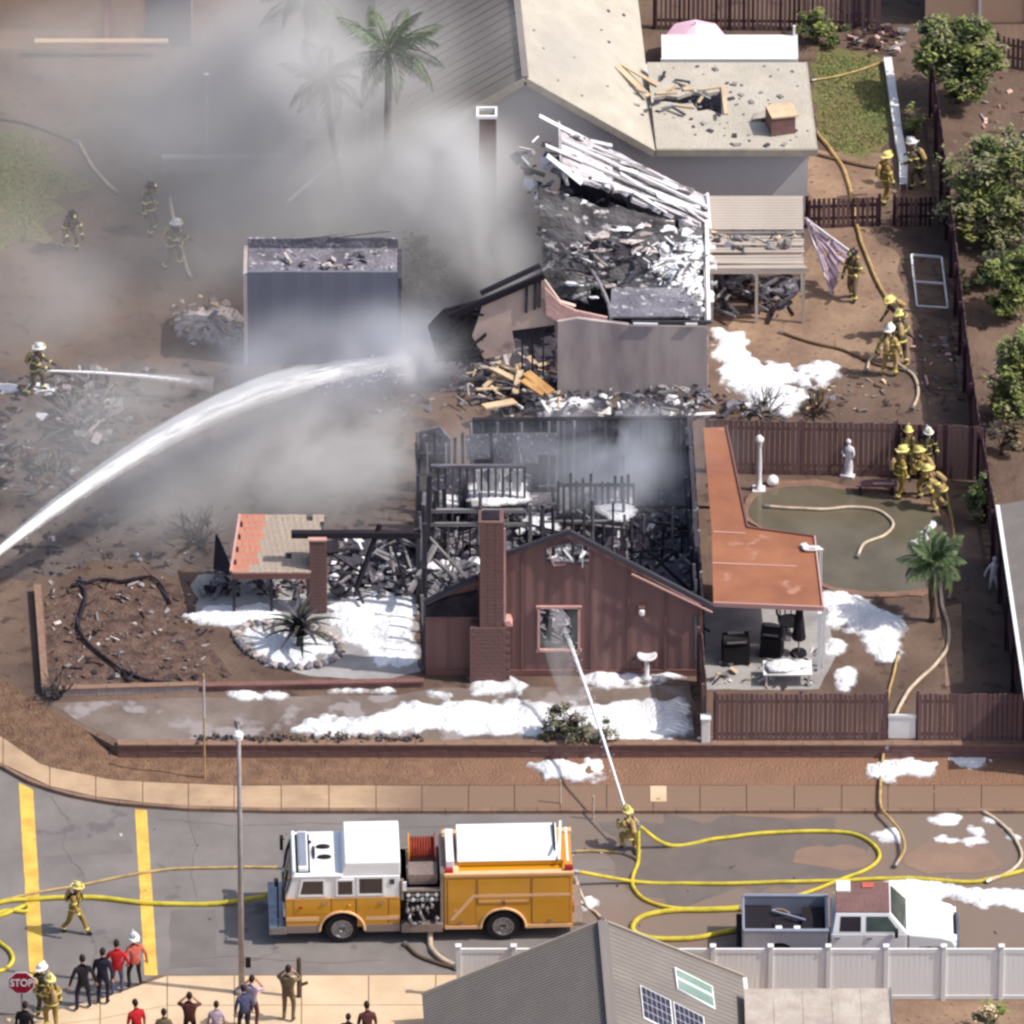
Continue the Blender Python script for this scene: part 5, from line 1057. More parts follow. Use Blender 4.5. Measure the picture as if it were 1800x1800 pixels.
for x0_, x1_ in ((5.08, 6.12), (7.54, 8.9)): piece('skirt_trim', 'peach_stripe', TE, ((x0_+x1_)/2, -.012, .52), (x1_-x0_, .03, .11))
b = MB(); b.span((8.92, .05, .45), (9.22, EW-.05, .58)); b.build('tail_step', 'diamond_plate', TE); b = MB(); b.span((8.92, .02, .95), (8.96, .2, 1.2)); b.span((8.92, EW-.2, .95), (8.96, EW-.02, 1.2)); b.build('tail_light', 'red_light', TE)
b = MB(); b.lathe([(.07, 0), (.09, .03), (.07, .08)], (1.0, 0, 0), 10); 
for x, z, m_ in ((2.2, 1.4, 'amber_light'), (.75, 1.35, 'red_light'), (6.85, 1.36, 'red_light')): b = MB(); b.lathe([(.05, 0), (.04, -.04)], (x, -.012, z), 10, axis='Y'); b.build('marker_light', m_, TE)
for x in (FWX, RWX):
    for y in (.16, EW-.16): wheel(TE, x, y, .52, .3 if x < 3 else .34)
b = MB(); b.span((.3, .3, .3), (8.8, EW-.3, .5)); b.lathe([(.06, .3), (.06, EW-.3)], (FWX, 0, .5), 8, axis='Y'); b.lathe([(.1, .3), (.1, EW-.3)], (RWX, 0, .5), 8, axis='Y'); b.build('chassis', 'black', TE)

# ---- pickup: local x from tail to nose
TP = thing('pickup_truck', 'white crew cab pickup with silver bed parked behind the white vinyl fence', 'pickup truck', G(1304, 1700, RD), R(-.3)); PW = 1.95
def P(name, lo, hi, m, bev=.03, par=None): b = MB(); b.span(lo, hi); return b.build(name, m, par or TP, bevel=bev)
pq = lambda off: (lambda x, z: (x, off, z))
low = [(.05, .5), (.62, .5)]+[(1.12+.46*math.cos(a), .42+.46*math.sin(a)) for a in np.linspace(math.pi-.2, .2, 9)]+[(1.62, .5), (2.55, .5), (2.55, 1.28), (.05, 1.28)]
for y in (0, PW-.1): b = MB(); b.prism(low, pq(y), (0, .1, 0)); b.build('bed_side', 'silver_paint', TP, bevel=.02)
for y in (-.01, PW-.11): P('bed_rail', (.04, y, 1.28), (2.6, y+.12, 1.34), 'silver_paint' , .01)
P('tailgate', (0, .02, .55), (.08, PW-.02, 1.3), 'silver_paint'); P('bed_floor', (.08, .1, .62), (2.55, PW-.1, .68), 'navy', 0); P('bed_wall', (2.5, .1, .62), (2.58, PW-.1, 1.32), 'silver_paint', .01)
b = MB(); b.span((.1, .1, .68), (.9, PW-.1, 1.0)); b.span((.95, .2, .68), (1.7, 1.2, .95)); b.span((1.8, .12, .68), (2.45, PW-.3, 1.05)); b.build('bed_load', 'black_cloth', TP)
for x, y in ((1.0, .35), (1.55, .35)): P('container', (x, y, .95), (x+.2, y+.2, 1.15), 'white_paint', .02)
strut('pipe', 'silver_paint', TP, (.9, 1.4, 1.1), (1.9, .9, 1.1), .06)
cab = [(2.66, .45), (5.05, .45), (5.05, 1.22), (2.66, 1.22)]
b = MB(); b.prism(cab, pq(0), (0, PW, 0)); b.build('cab', 'truck_white', TP, bevel=.03)
def frust(x0b, x1b, x0t, x1t, z0_, z1_, iy):
    return [(x0b, 0, z0_), (x1b, 0, z0_), (x1b, PW, z0_), (x0b, PW, z0_), (x0t, iy, z1_), (x1t, iy, z1_), (x1t, PW-iy, z1_), (x0t, PW-iy, z1_)]
b = MB(); b.add(frust(2.7, 4.95, 2.8, 4.42, 1.22, 1.86, .17), [(0, 1, 2, 3), (4, 7, 6, 5), (0, 4, 5, 1), (1, 5, 6, 2), (2, 6, 7, 3), (3, 7, 4, 0)]); gh = b.build('cab_frame', 'truck_white', TP, bevel=.02)
def onside(q, d=.012):                                   # pane on the near slope of the cab frame
    f = lambda x, z: Vector((x, .17*(z-1.22)/.64-d, z)); return [f(*p) for p in q]
for nm, q in (('window', [(2.92, 1.3), (3.56, 1.3), (3.56, 1.76), (2.95, 1.76)]), ('window', [(3.72, 1.3), (4.7, 1.3), (4.36, 1.76), (3.72, 1.76)])):
    a = onside(q); b = MB(); b.add(a+[p+Vector((0, .02, 0)) for p in a], [(0, 1, 2, 3), (7, 6, 5, 4)]+[(i, (i+1) % 4, (i+1) % 4+4, i+4) for i in range(4)]); b.build(nm, 'glass_dark' if q[0][0] < 3 else 'glass_green', TP)
wn_ = [(4.9, .16, 1.27), (4.9, PW-.16, 1.27), (4.46, PW-.28, 1.82), (4.46, .28, 1.82)]; b = MB(); b.add([Vector(p)+Vector((.03, 0, .012)) for p in wn_]+[Vector(p)+Vector((-.02, 0, 0)) for p in wn_], [(0, 1, 2, 3), (7, 6, 5, 4)]+[(i, (i+1) % 4, (i+1) % 4+4, i+4) for i in range(4)]); b.build('windshield', 'glass_green', TP)
P('cab_roof', (2.8, .18, 1.86), (4.42, PW-.18, 1.9), 'brown_brick', .015)
P('roof_box', (2.82, 1.2, 1.9), (3.25, PW-.2, 1.98), 'white_paint', .015); P('roof_box', (3.6, 1.45, 1.9), (3.95, 1.7, 1.94), 'salmon_cloth', .01)
b = MB(); n = 10
pr_ = [(4.9, 1.22), (5.4, 1.17), (6.0, 1.1), (6.32, 1.0), (6.42, .8), (6.42, .5)]
b.prism([(4.9, .5)]+[(x, z) for x, z in pr_], pq(.0), (0, PW, 0)); b.build('hood', 'truck_white', TP, bevel=.06)
for x0_, x1_ in ((2.7, 3.62), (3.66, 4.9)): b = MB(); b.span((x0_, -.012, .55), (x1_, 0, 1.2)); d = b.build('door', 'truck_white', TP, bevel=.01); piece('handle', 'chrome', d, (x0_+.16, -.03, 1.08), (.16, .03, .04))
b = MB(); b.box((4.62, -.14, 1.35), (.1, .2, .22)); b.build('mirror', 'black', TP); P('front_bumper', (6.38, -.02, .45), (6.55, PW+.02, .68), 'chrome'); P('rear_bumper', (-.16, .0, .45), (0, PW, .62), 'black')
for y in (.08, PW-.4): P('headlight', (6.36, y, .75), (6.44, y+.32, .95), 'vinyl', .01)
P('grille', (6.38, .45, .72), (6.44, PW-.45, 1.0), 'black', .01); b = MB(); b.span((5.3, .0, .52), (6.05, .02, .78)); b.build('arch_shade_plate', 'black', TP)  # flat black plate stands in for the shade inside the front wheel arch
EWs = EW; EW = PW
for x in (1.12, 5.62):
    for y in (.12, PW-.12): wheel(TP, x, y, .39, .25)
EW = EWs

# ================================================================ STREET FURNITURE
lp = G(425, 1745, RZ); hl = H(425, 1745, 1272, RZ); t = thing('street_lamp', 'tall grey street lamp pole standing at the near kerb', 'street lamp', lp)
b = MB(); b.tube([(0, 0, 0), (0, 0, hl*.5), (0, 0, hl)], [.1, .08, .055], 12); b.build('pole', 'galvanised', t, smooth=True); b = MB(); b.lathe([(.2, 0), (.2, .12), (.12, .2)]); b.build('base', 'galvanised', t)
b = MB(); b.tube([(0, 0, hl-.05), (0, -.5, hl+.1), (0, -.9, hl+.12)], .035); b.build('arm', 'galvanised', t); b = MB(); b.lathe([(.06, -.16), (.15, -.1), (.16, .06), (.08, .14)], (0, -.85, hl+.14), 12); b.build('lamp_head', 'white_paint', t)
b = MB(); b.lathe([(.11, hl-.12), (.15, hl), (.1, hl+.14)], (0, 0, 0), 10); b.build('collar', 'galvanised', t); piece('banner_bracket', 'black', t, (.2, 0, 1.1), (.16, .08, .34))
ss = G(40, 1838, RZ); hs = H(40, 1838, 1728, RZ); t = thing('stop_sign', 'red octagonal stop sign at the street corner', 'stop sign', ss)
b = MB(); b.bar((0, .05, 0), (0, .05, hs+.3), .06); b.build('pole', 'galvanised', t)
o8 = lambda r: [(r*math.cos(math.pi/8+k*math.pi/4), r*math.sin(math.pi/8+k*math.pi/4)) for k in range(8)]
b = MB(); b.prism(o8(.42), lambda x, z: (x, 0, hs+z), (0, .02, 0)); b.build('border', 'white_paint', t); b = MB(); b.prism(o8(.385), lambda x, z: (x, -.006, hs+z), (0, .006, 0)); b.build('face', 'sign_red', t)
cu = bpy.data.curves.new('lettering', 'FONT'); cu.body = 'STOP'; cu.size = .36; cu.align_x = 'CENTER'; cu.align_y = 'CENTER'; cu.extrude = .003; cu.offset = .008
tmp = bpy.data.objects.new('lettering', cu); C.objects.link(tmp); lm = bpy.data.meshes.new_from_object(tmp.evaluated_get(bpy.context.evaluated_depsgraph_get())); bpy.data.objects.remove(tmp)
tx = bpy.data.objects.new('lettering', lm); C.objects.link(tx); tx.parent = t; tx.location = (0, -.012, hs); tx.rotation_euler = (R(90), 0, 0); tx.scale = (.78, 1, 1); lm.materials.append(M['white_paint'])
t = thing('wooden_post', 'slim dark wooden post beside the man in khaki', 'post', G(526, 1752, RZ)); b = MB(); b.tube([(0, 0, 0), (0, 0, 1.4)], .07, 8); b.build('shaft', 'bark', t); piece('crossbar', 'bark', t, (.1, 0, .45), (.34, .06, .08), (0, -.4, 0))
sp = G(360, 1368, RZ); t = thing('sign_pole', 'thin tan pole standing in the planting strip', 'pole', sp); b = MB(); hp = H(360, 1368, 1185, RZ); b.tube([(0, 0, 0), (0, 0, hp)], .03, 8); b.build('shaft', 'hose_tan', t); piece('plate', 'white_paint', t, (.02, -.02, hp-.9), (.05, .02, 1.4))
for u_, lab in ((985, 'thin pale marker stake at the foot of the foam by the pavement'), (1043, 'short marker stake by the kerb behind the fire engine')):
    t = thing('marker_stake', lab, 'stake', G(u_, 1412 if u_ < 1000 else 1440, RZ if u_ < 1000 else RD)); b = MB(); b.tube([(0, 0, 0), (0, 0, .85)], .03, 6); b.build('shaft', 'hose_cream', t)
t = thing('manhole_cover', 'pale utility cover set in the wet pavement', 'utility cover', G(1157, 1396, RZ)); b = MB(); b.box((0, 0, .012), (.5, .85, .024)); b.build('lid', 'pale_concrete', t, bevel=.01); piece('handle', 'steel', t, (0, -.3, .03), (.12, .03, .02))

# statues and garden things
def statue(label, u, v, h, rz):
    t = thing('garden_statue', label, 'statue', G(u, v), rz); s = h/1.75
    b = MB(); b.lathe([(.24*s, 0), (.24*s, .08*s), (.16*s, .12*s), (.18*s, .5*s), (.14*s, .8*s), (.11*s, .98*s), (.16*s, 1.2*s), (.18*s, 1.34*s), (.07*s, 1.44*s), (.06*s, 1.5*s)], n=14, sx=1.1, sy=.85); b.build('figure', 'stone_white', t, smooth=True)
    b = MB(); b.blob((0, .02, 1.62*s), (.11*s, .12*s, .14*s), 2, .06); b.build('head', 'stone_white', t, smooth=True)
    b = MB(); b.tube([(.17*s, 0, 1.34*s), (.24*s, .1*s, 1.1*s), (.1*s, .2*s, 1.0*s)], [.05*s, .045*s, .04*s]); b.tube([(-.17*s, 0, 1.34*s), (-.24*s, .05*s, 1.08*s), (-.18*s, .12*s, .85*s)], [.05*s, .045*s, .04*s]); b.build('arm', 'stone_white', t, smooth=True)
    b = MB(); b.box((0, 0, .05*s), (.55*s, .45*s, .1*s)); b.build('plinth', 'stone_white', t); return t
statue('white garden statue standing before the brown fence by the pond', 1491, 836, 1.4, 2.8)
t = thing('garden_column', 'slim white garden column at the corner of the pond', 'column', G(1334, 862)); b = MB(); hc_ = 2.05
b.lathe([(.16, 0), (.16, .1), (.1, .14), (.08, .5), (.09, 1.0), (.07, 1.6), (.1, 1.8), (.14, 1.86), (.14, 1.94), (.05, 2.05)], n=12); b.build('shaft', 'stone_white', t, smooth=True); b = MB(); b.box((0, 0, .04), (.4, .4, .08)); b.build('plinth', 'stone_white', t)
t = thing('garden_ball', 'white stone ball beside the slim garden column', 'ornament', G(1358, 854)); b = MB(); b.blob((0, 0, .2), (.2, .2, .19), 1, .03); b.build('ball', 'stone_white', t, smooth=True); b = MB(); b.lathe([(.14, 0), (.1, .05)]); b.build('foot', 'stone_white', t)
t = thing('garden_statue', 'small pale statue with a raised arm in the dark passage beside the palm', 'statue', G(1746, 1036)); 
b = MB(); b.tube([(-.1, 0, .0), (-.06, 0, .4), (0, 0, .62), (.02, 0, .95), (0, 0, 1.02)], [.05, .06, .1, .12, .05]); b.tube([(.14, 0, .0), (.08, 0, .35), (0, 0, .6)], [.05, .06, .08]); b.build('figure', 'stone_white', t, smooth=True)
b = MB(); b.blob((.03, 0, 1.12), (.08, .08, .1), 1, .05); b.build('head', 'stone_white', t, smooth=True); b = MB(); b.tube([(.1, 0, .92), (.24, -.05, .75), (.16, -.1, .6)], .035); b.tube([(-.1, 0, .92), (-.22, 0, .7), (-.28, 0, .5)], .035); b.build('arm', 'stone_white', t)
t = thing('bird_bath', 'white pedestal bird bath in front of the brown gable', 'bird bath', G(1137, 1192)); b = MB(); b.lathe([(.2, 0), (.2, .06), (.08, .12), (.07, .6), (.12, .72)], n=12); b.build('pedestal', 'stone_white', t, smooth=True); b = MB(); b.lathe([(.12, .72), (.3, .8), (.32, .86), (.26, .85), (.1, .78)], n=16); b.build('bowl', 'stone_white', t, smooth=True)
t = thing('garden_bench', 'low dark bench by the fence near the firefighters', 'bench', G(1540, 868)); piece('seat', 'wood_dark', t, (0, 0, .4), (1.3, .38, .06)); piece('seat_board', 'pink_trim', t, (.25, -.1, .45), (.7, .1, .03)); 
for x in (-.5, .5): piece('leg', 'wood_purple', t, (x, 0, .19), (.1, .34, .38))
# white metal frame by the boundary fence
def frame(name, label, cat, quad, m, bars=(), w_=.06, z=RZ*0):
    t = thing(name, label, cat, quad[0]); q = [p-quad[0] for p in quad]
    for i in range(4): strut('tube', m, t, q[i], q[(i+1) % 4], w_)
    for f in bars: strut('crossbar', m, t, q[0].lerp(q[3], f), q[1].lerp(q[2], f), w_*.8)
    return t
a, c = G(1612, 538), G(1666, 542); frame('metal_frame', 'white metal frame leaning beside the dark boundary fence', 'frame', [a, c, G(1655, 452, .35), G(1602, 448, .35)], 'white_paint', (.48,)); 
# white sheet hanging off the patio cover
tp_ = thing('torn_sheet', 'torn white sheet draped from the patio cover corner to the ground', 'sheet', G(1450, 515)); O = G(1450, 515)
b = MB(); A = G(1416, 384, 2.4)-O; B_ = G(1492, 440, 1.3)-O; Cc = G(1462, 520, .05)-O; nn = 16; vs = []
for i in range(nn+1):
    for j in range(nn+1):
        p = A.lerp(B_, i/nn).lerp(A.lerp(Cc, i/nn), j/nn); p += Vector((.05*math.sin(j*1.9+i*.3), .06*math.sin(j*2.3), .08*noise.noise(p*2))); vs.append(p)
b.add(vs, [(i*(nn+1)+j, i*(nn+1)+j+1, (i+1)*(nn+1)+j+1, (i+1)*(nn+1)+j) for i in range(nn) for j in range(nn) if noise.noise(Vector((i*.5, j*.5, 2))) < .42]); o = b.build('fabric', 'lilac_cloth', tp_, smooth=True); s_ = o.modifiers.new('thickness', 'SOLIDIFY'); s_.thickness = .012
strut('hem', 'white_paint', tp_, A, B_, .05); strut('hem', 'white_paint', tp_, A, Cc, .04)
# white pergola frame and posts in the smoke
a = G(508, 330); t = thing('pergola', 'white pergola frame standing in the smoke near the palms', 'pergola', a)
h1 = 1.9; q = [G(508, 330)-a, G(602, 330)-a, G(602, 330+46)-a, G(508, 330+20)-a]
for p, h_ in ((q[0], H(508, 330, 238)), (q[1], H(602, 330, 236)), (q[2], H(603, 376, 262))): strut('post', 'white_paint', t, p, p+Vector((0, 0, h_)), .09)
strut('beam', 'white_paint', t, q[0]+Vector((0, 0, 1.9)), q[1]+Vector((0, 0, 1.9)), .09); strut('beam', 'white_paint', t, G(508, 354, 1.9)-a, q[2]+Vector((0, 0, 2.3)), .09); strut('post', 'white_paint', t, G(508, 354, 0)-a, G(508, 354, 1.9)-a, .08)
b = MB(); b.span((0, .1, 0), (q[1].x, .2, 1.4)); b.build('screen', 'plaster', t)
for u_, vb_, vt_, lab in ((735, 397, 344, 'short white post near the black shrub in the smoke'), (645, 262, 204, 'white post behind the bigger palm trunk in the smoke'), (365, 292, 132, 'tall pale post in the smoke beyond the pergola'), (697, 372, 318, 'faint pale post between palm trunk and chimney')):
    t = thing('post', lab, 'post', G(u_, vb_)); h_ = H(u_, vb_, vt_); b = MB(); b.bar((0, 0, 0), (0, 0, h_), .12); b.build('shaft', 'white_paint', t); piece('post_cap', 'white_paint', t, (0, 0, h_+.02), (.17, .17, .05))
t = thing('low_wall', 'pale low garden wall running through the smoke before the pergola', 'wall', G(285, 300)); L_ = G(505, 300).x-G(285, 300).x
for i in range(9): piece('block', 'plaster', t, (L_*(i+.5)/9, 0, .25), (L_/9-.02, .18, .5))
piece('capstone', 'white_paint', t, (L_/2, 0, .53), (L_, .24, .06))
# rubble and pale heaps on the left
foam([[(305, 575), (330, 548), (420, 545), (424, 575), (400, 612), (375, 600), (320, 598)]], 0, .45, m='dirty_foam', name='foam', ns=1.6, label='heap of pale foam covered rubble beside the blue grey garage')
foam([[(-30, 678), (60, 676), (125, 680), (60, 690), (-30, 690)], [(58, 728), (88, 722), (92, 742), (62, 748)], [(120, 655), (130, 700), (112, 700)]], 0, .16, m='foam', label='white foam scraps on the scorched ground at the frame edge')
rubble([(300, 540), (425, 535), (425, 615), (310, 610)], 60, 0, ['dirty_foam', 'ash_wood', 'cream_board', 'ash'], (.1, .4), lift=.5, label='pale broken boards beside the blue grey garage')
rubble([(0, 660), (260, 650), (330, 760), (120, 900), (0, 900)], 150, 0, ['char', 'ash', 'bark', 'mulch', 'char'], (.08, .5), lift=.08, label='burnt twigs and litter on the scorched ground')
rubble([(60, 900), (380, 900), (340, 1000), (60, 1010)], 130, 0, ['char', 'mulch', 'bark', 'ash'], (.06, .3), lift=.05, label='charred crumbs on the dry soil')
rubble([(80, 1020), (330, 1015), (410, 1190), (90, 1210)], 240, .02, ['char', 'mulch', 'bark', 'dirty_foam', 'ash_wood', 'char_deep'], (.05, .28), lift=.05, label='charred litter in the corner bed')
rubble([(700, 560), (840, 640), (830, 730), (730, 740), (560, 700)], 90, 0, ['char', 'ash', 'brown_brick', 'ash_wood'], (.1, .4), lift=.1, label='burnt litter in the smoke beside the garage')
rubble([(1320, 690), (1560, 660), (1600, 725), (1330, 735)], 70, 0, ['bark', 'cream_board', 'ash_wood', 'mulch'], (.06, .3), lift=.05, label='pale litter on the soil behind the pond fence')
rubble([(1595, 560), (1680, 560), (1715, 720), (1610, 725)], 60, 0, ['bark', 'ash', 'pink_plaster', 'mulch'], (.08, .3), lift=.06, label='litter in the shade of the boundary fence')
rubble([(0, 1360), (700, 1440), (1800, 1440), (1800, 1650), (0, 1650)], 26, RD+.01, ['ash', 'dirty_foam', 'char'], (.05, .14), lift=.01, label='crumbs on the asphalt')
rubble([(1690, 120), (1800, 100), (1800, 480), (1700, 480)], 60, .0, ['pink_plaster', 'bark', 'mulch', 'ash_wood'], (.08, .35), lift=.06, label='litter on the dry ground beyond the boundary fence')
rubble([(1470, 20), (1590, 60), (1570, 110), (1490, 90)], 60, 0, ['bark', 'pink_plaster', 'ash_wood', 'wood_purple'], (.1, .5), lift=.25, label='tangled yard clutter at the top fence')
# foam on the lot and street
foam([[(500, 1283), (560, 1262), (650, 1263), (690, 1236), (760, 1240), (900, 1232), (1010, 1240), (1120, 1224), (1214, 1232), (1219, 1302), (1070, 1304), (960, 1290), (700, 1288), (600, 1292)]], .006, .18, label='broad white foam band in front of the brown gable')
foam([[(826, 1188), (893, 1188), (920, 1212), (870, 1224), (830, 1216)], [(1030, 1184), (1100, 1176), (1202, 1178), (1202, 1197), (1130, 1196), (1062, 1212), (1033, 1205)], [(760, 1218), (790, 1214), (795, 1224), (765, 1226)], [(395, 1222), (440, 1216), (500, 1220), (480, 1228)], [(560, 1214), (640, 1210), (700, 1216), (600, 1222)]], .01, .2, label='white foam piled at the foot of the chimney and gable')
foam([[(905, 1334), (1078, 1333), (1070, 1362), (1010, 1370), (960, 1358)], [(1225, 1330), (1330, 1327), (1402, 1334), (1300, 1342), (1235, 1342)], [(1532, 1334), (1655, 1330), (1642, 1366), (1590, 1362), (1545, 1372)], [(1660, 1330), (1790, 1330), (1760, 1342), (1670, 1340)], [(783, 1330), (800, 1330), (798, 1337)]], -.42, .14, label='white foam spilled over the retaining wall onto the strip')
foam([[(568, 1055), (600, 1045), (720, 1042), (728, 1095), (712, 1108), (728, 1172), (655, 1160), (605, 1122), (575, 1092)], [(336, 1078), (480, 1056), (505, 1088), (425, 1100), (332, 1092)], [(480, 1050), (560, 1040), (560, 1070), (500, 1075)]], .02, .12, label='white foam over the path beside the brick pillar', holes=.1)
foam([[(655, 1090), (712, 1088), (718, 1128), (660, 1130)]], .1, .12, label='thick foam slab on the path by the house corner')
foam([[(1448, 1042), (1500, 1043), (1540, 1072), (1594, 1084), (1590, 1138), (1562, 1172), (1530, 1160), (1518, 1122), (1490, 1104), (1455, 1102)], [(1462, 1182), (1498, 1168), (1508, 1200), (1478, 1214)], [(1455, 1125), (1478, 1130), (1470, 1146), (1455, 1145)], [(1590, 960), (1640, 910), (1655, 925), (1610, 985)]], .02, .12, label='white foam on the soil between the patio and small palm')
foam([[(1246, 575), (1320, 588), (1322, 638), (1472, 640), (1465, 668), (1402, 700), (1395, 730), (1342, 720), (1300, 690), (1252, 650)]], .015, .18, label='white foam spread beside the gutted plaster house', holes=.12)
foam([[(1548, 1556), (1612, 1543), (1700, 1553), (1830, 1568), (1830, 1598), (1700, 1590), (1655, 1578), (1670, 1640), (1600, 1660), (1560, 1585)], [(1618, 1440), (1640, 1432), (1682, 1436), (1676, 1450), (1630, 1452)], [(1728, 1432), (1762, 1438), (1796, 1474), (1770, 1468), (1740, 1450)], [(1542, 1462), (1578, 1458), (1580, 1476), (1548, 1474)], [(1690, 1452), (1738, 1458), (1734, 1468), (1692, 1462)], [(1650, 1474), (1720, 1472), (1760, 1482), (1680, 1480)], [(1018, 1582), (1052, 1580), (1050, 1594), (1020, 1594)]], RD+.006, .1, label='white foam streaks on the wet street round the pickup')
foam([[(955, 722), (985, 706), (1040, 704), (1030, 714), (985, 720), (965, 732)], [(1050, 702), (1075, 700), (1070, 712)]], .1, .2, label='foam strip on the rubble between the burnt houses')

# ================================================================ HOSES
def hose(label, px, z, r, m, ends=(0, 0), name='fire_hose', wob=.03):
    pts = [G(u, v, z+r*.9) for u, v in px]; pts[0].z += ends[0]; pts[-1].z += ends[1]
    pts = crom(pts); 
    for p in pts: p += Vector((wob*noise.noise(p*1.1), wob*noise.noise(p*1.1+Vector((9, 0, 0))), 0))
    O_ = pts[0].copy(); O_.z = z; t = thing(name, label, 'fire hose', O_, 0, 'fire hoses')
    MB().tube([p-O_ for p in pts], r, 8).build('hose_line', m, t, smooth=True)
    for e in (0, -1):
        d = (pts[e]-pts[1 if e == 0 else -2]).normalized(); MB().tube([pts[e]-O_-d*.02, pts[e]-O_+d*.14], r*1.35, 10).build('coupling', 'steel', t)
    return t
hose('thick yellow hose feeding the front of the fire engine', [(-60, 1604), (0, 1586), (60, 1580), (160, 1577), (260, 1587), (380, 1588), (484, 1586)], RD, .075, 'hose_yellow', (0, .3))
hose('thin tan hose crossing both yellow road lines towards the engine', [(-60, 1590), (0, 1583), (60, 1570), (160, 1552), (250, 1534), (330, 1526), (490, 1524)], RD, .045, 'hose_tan')
hose('yellow hose looping round in the street corner above the stop sign', [(-60, 1620), (-5, 1612), (45, 1592), (46, 1602), (5, 1602), (-20, 1625), (-5, 1652), (18, 1672), (22, 1690), (0, 1706), (-60, 1712)], RD, .065, 'hose_yellow')
hose('pale yellow hose running from the engine tail along the street', [(1016, 1556), (1120, 1550), (1250, 1553), (1380, 1550), (1500, 1547), (1600, 1543), (1700, 1550), (1745, 1544), (1830, 1522)], RD, .06, 'hose_yellow', (.5, 0))
hose('yellow hose looping wide from the street nozzle past the pickup bed', [(1122, 1492), (1180, 1486), (1260, 1474), (1350, 1464), (1440, 1461), (1500, 1466), (1535, 1484), (1546, 1506), (1524, 1528), (1480, 1545), (1400, 1574), (1300, 1594), (1200, 1597), (1140, 1584), (1114, 1562), (1112, 1540), (1122, 1512), (1121, 1498)], RD, .06, 'hose_yellow', (.85, .85))
hose('thick yellow hose curling against the grey roof below the pickup tail', [(1302, 1597), (1240, 1600), (1180, 1600), (1130, 1610), (1112, 1628), (1120, 1642), (1160, 1650), (1220, 1648), (1262, 1640), (1292, 1634)], RD, .08, 'hose_yellow')
hose('cream hose arching at the street edge round the foam', [(1590, 1372), (1640, 1392), (1700, 1412), (1750, 1440), (1785, 1475), (1796, 1505), (1778, 1530), (1740, 1548)], RD+.02, .05, 'hose_cream')
hose('tan hose dropping from the gate gap across the pavement to the road', [(1556, 1312), (1550, 1345), (1547, 1380), (1549, 1418), (1566, 1440), (1584, 1465), (1590, 1492), (1576, 1512)], RZ+.06, .05, 'hose_tan', (.5, -.1))
hose('tan hose running straight through the gate gap into the yard', [(1558, 1310), (1556, 1270), (1562, 1220), (1572, 1180), (1578, 1150)], .02, .045, 'hose_tan')
hose('cream hose curving from the gate gap past the small palm', [(1562, 1292), (1580, 1245), (1600, 1210), (1640, 1172), (1664, 1140), (1668, 1105), (1656, 1060), (1652, 1020)], .03, .06, 'hose_cream')
hose('pale garden hose snaking over the murky pond', [(1352, 890), (1400, 893), (1450, 895), (1500, 891), (1545, 898), (1570, 920), (1556, 940), (1520, 955), (1508, 976)], .06, .05, 'hose_cream')
hose('tan hose winding down the dirt passage behind the pale house', [(1436, 232), (1460, 262), (1484, 300), (1498, 345), (1506, 395), (1520, 440), (1540, 490), (1562, 530)], .02, .06, 'hose_tan')
hose('second tan hose lying across the passage by the lawn', [(1424, 268), (1470, 280), (1520, 292), (1560, 296)], .02, .05, 'hose_brown')
hose('green tan hose stretched over the small lawn', [(1434, 140), (1470, 134), (1520, 120), (1556, 106)], .03, .04, 'hose_tan')
hose('brown hose lying across the soil behind the pond fence', [(1376, 585), (1420, 600), (1480, 615), (1540, 640), (1590, 650)], .02, .045, 'hose_brown')
hose('cream hose looping at the feet of the pair in the passage', [(1524, 650), (1532, 630), (1556, 612), (1580, 640), (1606, 660), (1614, 690), (1606, 716)], .02, .05, 'hose_cream')
hose('tan hose trailing down beside the huddle of five firefighters', [(1660, 850), (1668, 890), (1676, 930), (1676, 1000), (1668, 1050)], .02, .05, 'hose_tan')
hose('cream hose trailing over the lawn behind the lone firefighter', [(140, 252), (152, 275), (168, 300), (188, 322), (204, 336)], .02, .06, 'hose_cream')
hose('brown hose coming over the lawn edge in the haze', [(-20, 205), (40, 215), (90, 232), (130, 248)], .02, .05, 'hose_brown')
hose('cream hose held by the firefighter in the haze', [(300, 395), (312, 418), (320, 440), (326, 465), (336, 486)], .02, .06, 'hose_cream', (.9, 0))
t = hose('fat cream suction hose bending from the pump panel to the kerb', [(757, 1640), (756, 1656), (762, 1672), (776, 1686), (800, 1698)], RD, .085, 'hose_cream', (.75, 0))
hose('dark hose lying in the shade below the engine pump', [(715, 1662), (735, 1680), (770, 1694), (800, 1702)], RD, .06, 'hose_brown')
hose('pale hose sagging off the engine tail towards the grey roof', [(1012, 1578), (1030, 1592), (1046, 1604), (1056, 1614)], RD, .05, 'hose_cream', (.6, 0))
hose('tan hose lying beside the rear of the engine', [(1010, 1497), (1050, 1496), (1090, 1498)], RD, .05, 'hose_tan')
# stone-edged bed with the scorched agave
t = thing('stone_edging', 'ring of grey stones around the scorched agave', 'stone ring', G(510, 1142)); O = G(510, 1142); random.seed(3)
ring = smooth_loop([G(u, v) for u, v in ((415, 1112), (440, 1098), (520, 1096), (590, 1122), (602, 1150), (570, 1172), (500, 1178), (455, 1160), (420, 1135))], 2); rr_ = resample(ring, .33)
for p in rr_: b = MB(); b.blob((0, 0, .07), (.17, .14, .12), random.random()*40, .3, 1); b.build('stone', random.choice(('rock', 'plaster', 'ash')), t, loc=p-O, rz=random.uniform(0, 6))
foam([[(430, 1112), (470, 1104), (590, 1125), (596, 1150), (560, 1166), (500, 1170), (455, 1150)]], .03, .08, label='grey white foam inside the ring of stones', holes=.1)
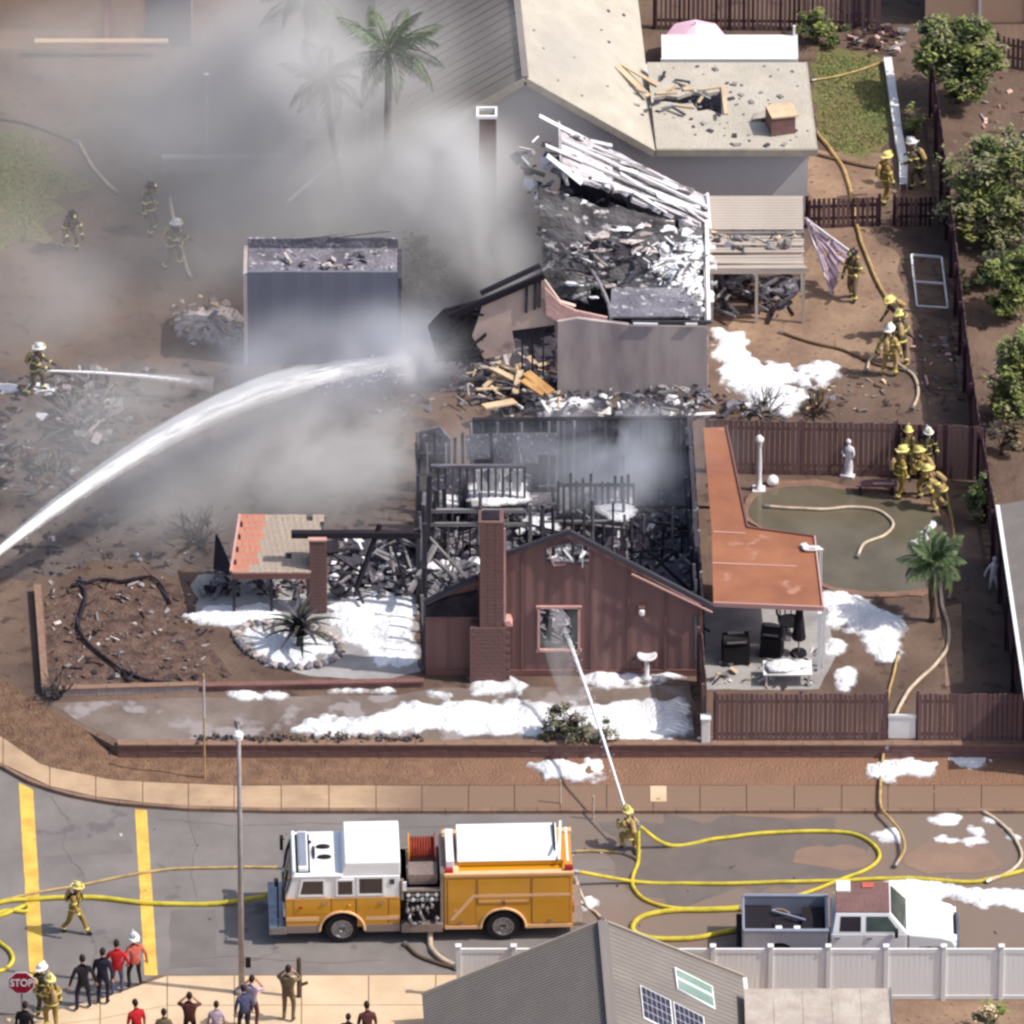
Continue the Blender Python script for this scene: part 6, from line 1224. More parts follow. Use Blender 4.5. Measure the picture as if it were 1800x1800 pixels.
# ================================================================ TREES AND PLANTS
def leaf_cloud(b, c, r, n, size, nm, seed, flat=.5):
    rnd = random.Random(seed); c = Vector(c)
    cl = []; r = Vector(r)
    for _ in range(max(5, n//60)):                       # clumps on and in the crown volume
        d = Vector((rnd.gauss(0, 1), rnd.gauss(0, 1), rnd.gauss(.15, 1))).normalized()*rnd.uniform(.35, 1.0)
        cl.append((Vector((d.x*r[0], d.y*r[1], d.z*r[2]))*rnd.uniform(.8, 1.25), rnd.uniform(.16, .4)*min(r), rnd.randrange(nm)))
    for _ in range(n):
        o, s, mi = rnd.choice(cl); p = c+o+Vector((rnd.gauss(0, s*.6), rnd.gauss(0, s*.6), rnd.gauss(0, s*.5)))
        if p.z < .05: p.z = .05+rnd.random()*.2
        a = rnd.uniform(0, 6.28); t = Vector((math.cos(a), math.sin(a), rnd.uniform(-.6, .5))).normalized(); q = t.cross(Vector((rnd.uniform(-flat, flat), rnd.uniform(-flat, flat), 1))).normalized()
        l = size*rnd.uniform(.6, 1.4); w_ = l*rnd.uniform(.35, .6)
        b.add([p-t*l*.5, p+q*w_*.5, p+t*l*.5, p-q*w_*.5], [(0, 1, 2, 3)], mi if rnd.random() < .75 else rnd.randrange(nm))
def tree(name, label, u, v, crowns, mats, n=2600, size=.2, trunk_h=1.0, tr=.1, cat='tree', bark='bark', group=None, z=0.0):
    base = G(u, v, z); t = thing(name, label, cat, base, 0, group); sd = int(u*7+v)
    tb = MB(); fork = Vector((0, 0, trunk_h)); tb.tube([(0, 0, -.05), (.03, .02, trunk_h*.5), fork], [tr*1.3, tr, tr*.85], 9)
    for c, r in crowns:
        c = Vector(c)
        for k in range(3): d = Vector((random.uniform(-.6, .6)*r[0], random.uniform(-.6, .6)*r[1], random.uniform(-.1, .6)*r[2])); tb.tube([fork, fork.lerp(c+d, .5)+Vector((.05, 0, .1)), c+d], [tr*.6, tr*.4, tr*.12], 6)
    tb.build('trunk', bark, t, smooth=True)
    tot = sum(r[0]*r[1] for c, r in crowns); b = MB()
    for i, (c, r) in enumerate(crowns): leaf_cloud(b, c, r, int(n*r[0]*r[1]/tot), size, len(mats), sd+i)
    b.build('crown', mats, t); return t
GR = ['leaf_mid', 'leaf_dark', 'leaf_light']; OL = ['leaf_olive', 'leaf_mid', 'leaf_light', 'leaf_olive']
tree('round_tree', 'big round green tree beyond the boundary fence near the top corner', 1684, 180, [((0, 0, 1.7), (1.3, 1.2, 1.0)), ((-.7, .3, 2.4), (.8, .8, .6)), ((.8, -.2, 1.4), (.9, .7, .6)), ((-1.1, 0, 1.5), (.5, .5, .4)), ((.5, .4, 2.6), (.6, .6, .5)), ((.1, -.6, .9), (.7, .5, .5)), ((1.3, .1, 2.0), (.4, .4, .35))], ['leaf_mid', 'leaf_dark', 'leaf_light', 'leaf_olive'], 9000, .19, .9)
tree('olive_tree', 'wide pale olive tree spreading at the edge beside the passage', 1748, 420, [((0, 0, 1.9), (1.5, 1.4, 1.4)), ((1.0, .6, 2.9), (1.2, 1.1, 1.0)), ((-.8, -.4, 1.4), (.9, .8, .7)), ((.9, -.6, 1.2), (1.1, 1.0, .9)), ((-1.2, .2, 2.1), (.5, .5, .4)), ((-.3, .5, 3.0), (.6, .6, .5)), ((-.6, -.9, .8), (.6, .5, .4)), ((.1, -.9, .6), (.7, .6, .4))], OL, 13000, .19, 1.0)
tree('bushy_tree', 'bright green bushy tree below the wide olive tree', 1775, 560, [((0, 0, 1.2), (.7, .7, .8)), ((.5, .2, 1.9), (.7, .6, .6)), ((-.5, 0, 1.7), (.4, .4, .4)), ((-.3, -.3, .7), (.5, .5, .4))], ['leaf_mid', 'leaf_light', 'leaf_light', 'leaf_dark'], 5000, .17, .7)
tree('bushy_tree', 'tall yellow green bush at the edge above the small round shrub', 1783, 735, [((0, 0, 1.5), (.8, .7, 1.2)), ((.2, 0, 2.5), (.7, .6, .6)), ((.1, -.2, .7), (.9, .7, .6))], ['leaf_light', 'leaf_mid', 'leaf_light', 'leaf_olive'], 6500, .17, .7)
tree('dry_shrub', 'brownish dry shrub between the fence and the yellow green bush', 1760, 800, [((0, 0, .7), (.7, .6, .5)), ((.7, .3, .5), (.5, .5, .4))], ['leaf_brown', 'leaf_burnt', 'leaf_olive'], 1300, .16, .3, .05, 'shrub')
tree('shade_shrub', 'dark leaves added for the shadows under the olive tree by the fence', 1760, 500, [((0, 0, .7), (1.0, .8, .6)), ((-.8, -.2, .5), (.6, .5, .4))], ['leaf_dark', 'leaf_burnt', 'leaf_mid'], 1800, .18, .3, .05, 'shrub')  # dark leaf mass stands in for the shadows between tree and fence
tree('round_shrub', 'small pale green shrub between the boundary fence and the dusty roof', 1722, 920, [((0, 0, 1.0), (.42, .42, .75))], ['leaf_light', 'leaf_olive', 'leaf_mid'], 1800, .14, .4, .05, 'shrub')
tree('round_shrub', 'green shrub at the top fence beside the white patio roof', 1436, 75, [((0, 0, .7), (.75, .6, .55)), ((.5, -.1, .4), (.5, .4, .35))], ['leaf_mid', 'leaf_dark', 'leaf_light'], 1500, .15, .3, .05, 'shrub')
tree('round_shrub', 'small yellow green shrub between the white garden wall and boundary fence', 1604, 232, [((0, 0, .55), (.38, .35, .45))], ['leaf_light', 'leaf_olive'], 700, .13, .25, .04, 'shrub')
tree('round_shrub', 'thin pale bush at the lower corner beside the carport', 1745, 1815, [((0, 0, .6), (.6, .4, .45))], ['leaf_light', 'leaf_olive', 'cream_board'], 600, .16, .3, .04, 'shrub', z=RZ)
tree('mounded_bush', 'scorched olive bush standing in the white foam by the retaining wall', 1010, 1304, [((-.3, .1, .5), (.7, .55, .5)), ((.5, -.05, .35), (.85, .5, .38)), ((-.5, .15, .9), (.38, .38, .35)), ((-.9, 0, .2), (.5, .3, .2))], ['leaf_burnt', 'leaf_dark', 'leaf_olive', 'leaf_brown'], 4200, .1, .2, .04, 'bush')
tree('black_shrub', 'blackened dense shrub beside the garage in the smoke', 748, 542, [((0, 0, 1.5), (.85, .8, 1.1)), ((.1, 0, 2.3), (.55, .5, .5)), ((.3, -.2, .8), (.7, .6, .6))], ['leaf_burnt', 'char', 'leaf_burnt', 'ash'], 3200, .16, .6, .08, 'shrub')
t = thing('low_hedge', 'low scorched hedge row along the edge of the driveway', 'hedge', G(340, 1306)); b = MB(); Lh = G(745, 1306).x-G(340, 1306).x
for i in range(26): leaf_cloud(b, (Lh*(i+.5)/26, random.uniform(-.05, .05), .12), (.24, .2, .2*random.uniform(.6, 1.3)), 70, .12, 3, i)
b.build('foliage', ['leaf_burnt', 'char', 'leaf_brown'], t); b = MB()
for i in range(26): b.tube([(Lh*(i+.5)/26, 0, 0), (Lh*(i+.5)/26+random.uniform(-.1, .1), 0, .22)], .015, 5)
b.build('stems', 'bark', t)
def bare(label, u, v, h, n, seed, m='char'):
    t = thing('bare_shrub', label, 'shrub', G(u, v)); rnd = random.Random(seed); b = MB()
    for _ in range(n):
        p = Vector((rnd.uniform(-.2, .2), rnd.uniform(-.2, .2), 0)); d = Vector((rnd.uniform(-1, 1), rnd.uniform(-1, 1), rnd.uniform(.3, 1.3))).normalized(); pts = [p]
        for k in range(4): d = (d+Vector((rnd.uniform(-.5, .5), rnd.uniform(-.5, .5), rnd.uniform(-.25, .3)))).normalized(); pts.append(pts[-1]+d*h*.3)
        for q in pts: q.z = max(q.z, .02)
        b.tube(pts, [.035, .028, .02, .014, .008], 5)
        q = pts[2]
        for _ in range(2): e = (d+Vector((rnd.uniform(-1, 1), rnd.uniform(-1, 1), rnd.uniform(-.2, .8)))).normalized(); b.tube([q, q+e*h*.25, q+e*h*.45+Vector((0, 0, .05))], [.018, .012, .006], 5)
    b.build('branches', m, t); b = MB(); leaf_cloud(b, (0, 0, h*.4), (h*.6, h*.6, h*.35), 160, .12, 2, seed); b.build('scorched_leaves', ['leaf_burnt', 'leaf_brown'], t)
bare('leafless burnt shrub left of the water arc near the standing firefighter', 150, 755, 1.7, 22, 4, 'ash_wood'); bare('twisted burnt branches fallen on the scorched ground', 85, 850, 1.1, 14, 6, 'ash_wood'); bare('charred bush behind the fallen tile roof', 350, 955, 1.1, 16, 8); bare('black burnt bush at the corner of the bed', 100, 1225, .8, 10, 9); bare('withered plants in the bed behind the pond fence', 1430, 725, .7, 18, 12, 'bark'); bare('singed shrub covered in foam by the pond fence', 1345, 728, .9, 20, 13, 'ash_wood')
# fallen burnt branches in the corner bed
for lab, px in (('black burnt log arching across the corner bed', [(140, 1015), (150, 1050), (138, 1095), (150, 1125), (190, 1160), (215, 1180), (235, 1212)]), ('charred branch along the rear of the corner bed', [(125, 1030), (180, 1018), (215, 1022), (270, 1015), (300, 1060)]), ('dark root line along the front of the corner bed', [(215, 1178), (260, 1195), (320, 1200)])):
    O = G(*px[0]); t = thing('burnt_log', lab, 'log', O); pts = crom([G(*p, .1)-O for p in px], 5); b = MB(); b.tube(pts, [.065-.03*i/len(pts)+.02*noise.noise(p*3) for i, p in enumerate(pts)], 7); b.build('log', 'char_deep', t, smooth=True)
    b = MB()
    for i in range(3, len(pts)-1, 4): d = Vector((random.uniform(-1, 1), random.uniform(-1, 1), .6)).normalized(); b.tube([pts[i], pts[i]+d*.3, pts[i]+d*.5], [.03, .02, .01], 5)
    b.build('twigs', 'char', t)
# palms: every frond is a part of its own
def frond_mesh(L_, droop, m, seed, leaf=.5, n=22, lw=.07):
    rnd = random.Random(seed); b = MB(); pts = []
    for i in range(n+1): s = i/n; pts.append(Vector((L_*s*(1-.12*s*droop), .05*math.sin(s*3), L_*(.38*s-.62*droop*s*s))))
    b.tube(pts, [.03*(1-.85*i/n)+.004 for i in range(n+1)], 5)
    for i in range(3, n+1):
        d = (pts[i]-pts[i-1]).normalized(); side = d.cross(Vector((0, 0, 1))).normalized(); s = i/n; ll = leaf*(math.sin(math.pi*min(1, .18+.8*s)))*rnd.uniform(.8, 1.1)+.05
        for sg in (-1, 1):
            e = (side*sg*.9+d*.55+Vector((0, 0, -.35-.3*rnd.random()))).normalized(); p = pts[i]; w_ = d*lw*.5
            b.add([p-w_, p+e*ll*.5+w_*.9, p+e*ll+Vector((0, 0, -.12*ll)), p+e*ll*.5-w_*.9], [(0, 1, 2, 3)])
    return b.mesh('frond', m)
def palm(name, label, u, vb, vc, fl_, nf, mats, lean=(0, 0), droop=1.0, tr=.13, cat='palm tree', fan=0, leaf=.5, blow=0, bark='bark_grey'):
    base = G(u, vb); h = H(u, vb, vc); t = thing(name, label, cat, base); top = Vector((lean[0], lean[1], h))
    b = MB(); pts = [Vector((0, 0, -.05)).lerp(top, i/8)+Vector((.06*math.sin(i), 0, 0))*(1-i/8) for i in range(9)]; pts[-1] = top
    b.tube(pts, [tr*(1.25-.45*i/8+.06*(i % 2)) for i in range(9)], 10); b.build('trunk', bark, t, smooth=True)
    ms = [frond_mesh(fl_, droop*k, m, i, leaf) for i, (k, m) in enumerate([(.7, mats[0]), (1.0, mats[-1]), (1.35, mats[0])])]
    for i in range(nf):
        a = i*2.399+random.uniform(-.2, .2); el = R(62-95*(i/nf))+random.uniform(-.1, .1)
        if blow: a = a*.75+blow
        o = piece('frond', None, t, top, [random.uniform(.8, 1.1)]*3, (0, -el, a), me=ms[0 if i < nf*.4 else (1 if i < nf*.75 else 2)])
    return t
palm('palm_tree', 'tall green palm standing in the smoke beside the pale house', 684, 402, 92, 2.1, 26, ['palm_green', 'palm_dark'], droop=1.0, leaf=.6)
palm('palm_tree', 'dark palm with a low wind-blown crown deep in the smoke', 612, 404, 140, 1.5, 15, ['palm_dark', 'palm_dark'], lean=(-.75, 0), droop=1.5, blow=2.2, tr=.09)
palm('palm_tree', 'faint palm whose crown is cut by the top edge', 543, 272, -4, 1.8, 18, ['palm_dark', 'palm_green'], droop=1.2, tr=.11)
palm('small_palm', 'small green fan palm on a short trunk beside the pond', 1637, 1092, 985, 1.2, 28, ['palm_green', 'palm_dark', 'palm_green'], droop=.9, tr=.09, leaf=.42, bark='bark')
# scorched agave: stiff arching leaves
t = thing('agave', 'scorched dark agave with arching leaves in the ring of stones', 'agave', G(527, 1138))
b = MB(); b.tube([(0, 0, 0), (0, 0, .5), (.02, 0, .75)], [.12, .1, .07], 8); b.build('stem', 'leaf_burnt', t)
def blade(m, seed):
    b = MB(); n = 8; vs = []
    for i in range(n+1): s = i/n; x, z = 1.05*s, .75*s-1.05*s*s+.0; w_ = .11*(1-s)**.6+.004; vs += [(x, -w_, z), (x, 0, z-.02), (x, w_, z)]
    for i in range(n):
        k = i*3; b.f += [[k, k+1, k+4, k+3], [k+1, k+2, k+5, k+4]]; b.m += [0, 0]
    b.v = vs; return b.mesh('leaf', m)
bl = [blade('leaf_burnt', 1), blade('char', 2), blade('palm_dark', 3)]
for i in range(26): piece('leaf', None, t, (0, 0, .35+.4*(i/26)), (random.uniform(.9, 1.3),)*3, (0, -R(70*(1-i/26)-25)*-1 if False else -R(10+55*i/26), i*2.4), me=bl[i % 3])

# ================================================================ PEOPLE
# one skinned body per pose; the skeleton is posed by two-bone reach, then skinned once and shared
def ik(a, c, l1, l2, pole):
    a, c = Vector(a), Vector(c); d = c-a; L_ = min(d.length, (l1+l2)*.995); d.normalize(); c = a+d*L_
    k = (l1*l1-l2*l2+L_*L_)/(2*L_); h = math.sqrt(max(0, l1*l1-k*k)); p = Vector(pole); p = (p-d*p.dot(d)).normalized(); return a+d*k+p*h, c
POSES = {  # hip height, lean, turn of chest, hands (right, left) from the shoulder, feet (right, left), head pitch; forward is +y
 'stand': dict(h=.93, lean=2, rh=(.08, .05, -.56), lh=(-.08, .04, -.56), rf=(.11, .02), lf=(-.12, -.02), hd=-5),
 'stand_wide': dict(h=.91, lean=0, rh=(.16, .02, -.5), lh=(-.18, -.02, -.5), rf=(.18, .05), lf=(-.18, -.05), hd=-8),
 'arms_up': dict(h=.93, lean=-3, rh=(-.06, .26, .05), lh=(.06, .26, .06), rf=(.12, 0), lf=(-.12, .03), hd=-10),
 'hips': dict(h=.93, lean=3, rh=(.12, .05, -.42), lh=(-.06, .2, -.38), rf=(.13, .06), lf=(-.13, -.06), hd=0),
 'walk': dict(h=.88, lean=8, rh=(.06, .22, -.5), lh=(-.06, -.2, -.5), rf=(.08, -.36), lf=(-.08, .36), hd=0),
 'hose': dict(h=.86, lean=14, rh=(-.1, .3, -.36), lh=(.06, .42, -.3), rf=(.16, -.24), lf=(-.14, .22), hd=-4),
 'bend': dict(h=.8, lean=42, rh=(.04, .22, -.42), lh=(-.02, .3, -.4), rf=(.16, -.15), lf=(-.16, .12), hd=12),
 'work': dict(h=.87, lean=24, rh=(0, .34, -.3), lh=(-.02, .26, -.4), rf=(.17, -.1), lf=(-.15, .12), hd=14),
 'kneel': dict(h=.55, lean=22, rh=(0, .34, -.28), lh=(.02, .36, -.2), rf=(.12, -.3), lf=(-.14, .22), hd=4),
 'side': dict(h=.92, lean=4, rh=(.1, .12, -.52), lh=(-.02, .3, -.34), rf=(.1, -.12), lf=(-.12, .12), hd=0),
}
def skeleton(ps, bulk):
    l = R(ps['lean']); fw = lambda s, u: Vector((s, u*math.sin(l), ps['h']+u*math.cos(l)))
    J = {'pelvis': fw(0, 0), 'waist': fw(0, .16), 'chest': fw(0, .36), 'neckb': fw(0, .49)}
    J['neck'] = J['neckb']+Vector((0, .02, .07)); J['head'] = J['neck']+Vector((0, .03+.05*math.sin(l), .13))
    for s, k in ((1, 'r'), (-1, 'l')):
        sh = fw(.185*s, .44); hd_ = sh+Vector(ps[k+'h']); el, wr = ik(sh, hd_, .285, .26, (s*.55, -.6, -.5)); d = (wr-el).normalized()
        J[k+'s'], J[k+'e'], J[k+'w'], J[k+'p'] = sh, el, wr, wr+d*.085
        hp = fw(.095*s, -.03); f = ps[k+'f']; an = Vector((f[0], f[1], .085)); kn, an = ik(hp, an, .435, .42, (s*.1, 1, 0)); J[k+'hip'], J[k+'k'], J[k+'a'] = hp, kn, an; J[k+'t'] = Vector((an.x+.02*s, an.y+.16, .045))
    b = bulk
    rad = {'pelvis': (.145*b, .115*b), 'waist': (.14*b, .11*b), 'chest': (.165*b, .125*b), 'neckb': (.09, .08), 'neck': (.056, .056), 'head': (.06, .06)}
    for k in 'rl': rad.update({k+'s': (.078*b, .075*b), k+'e': (.052*b, .052*b), k+'w': (.036*b, .036*b), k+'p': (.04, .032), k+'hip': (.1*b, .1*b), k+'k': (.072*b, .07*b), k+'a': (.05*b, .052*b), k+'t': (.046, .04)})
    E = [('pelvis', 'waist', 0), ('waist', 'chest', 0), ('chest', 'neckb', 0), ('neckb', 'neck', 2), ('neck', 'head', 2)]
    for k in 'rl': E += [('chest', k+'s', 0), (k+'s', k+'e', 0), (k+'e', k+'w', 1), (k+'w', k+'p', 3), ('pelvis', k+'hip', 4), (k+'hip', k+'k', 4), (k+'k', k+'a', 4), (k+'a', k+'t', 5)]
    return J, rad, E
BODY = {}
def prepare(keys):
    tmp = {}
    for key in keys:
        pose, bulk = key; J, rad, E = skeleton(POSES[pose], bulk); names = list(J); me = bpy.data.meshes.new('body'); me.from_pydata([J[k] for k in names], [(names.index(a), names.index(c)) for a, c, _ in E], [])
        o = bpy.data.objects.new('body', me); C.objects.link(o); sm = o.modifiers.new('skin', 'SKIN'); sb = o.modifiers.new('sub', 'SUBSURF'); sb.levels = sb.render_levels = 1; sb2 = o.modifiers.new('sub', 'SUBSURF'); sb2.levels = 1
        if not me.skin_vertices: 
            bm = bmesh.new(); bm.from_mesh(me); bm.verts.layers.skin.verify(); bm.to_mesh(me); bm.free()
        for i, k in enumerate(names): sv = me.skin_vertices[0].data[i]; sv.radius = rad[k]; sv.use_root = (k == 'pelvis')
        tmp[key] = (o, J, E)
    dg = bpy.context.evaluated_depsgraph_get()
    for key, (o, J, E) in tmp.items():
        me = bpy.data.meshes.new_from_object(o.evaluated_get(dg)); vs = [tuple(v.co) for v in me.vertices]; fs = [tuple(p.vertices) for p in me.polygons]
        reg = []
        for p in me.polygons:
            c = p.center; best = 9; ri = 0
            for a, d, r_ in E:
                A, D = J[a], J[d]; e = D-A; t = max(0, min(1, (c-A).dot(e)/e.dot(e))); ds = (c-(A+e*t)).length
                if r_ == 0 and a in ('pelvis', 'waist', 'chest'): ds -= .07
                if ds < best: best, ri = ds, r_
            reg.append(ri)
        b = MB(); b.v, b.f, b.m = list(vs), [list(f) for f in fs], reg
        # head: skull, jaw, nose, brow, ears, eyes and mouth as faces of the same mesh
        hd_ = R(POSES[key[0]]['hd']); HM = Matrix.Translation(J['head']+Vector((0, .015, .02))) @ Matrix.Rotation(-hd_, 4, 'X')
        nu, nv = 16, 12; hv, hf, hm = [], [], []
        for i in range(nv+1):
            th = math.pi*i/nv
            for j in range(nu):
                ph = 2*math.pi*j/nu; x, y, z = math.sin(th)*math.cos(ph), math.sin(th)*math.sin(ph), math.cos(th)
                jaw = 1-.22*max(0, -z)*(1-.3*max(0, y)); q = Vector((x*.076*jaw, y*.095*(jaw if y > 0 else 1), z*.118))
                if y > .93 and -.25 < z < .12: q.y += .022*(1-abs(z+.15)*2)           # nose
                if y > .6 and .1 < z < .35: q.y += .006                               # brow
                if abs(x) > .9 and -.15 < z < .25: q.x *= 1.14                         # ears
                hv.append(HM @ q)
        for i in range(nv):
            for j in range(nu):
                hf.append((i*nu+j, (i+1)*nu+j, (i+1)*nu+(j+1) % nu, i*nu+(j+1) % nu))
                ph = 2*math.pi*(j+.5)/nu; zc = math.cos(math.pi*(i+.5)/nv); yc = math.sin(ph); hm.append(6 if (yc > .5 and abs(yc) < .9 and -.02 < zc < .2) else 2)
        base = len(b.v); b.v += [tuple(p) for p in hv]; b.f += [[base+q for q in f] for f in hf]; b.m += hm
        for k, s in (('r', 1), ('l', -1)):                                              # five unequal, slightly curled fingers rooted in the palm
            d = (J[k+'p']-J[k+'w']).normalized(); sd = d.cross(Vector((0, 0, 1))); sd = sd.normalized() if sd.length > .2 else Vector((0, 1, 0)); up = sd.cross(d); pal = J[k+'p']
            for fi, (off, ln) in enumerate(((-.03, .055), (-.01, .068), (.012, .064), (.032, .05))):
                r0 = pal+sd*off; k1 = r0+d*ln*.55; b.tube([r0-d*.02, k1, k1+(d*.6-up*.8).normalized()*ln*.5], [.012, .011, .008], 5, 3)
            r0 = J[k+'w'].lerp(pal, .45)+sd*-.035; b.tube([r0+sd*.02, r0+(d*.6-sd*.7).normalized()*.035, r0+(d*1.0-sd*.5-up*.3).normalized()*.065], [.014, .012, .009], 5, 3)
        BODY[key] = (b, J, E, HM); bpy.data.objects.remove(o)
FF = 1.22
CIV = 1.0
prepare([(p, FF) for p in ('stand', 'stand_wide', 'walk', 'hose', 'bend', 'work', 'kneel', 'side')]+[(p, CIV) for p in ('stand', 'arms_up', 'hips', 'side', 'stand_wide')])
BM_CACHE = {}
def person(label, u, v, z, heading, pose, top, legs, sleeve=None, hands='skin', boots='black', helmet=None, hair='hair_dark', tank=False, bands=False, group=None, s=1.0, cat='person', skirt=None):
    bulk = FF if bands else CIV; b, J, E, HM = BODY[(pose, bulk)]; mats = [top, sleeve or top, 'skin', hands, legs, boots, 'hair_dark']
    ck = (pose, bulk, tuple(mats))
    if ck not in BM_CACHE: BM_CACHE[ck] = b.mesh('body', mats, smooth=True)
    t = thing('person', label, cat, G(u, v, z), R(heading), group); s *= 1.0 if bands else 1.09; t.scale = (s, s, s)
    o = bpy.data.objects.new('body', BM_CACHE[ck]); C.objects.link(o); o.parent = t
    hk = ('h', pose, bulk, helmet, hair)
    if hk not in BM_CACHE:
        q = MB()
        if helmet: q.lathe([(.0, .16), (.06, .15), (.1, .115), (.118, .06), (.12, .025), (.17, .012), (.172, 0), (.115, .0)], (0, 0, 0), 16, sx=.92, sy=1.12); q.box((0, -.155, 0), (.2, .12, .014), 0, 0, -.2); q.bar((0, .13, .02), (0, -.13, .02), .02, .3); q.box((0, .15, .075), (.07, .02, .1), 0, 1, .3)
        else:
            n, m_ = 14, 7; vs = []
            for i in range(m_+1):
                for j in range(n):
                    ph = 2*math.pi*j/n; th = (.5*math.pi+.28*math.pi*max(0, -math.sin(ph))-.12*math.pi*max(0, math.sin(ph)))*i/m_; vs.append((math.sin(th)*math.cos(ph)*.084, math.sin(th)*math.sin(ph)*.104, math.cos(th)*.126))
            q.add(vs, [(i*n+j, (i+1)*n+j, (i+1)*n+(j+1) % n, i*n+(j+1) % n) for i in range(m_) for j in range(n)])
        up = .03 if helmet else .0; q.v = [tuple(HM @ (Vector(p)+Vector((0, 0, up)))) for p in q.v]
        BM_CACHE[hk] = q.mesh('helmet' if helmet else 'hair', [helmet or hair, 'reflector' if helmet else hair], smooth=not helmet)
    o = bpy.data.objects.new('helmet' if helmet else 'hair', BM_CACHE[hk]); C.objects.link(o); o.parent = t
    if bands:
        bk = ('b', pose)
        if bk not in BM_CACHE:
            rs_ = []
            def ring(a, c, f, r, w_=.045):
                p = J[a].lerp(J[c], f); d = (J[c]-J[a]).normalized(); rs_.append(MB().tube([p-d*w_/2, p+d*w_/2], r, 12))
            for k in 'rl': ring(k+'e', k+'w', .8, .062); ring(k+'s', k+'e', .6, .082); ring(k+'k', k+'a', .75, .083)
            d = (J['chest']-J['waist']).normalized()
            for f, rr in ((.0, .2), (.85, .215)):
                p = J['pelvis'].lerp(J['chest'], f); n = 16; vs = []
                for dz in (-.025, .025): vs += [tuple(p+d*dz+Vector((math.cos(2*math.pi*i/n)*rr, math.sin(2*math.pi*i/n)*rr*.84, 0))) for i in range(n)]
                rs_.append(MB().add(vs, [(i, (i+1) % n, (i+1) % n+n, i+n) for i in range(n)]))
            BM_CACHE[bk] = [q.mesh('reflective_band', 'reflector') for q in rs_]
        for me_ in BM_CACHE[bk]: o = bpy.data.objects.new('reflective_band', me_); C.objects.link(o); o.parent = t
    if tank:
        tk = ('t', pose)
        if tk not in BM_CACHE:
            q = MB(); d = (J['neckb']-J['waist']).normalized(); bk_ = Vector((0, -d.z, d.y)); p0, p1 = J['waist']+bk_*.24-d*.02, J['neckb']+bk_*.22-d*.02
            q.tube([p0-d*.03, p0+d*.02, p1-d*.06, p1, p1+d*.05], [.05, .085, .085, .06, .03], 12); q.bar(p0+d*.1-bk_*.05, p1-d*.1-bk_*.05, .2, .05, 1)
            for sx in (-.11, .11): q.tube([J['neckb']+Vector((sx, -.14, -.02)), J['neckb']+Vector((sx, .02, .06)), J['chest']+Vector((sx, .17, .0)), J['waist']+Vector((sx*1.1, .14, 0))], .02, 6, 1)
            BM_CACHE[tk] = q.mesh('air_tank', ['hose_tan', 'black'], smooth=False)
        o = bpy.data.objects.new('air_tank', BM_CACHE[tk]); C.objects.link(o); o.parent = t
    return t
def fire(label, u, v, heading, pose, z=0.0, helmet='helmet_yellow', m='turnout', s=1.08, group='firefighters', tank=True): return person(label, u, v, z, heading, pose, m, m, hands='glove', helmet=helmet, tank=tank, bands=True, group=group, s=s)
# headings: 0 looks away up the lot, 90 towards the left edge, 180 towards the camera, -90 towards the right edge
fire('firefighter bending alone on the edge of the big lawn', 122, 436, 200, 'bend', m='turnout_dull', helmet='helmet_black')
fire('firefighter in dark gear standing in the haze near the hose', 265, 410, -120, 'stand_wide', m='turnout_dull', helmet='helmet_black')
fire('firefighter in the haze holding a cream hose', 301, 470, -100, 'hose', m='turnout_dull', helmet='helmet_white')
fire('firefighter spraying a thin jet towards the smoke from the frame edge', 60, 690, -95, 'hose', m='turnout_dull', helmet='helmet_white')
fire('firefighter in the passage facing the white garden wall', 1553, 358, -60, 'side', m='turnout')
fire('firefighter with white helmet stooping by the boundary fence at the passage', 1616, 332, 60, 'work', m='turnout_dull', helmet='helmet_white')
fire('dark clad firefighter standing beside the torn white sheet', 1500, 526, 150, 'side', m='khaki', helmet='helmet_black')
fire('firefighter crouching behind the pair at the passage hose', 1584, 592, 120, 'bend', m='turnout_dull')
fire('firefighter of the pair with a white air hose on the back', 1562, 662, -20, 'stand_wide', m='turnout_pale', helmet='helmet_white')
fire('firefighter of the pair nearest the boundary fence shadow', 1582, 640, 10, 'work', m='turnout_dull')
fire('firefighter of the huddle nearest the white statue, arms folded in', 1580, 876, -70, 'side', m='turnout')
fire('firefighter at the rear of the huddle with back to the fence', 1596, 838, 170, 'stand_wide', m='turnout_pale')
fire('firefighter at the rear of the huddle under the dark fence end', 1628, 840, 200, 'side', m='turnout_dull', helmet='helmet_white')
fire('firefighter in the middle of the huddle reaching forward', 1630, 876, 60, 'work', m='turnout')
fire('firefighter of the huddle nearest the boundary fence, bending', 1655, 898, 80, 'bend', m='turnout_pale')
fire('firefighter kneeling in the street aiming the thin jet at the window', 1110, 1498, 25, 'kneel', z=RD, m='turnout_pale', helmet='helmet_yellow')
fire('firefighter striding across the street between the yellow lines', 131, 1640, -115, 'walk', z=RD, m='turnout', helmet='helmet_yellow')
fire('firefighter with white helmet behind the stop sign', 92, 1810, 20, 'side', z=RZ, m='turnout', helmet='helmet_yellow')
fire('firefighter turned away beside the stop sign with dark trousers', 72, 1790, -40, 'hips' if False else 'stand', z=RZ, m='turnout_dull', helmet='helmet_white')
cv = dict(z=RZ, group='onlookers on the near pavement')
def civ(label, u, v, heading, pose, top, legs, **k): q = dict(cv); q.update(k); return person(label, u, v, q.pop('z'), heading, pose, top, legs, **q)
civ('onlooker in black jacket and dark trousers, nearest the stop sign', 147, 1776, 10, 'stand_wide', 'black_cloth', 'navy', s=1.04)
civ('onlooker in navy top standing beside the man in bright red', 181, 1766, -10, 'stand', 'navy', 'navy', s=1.04)
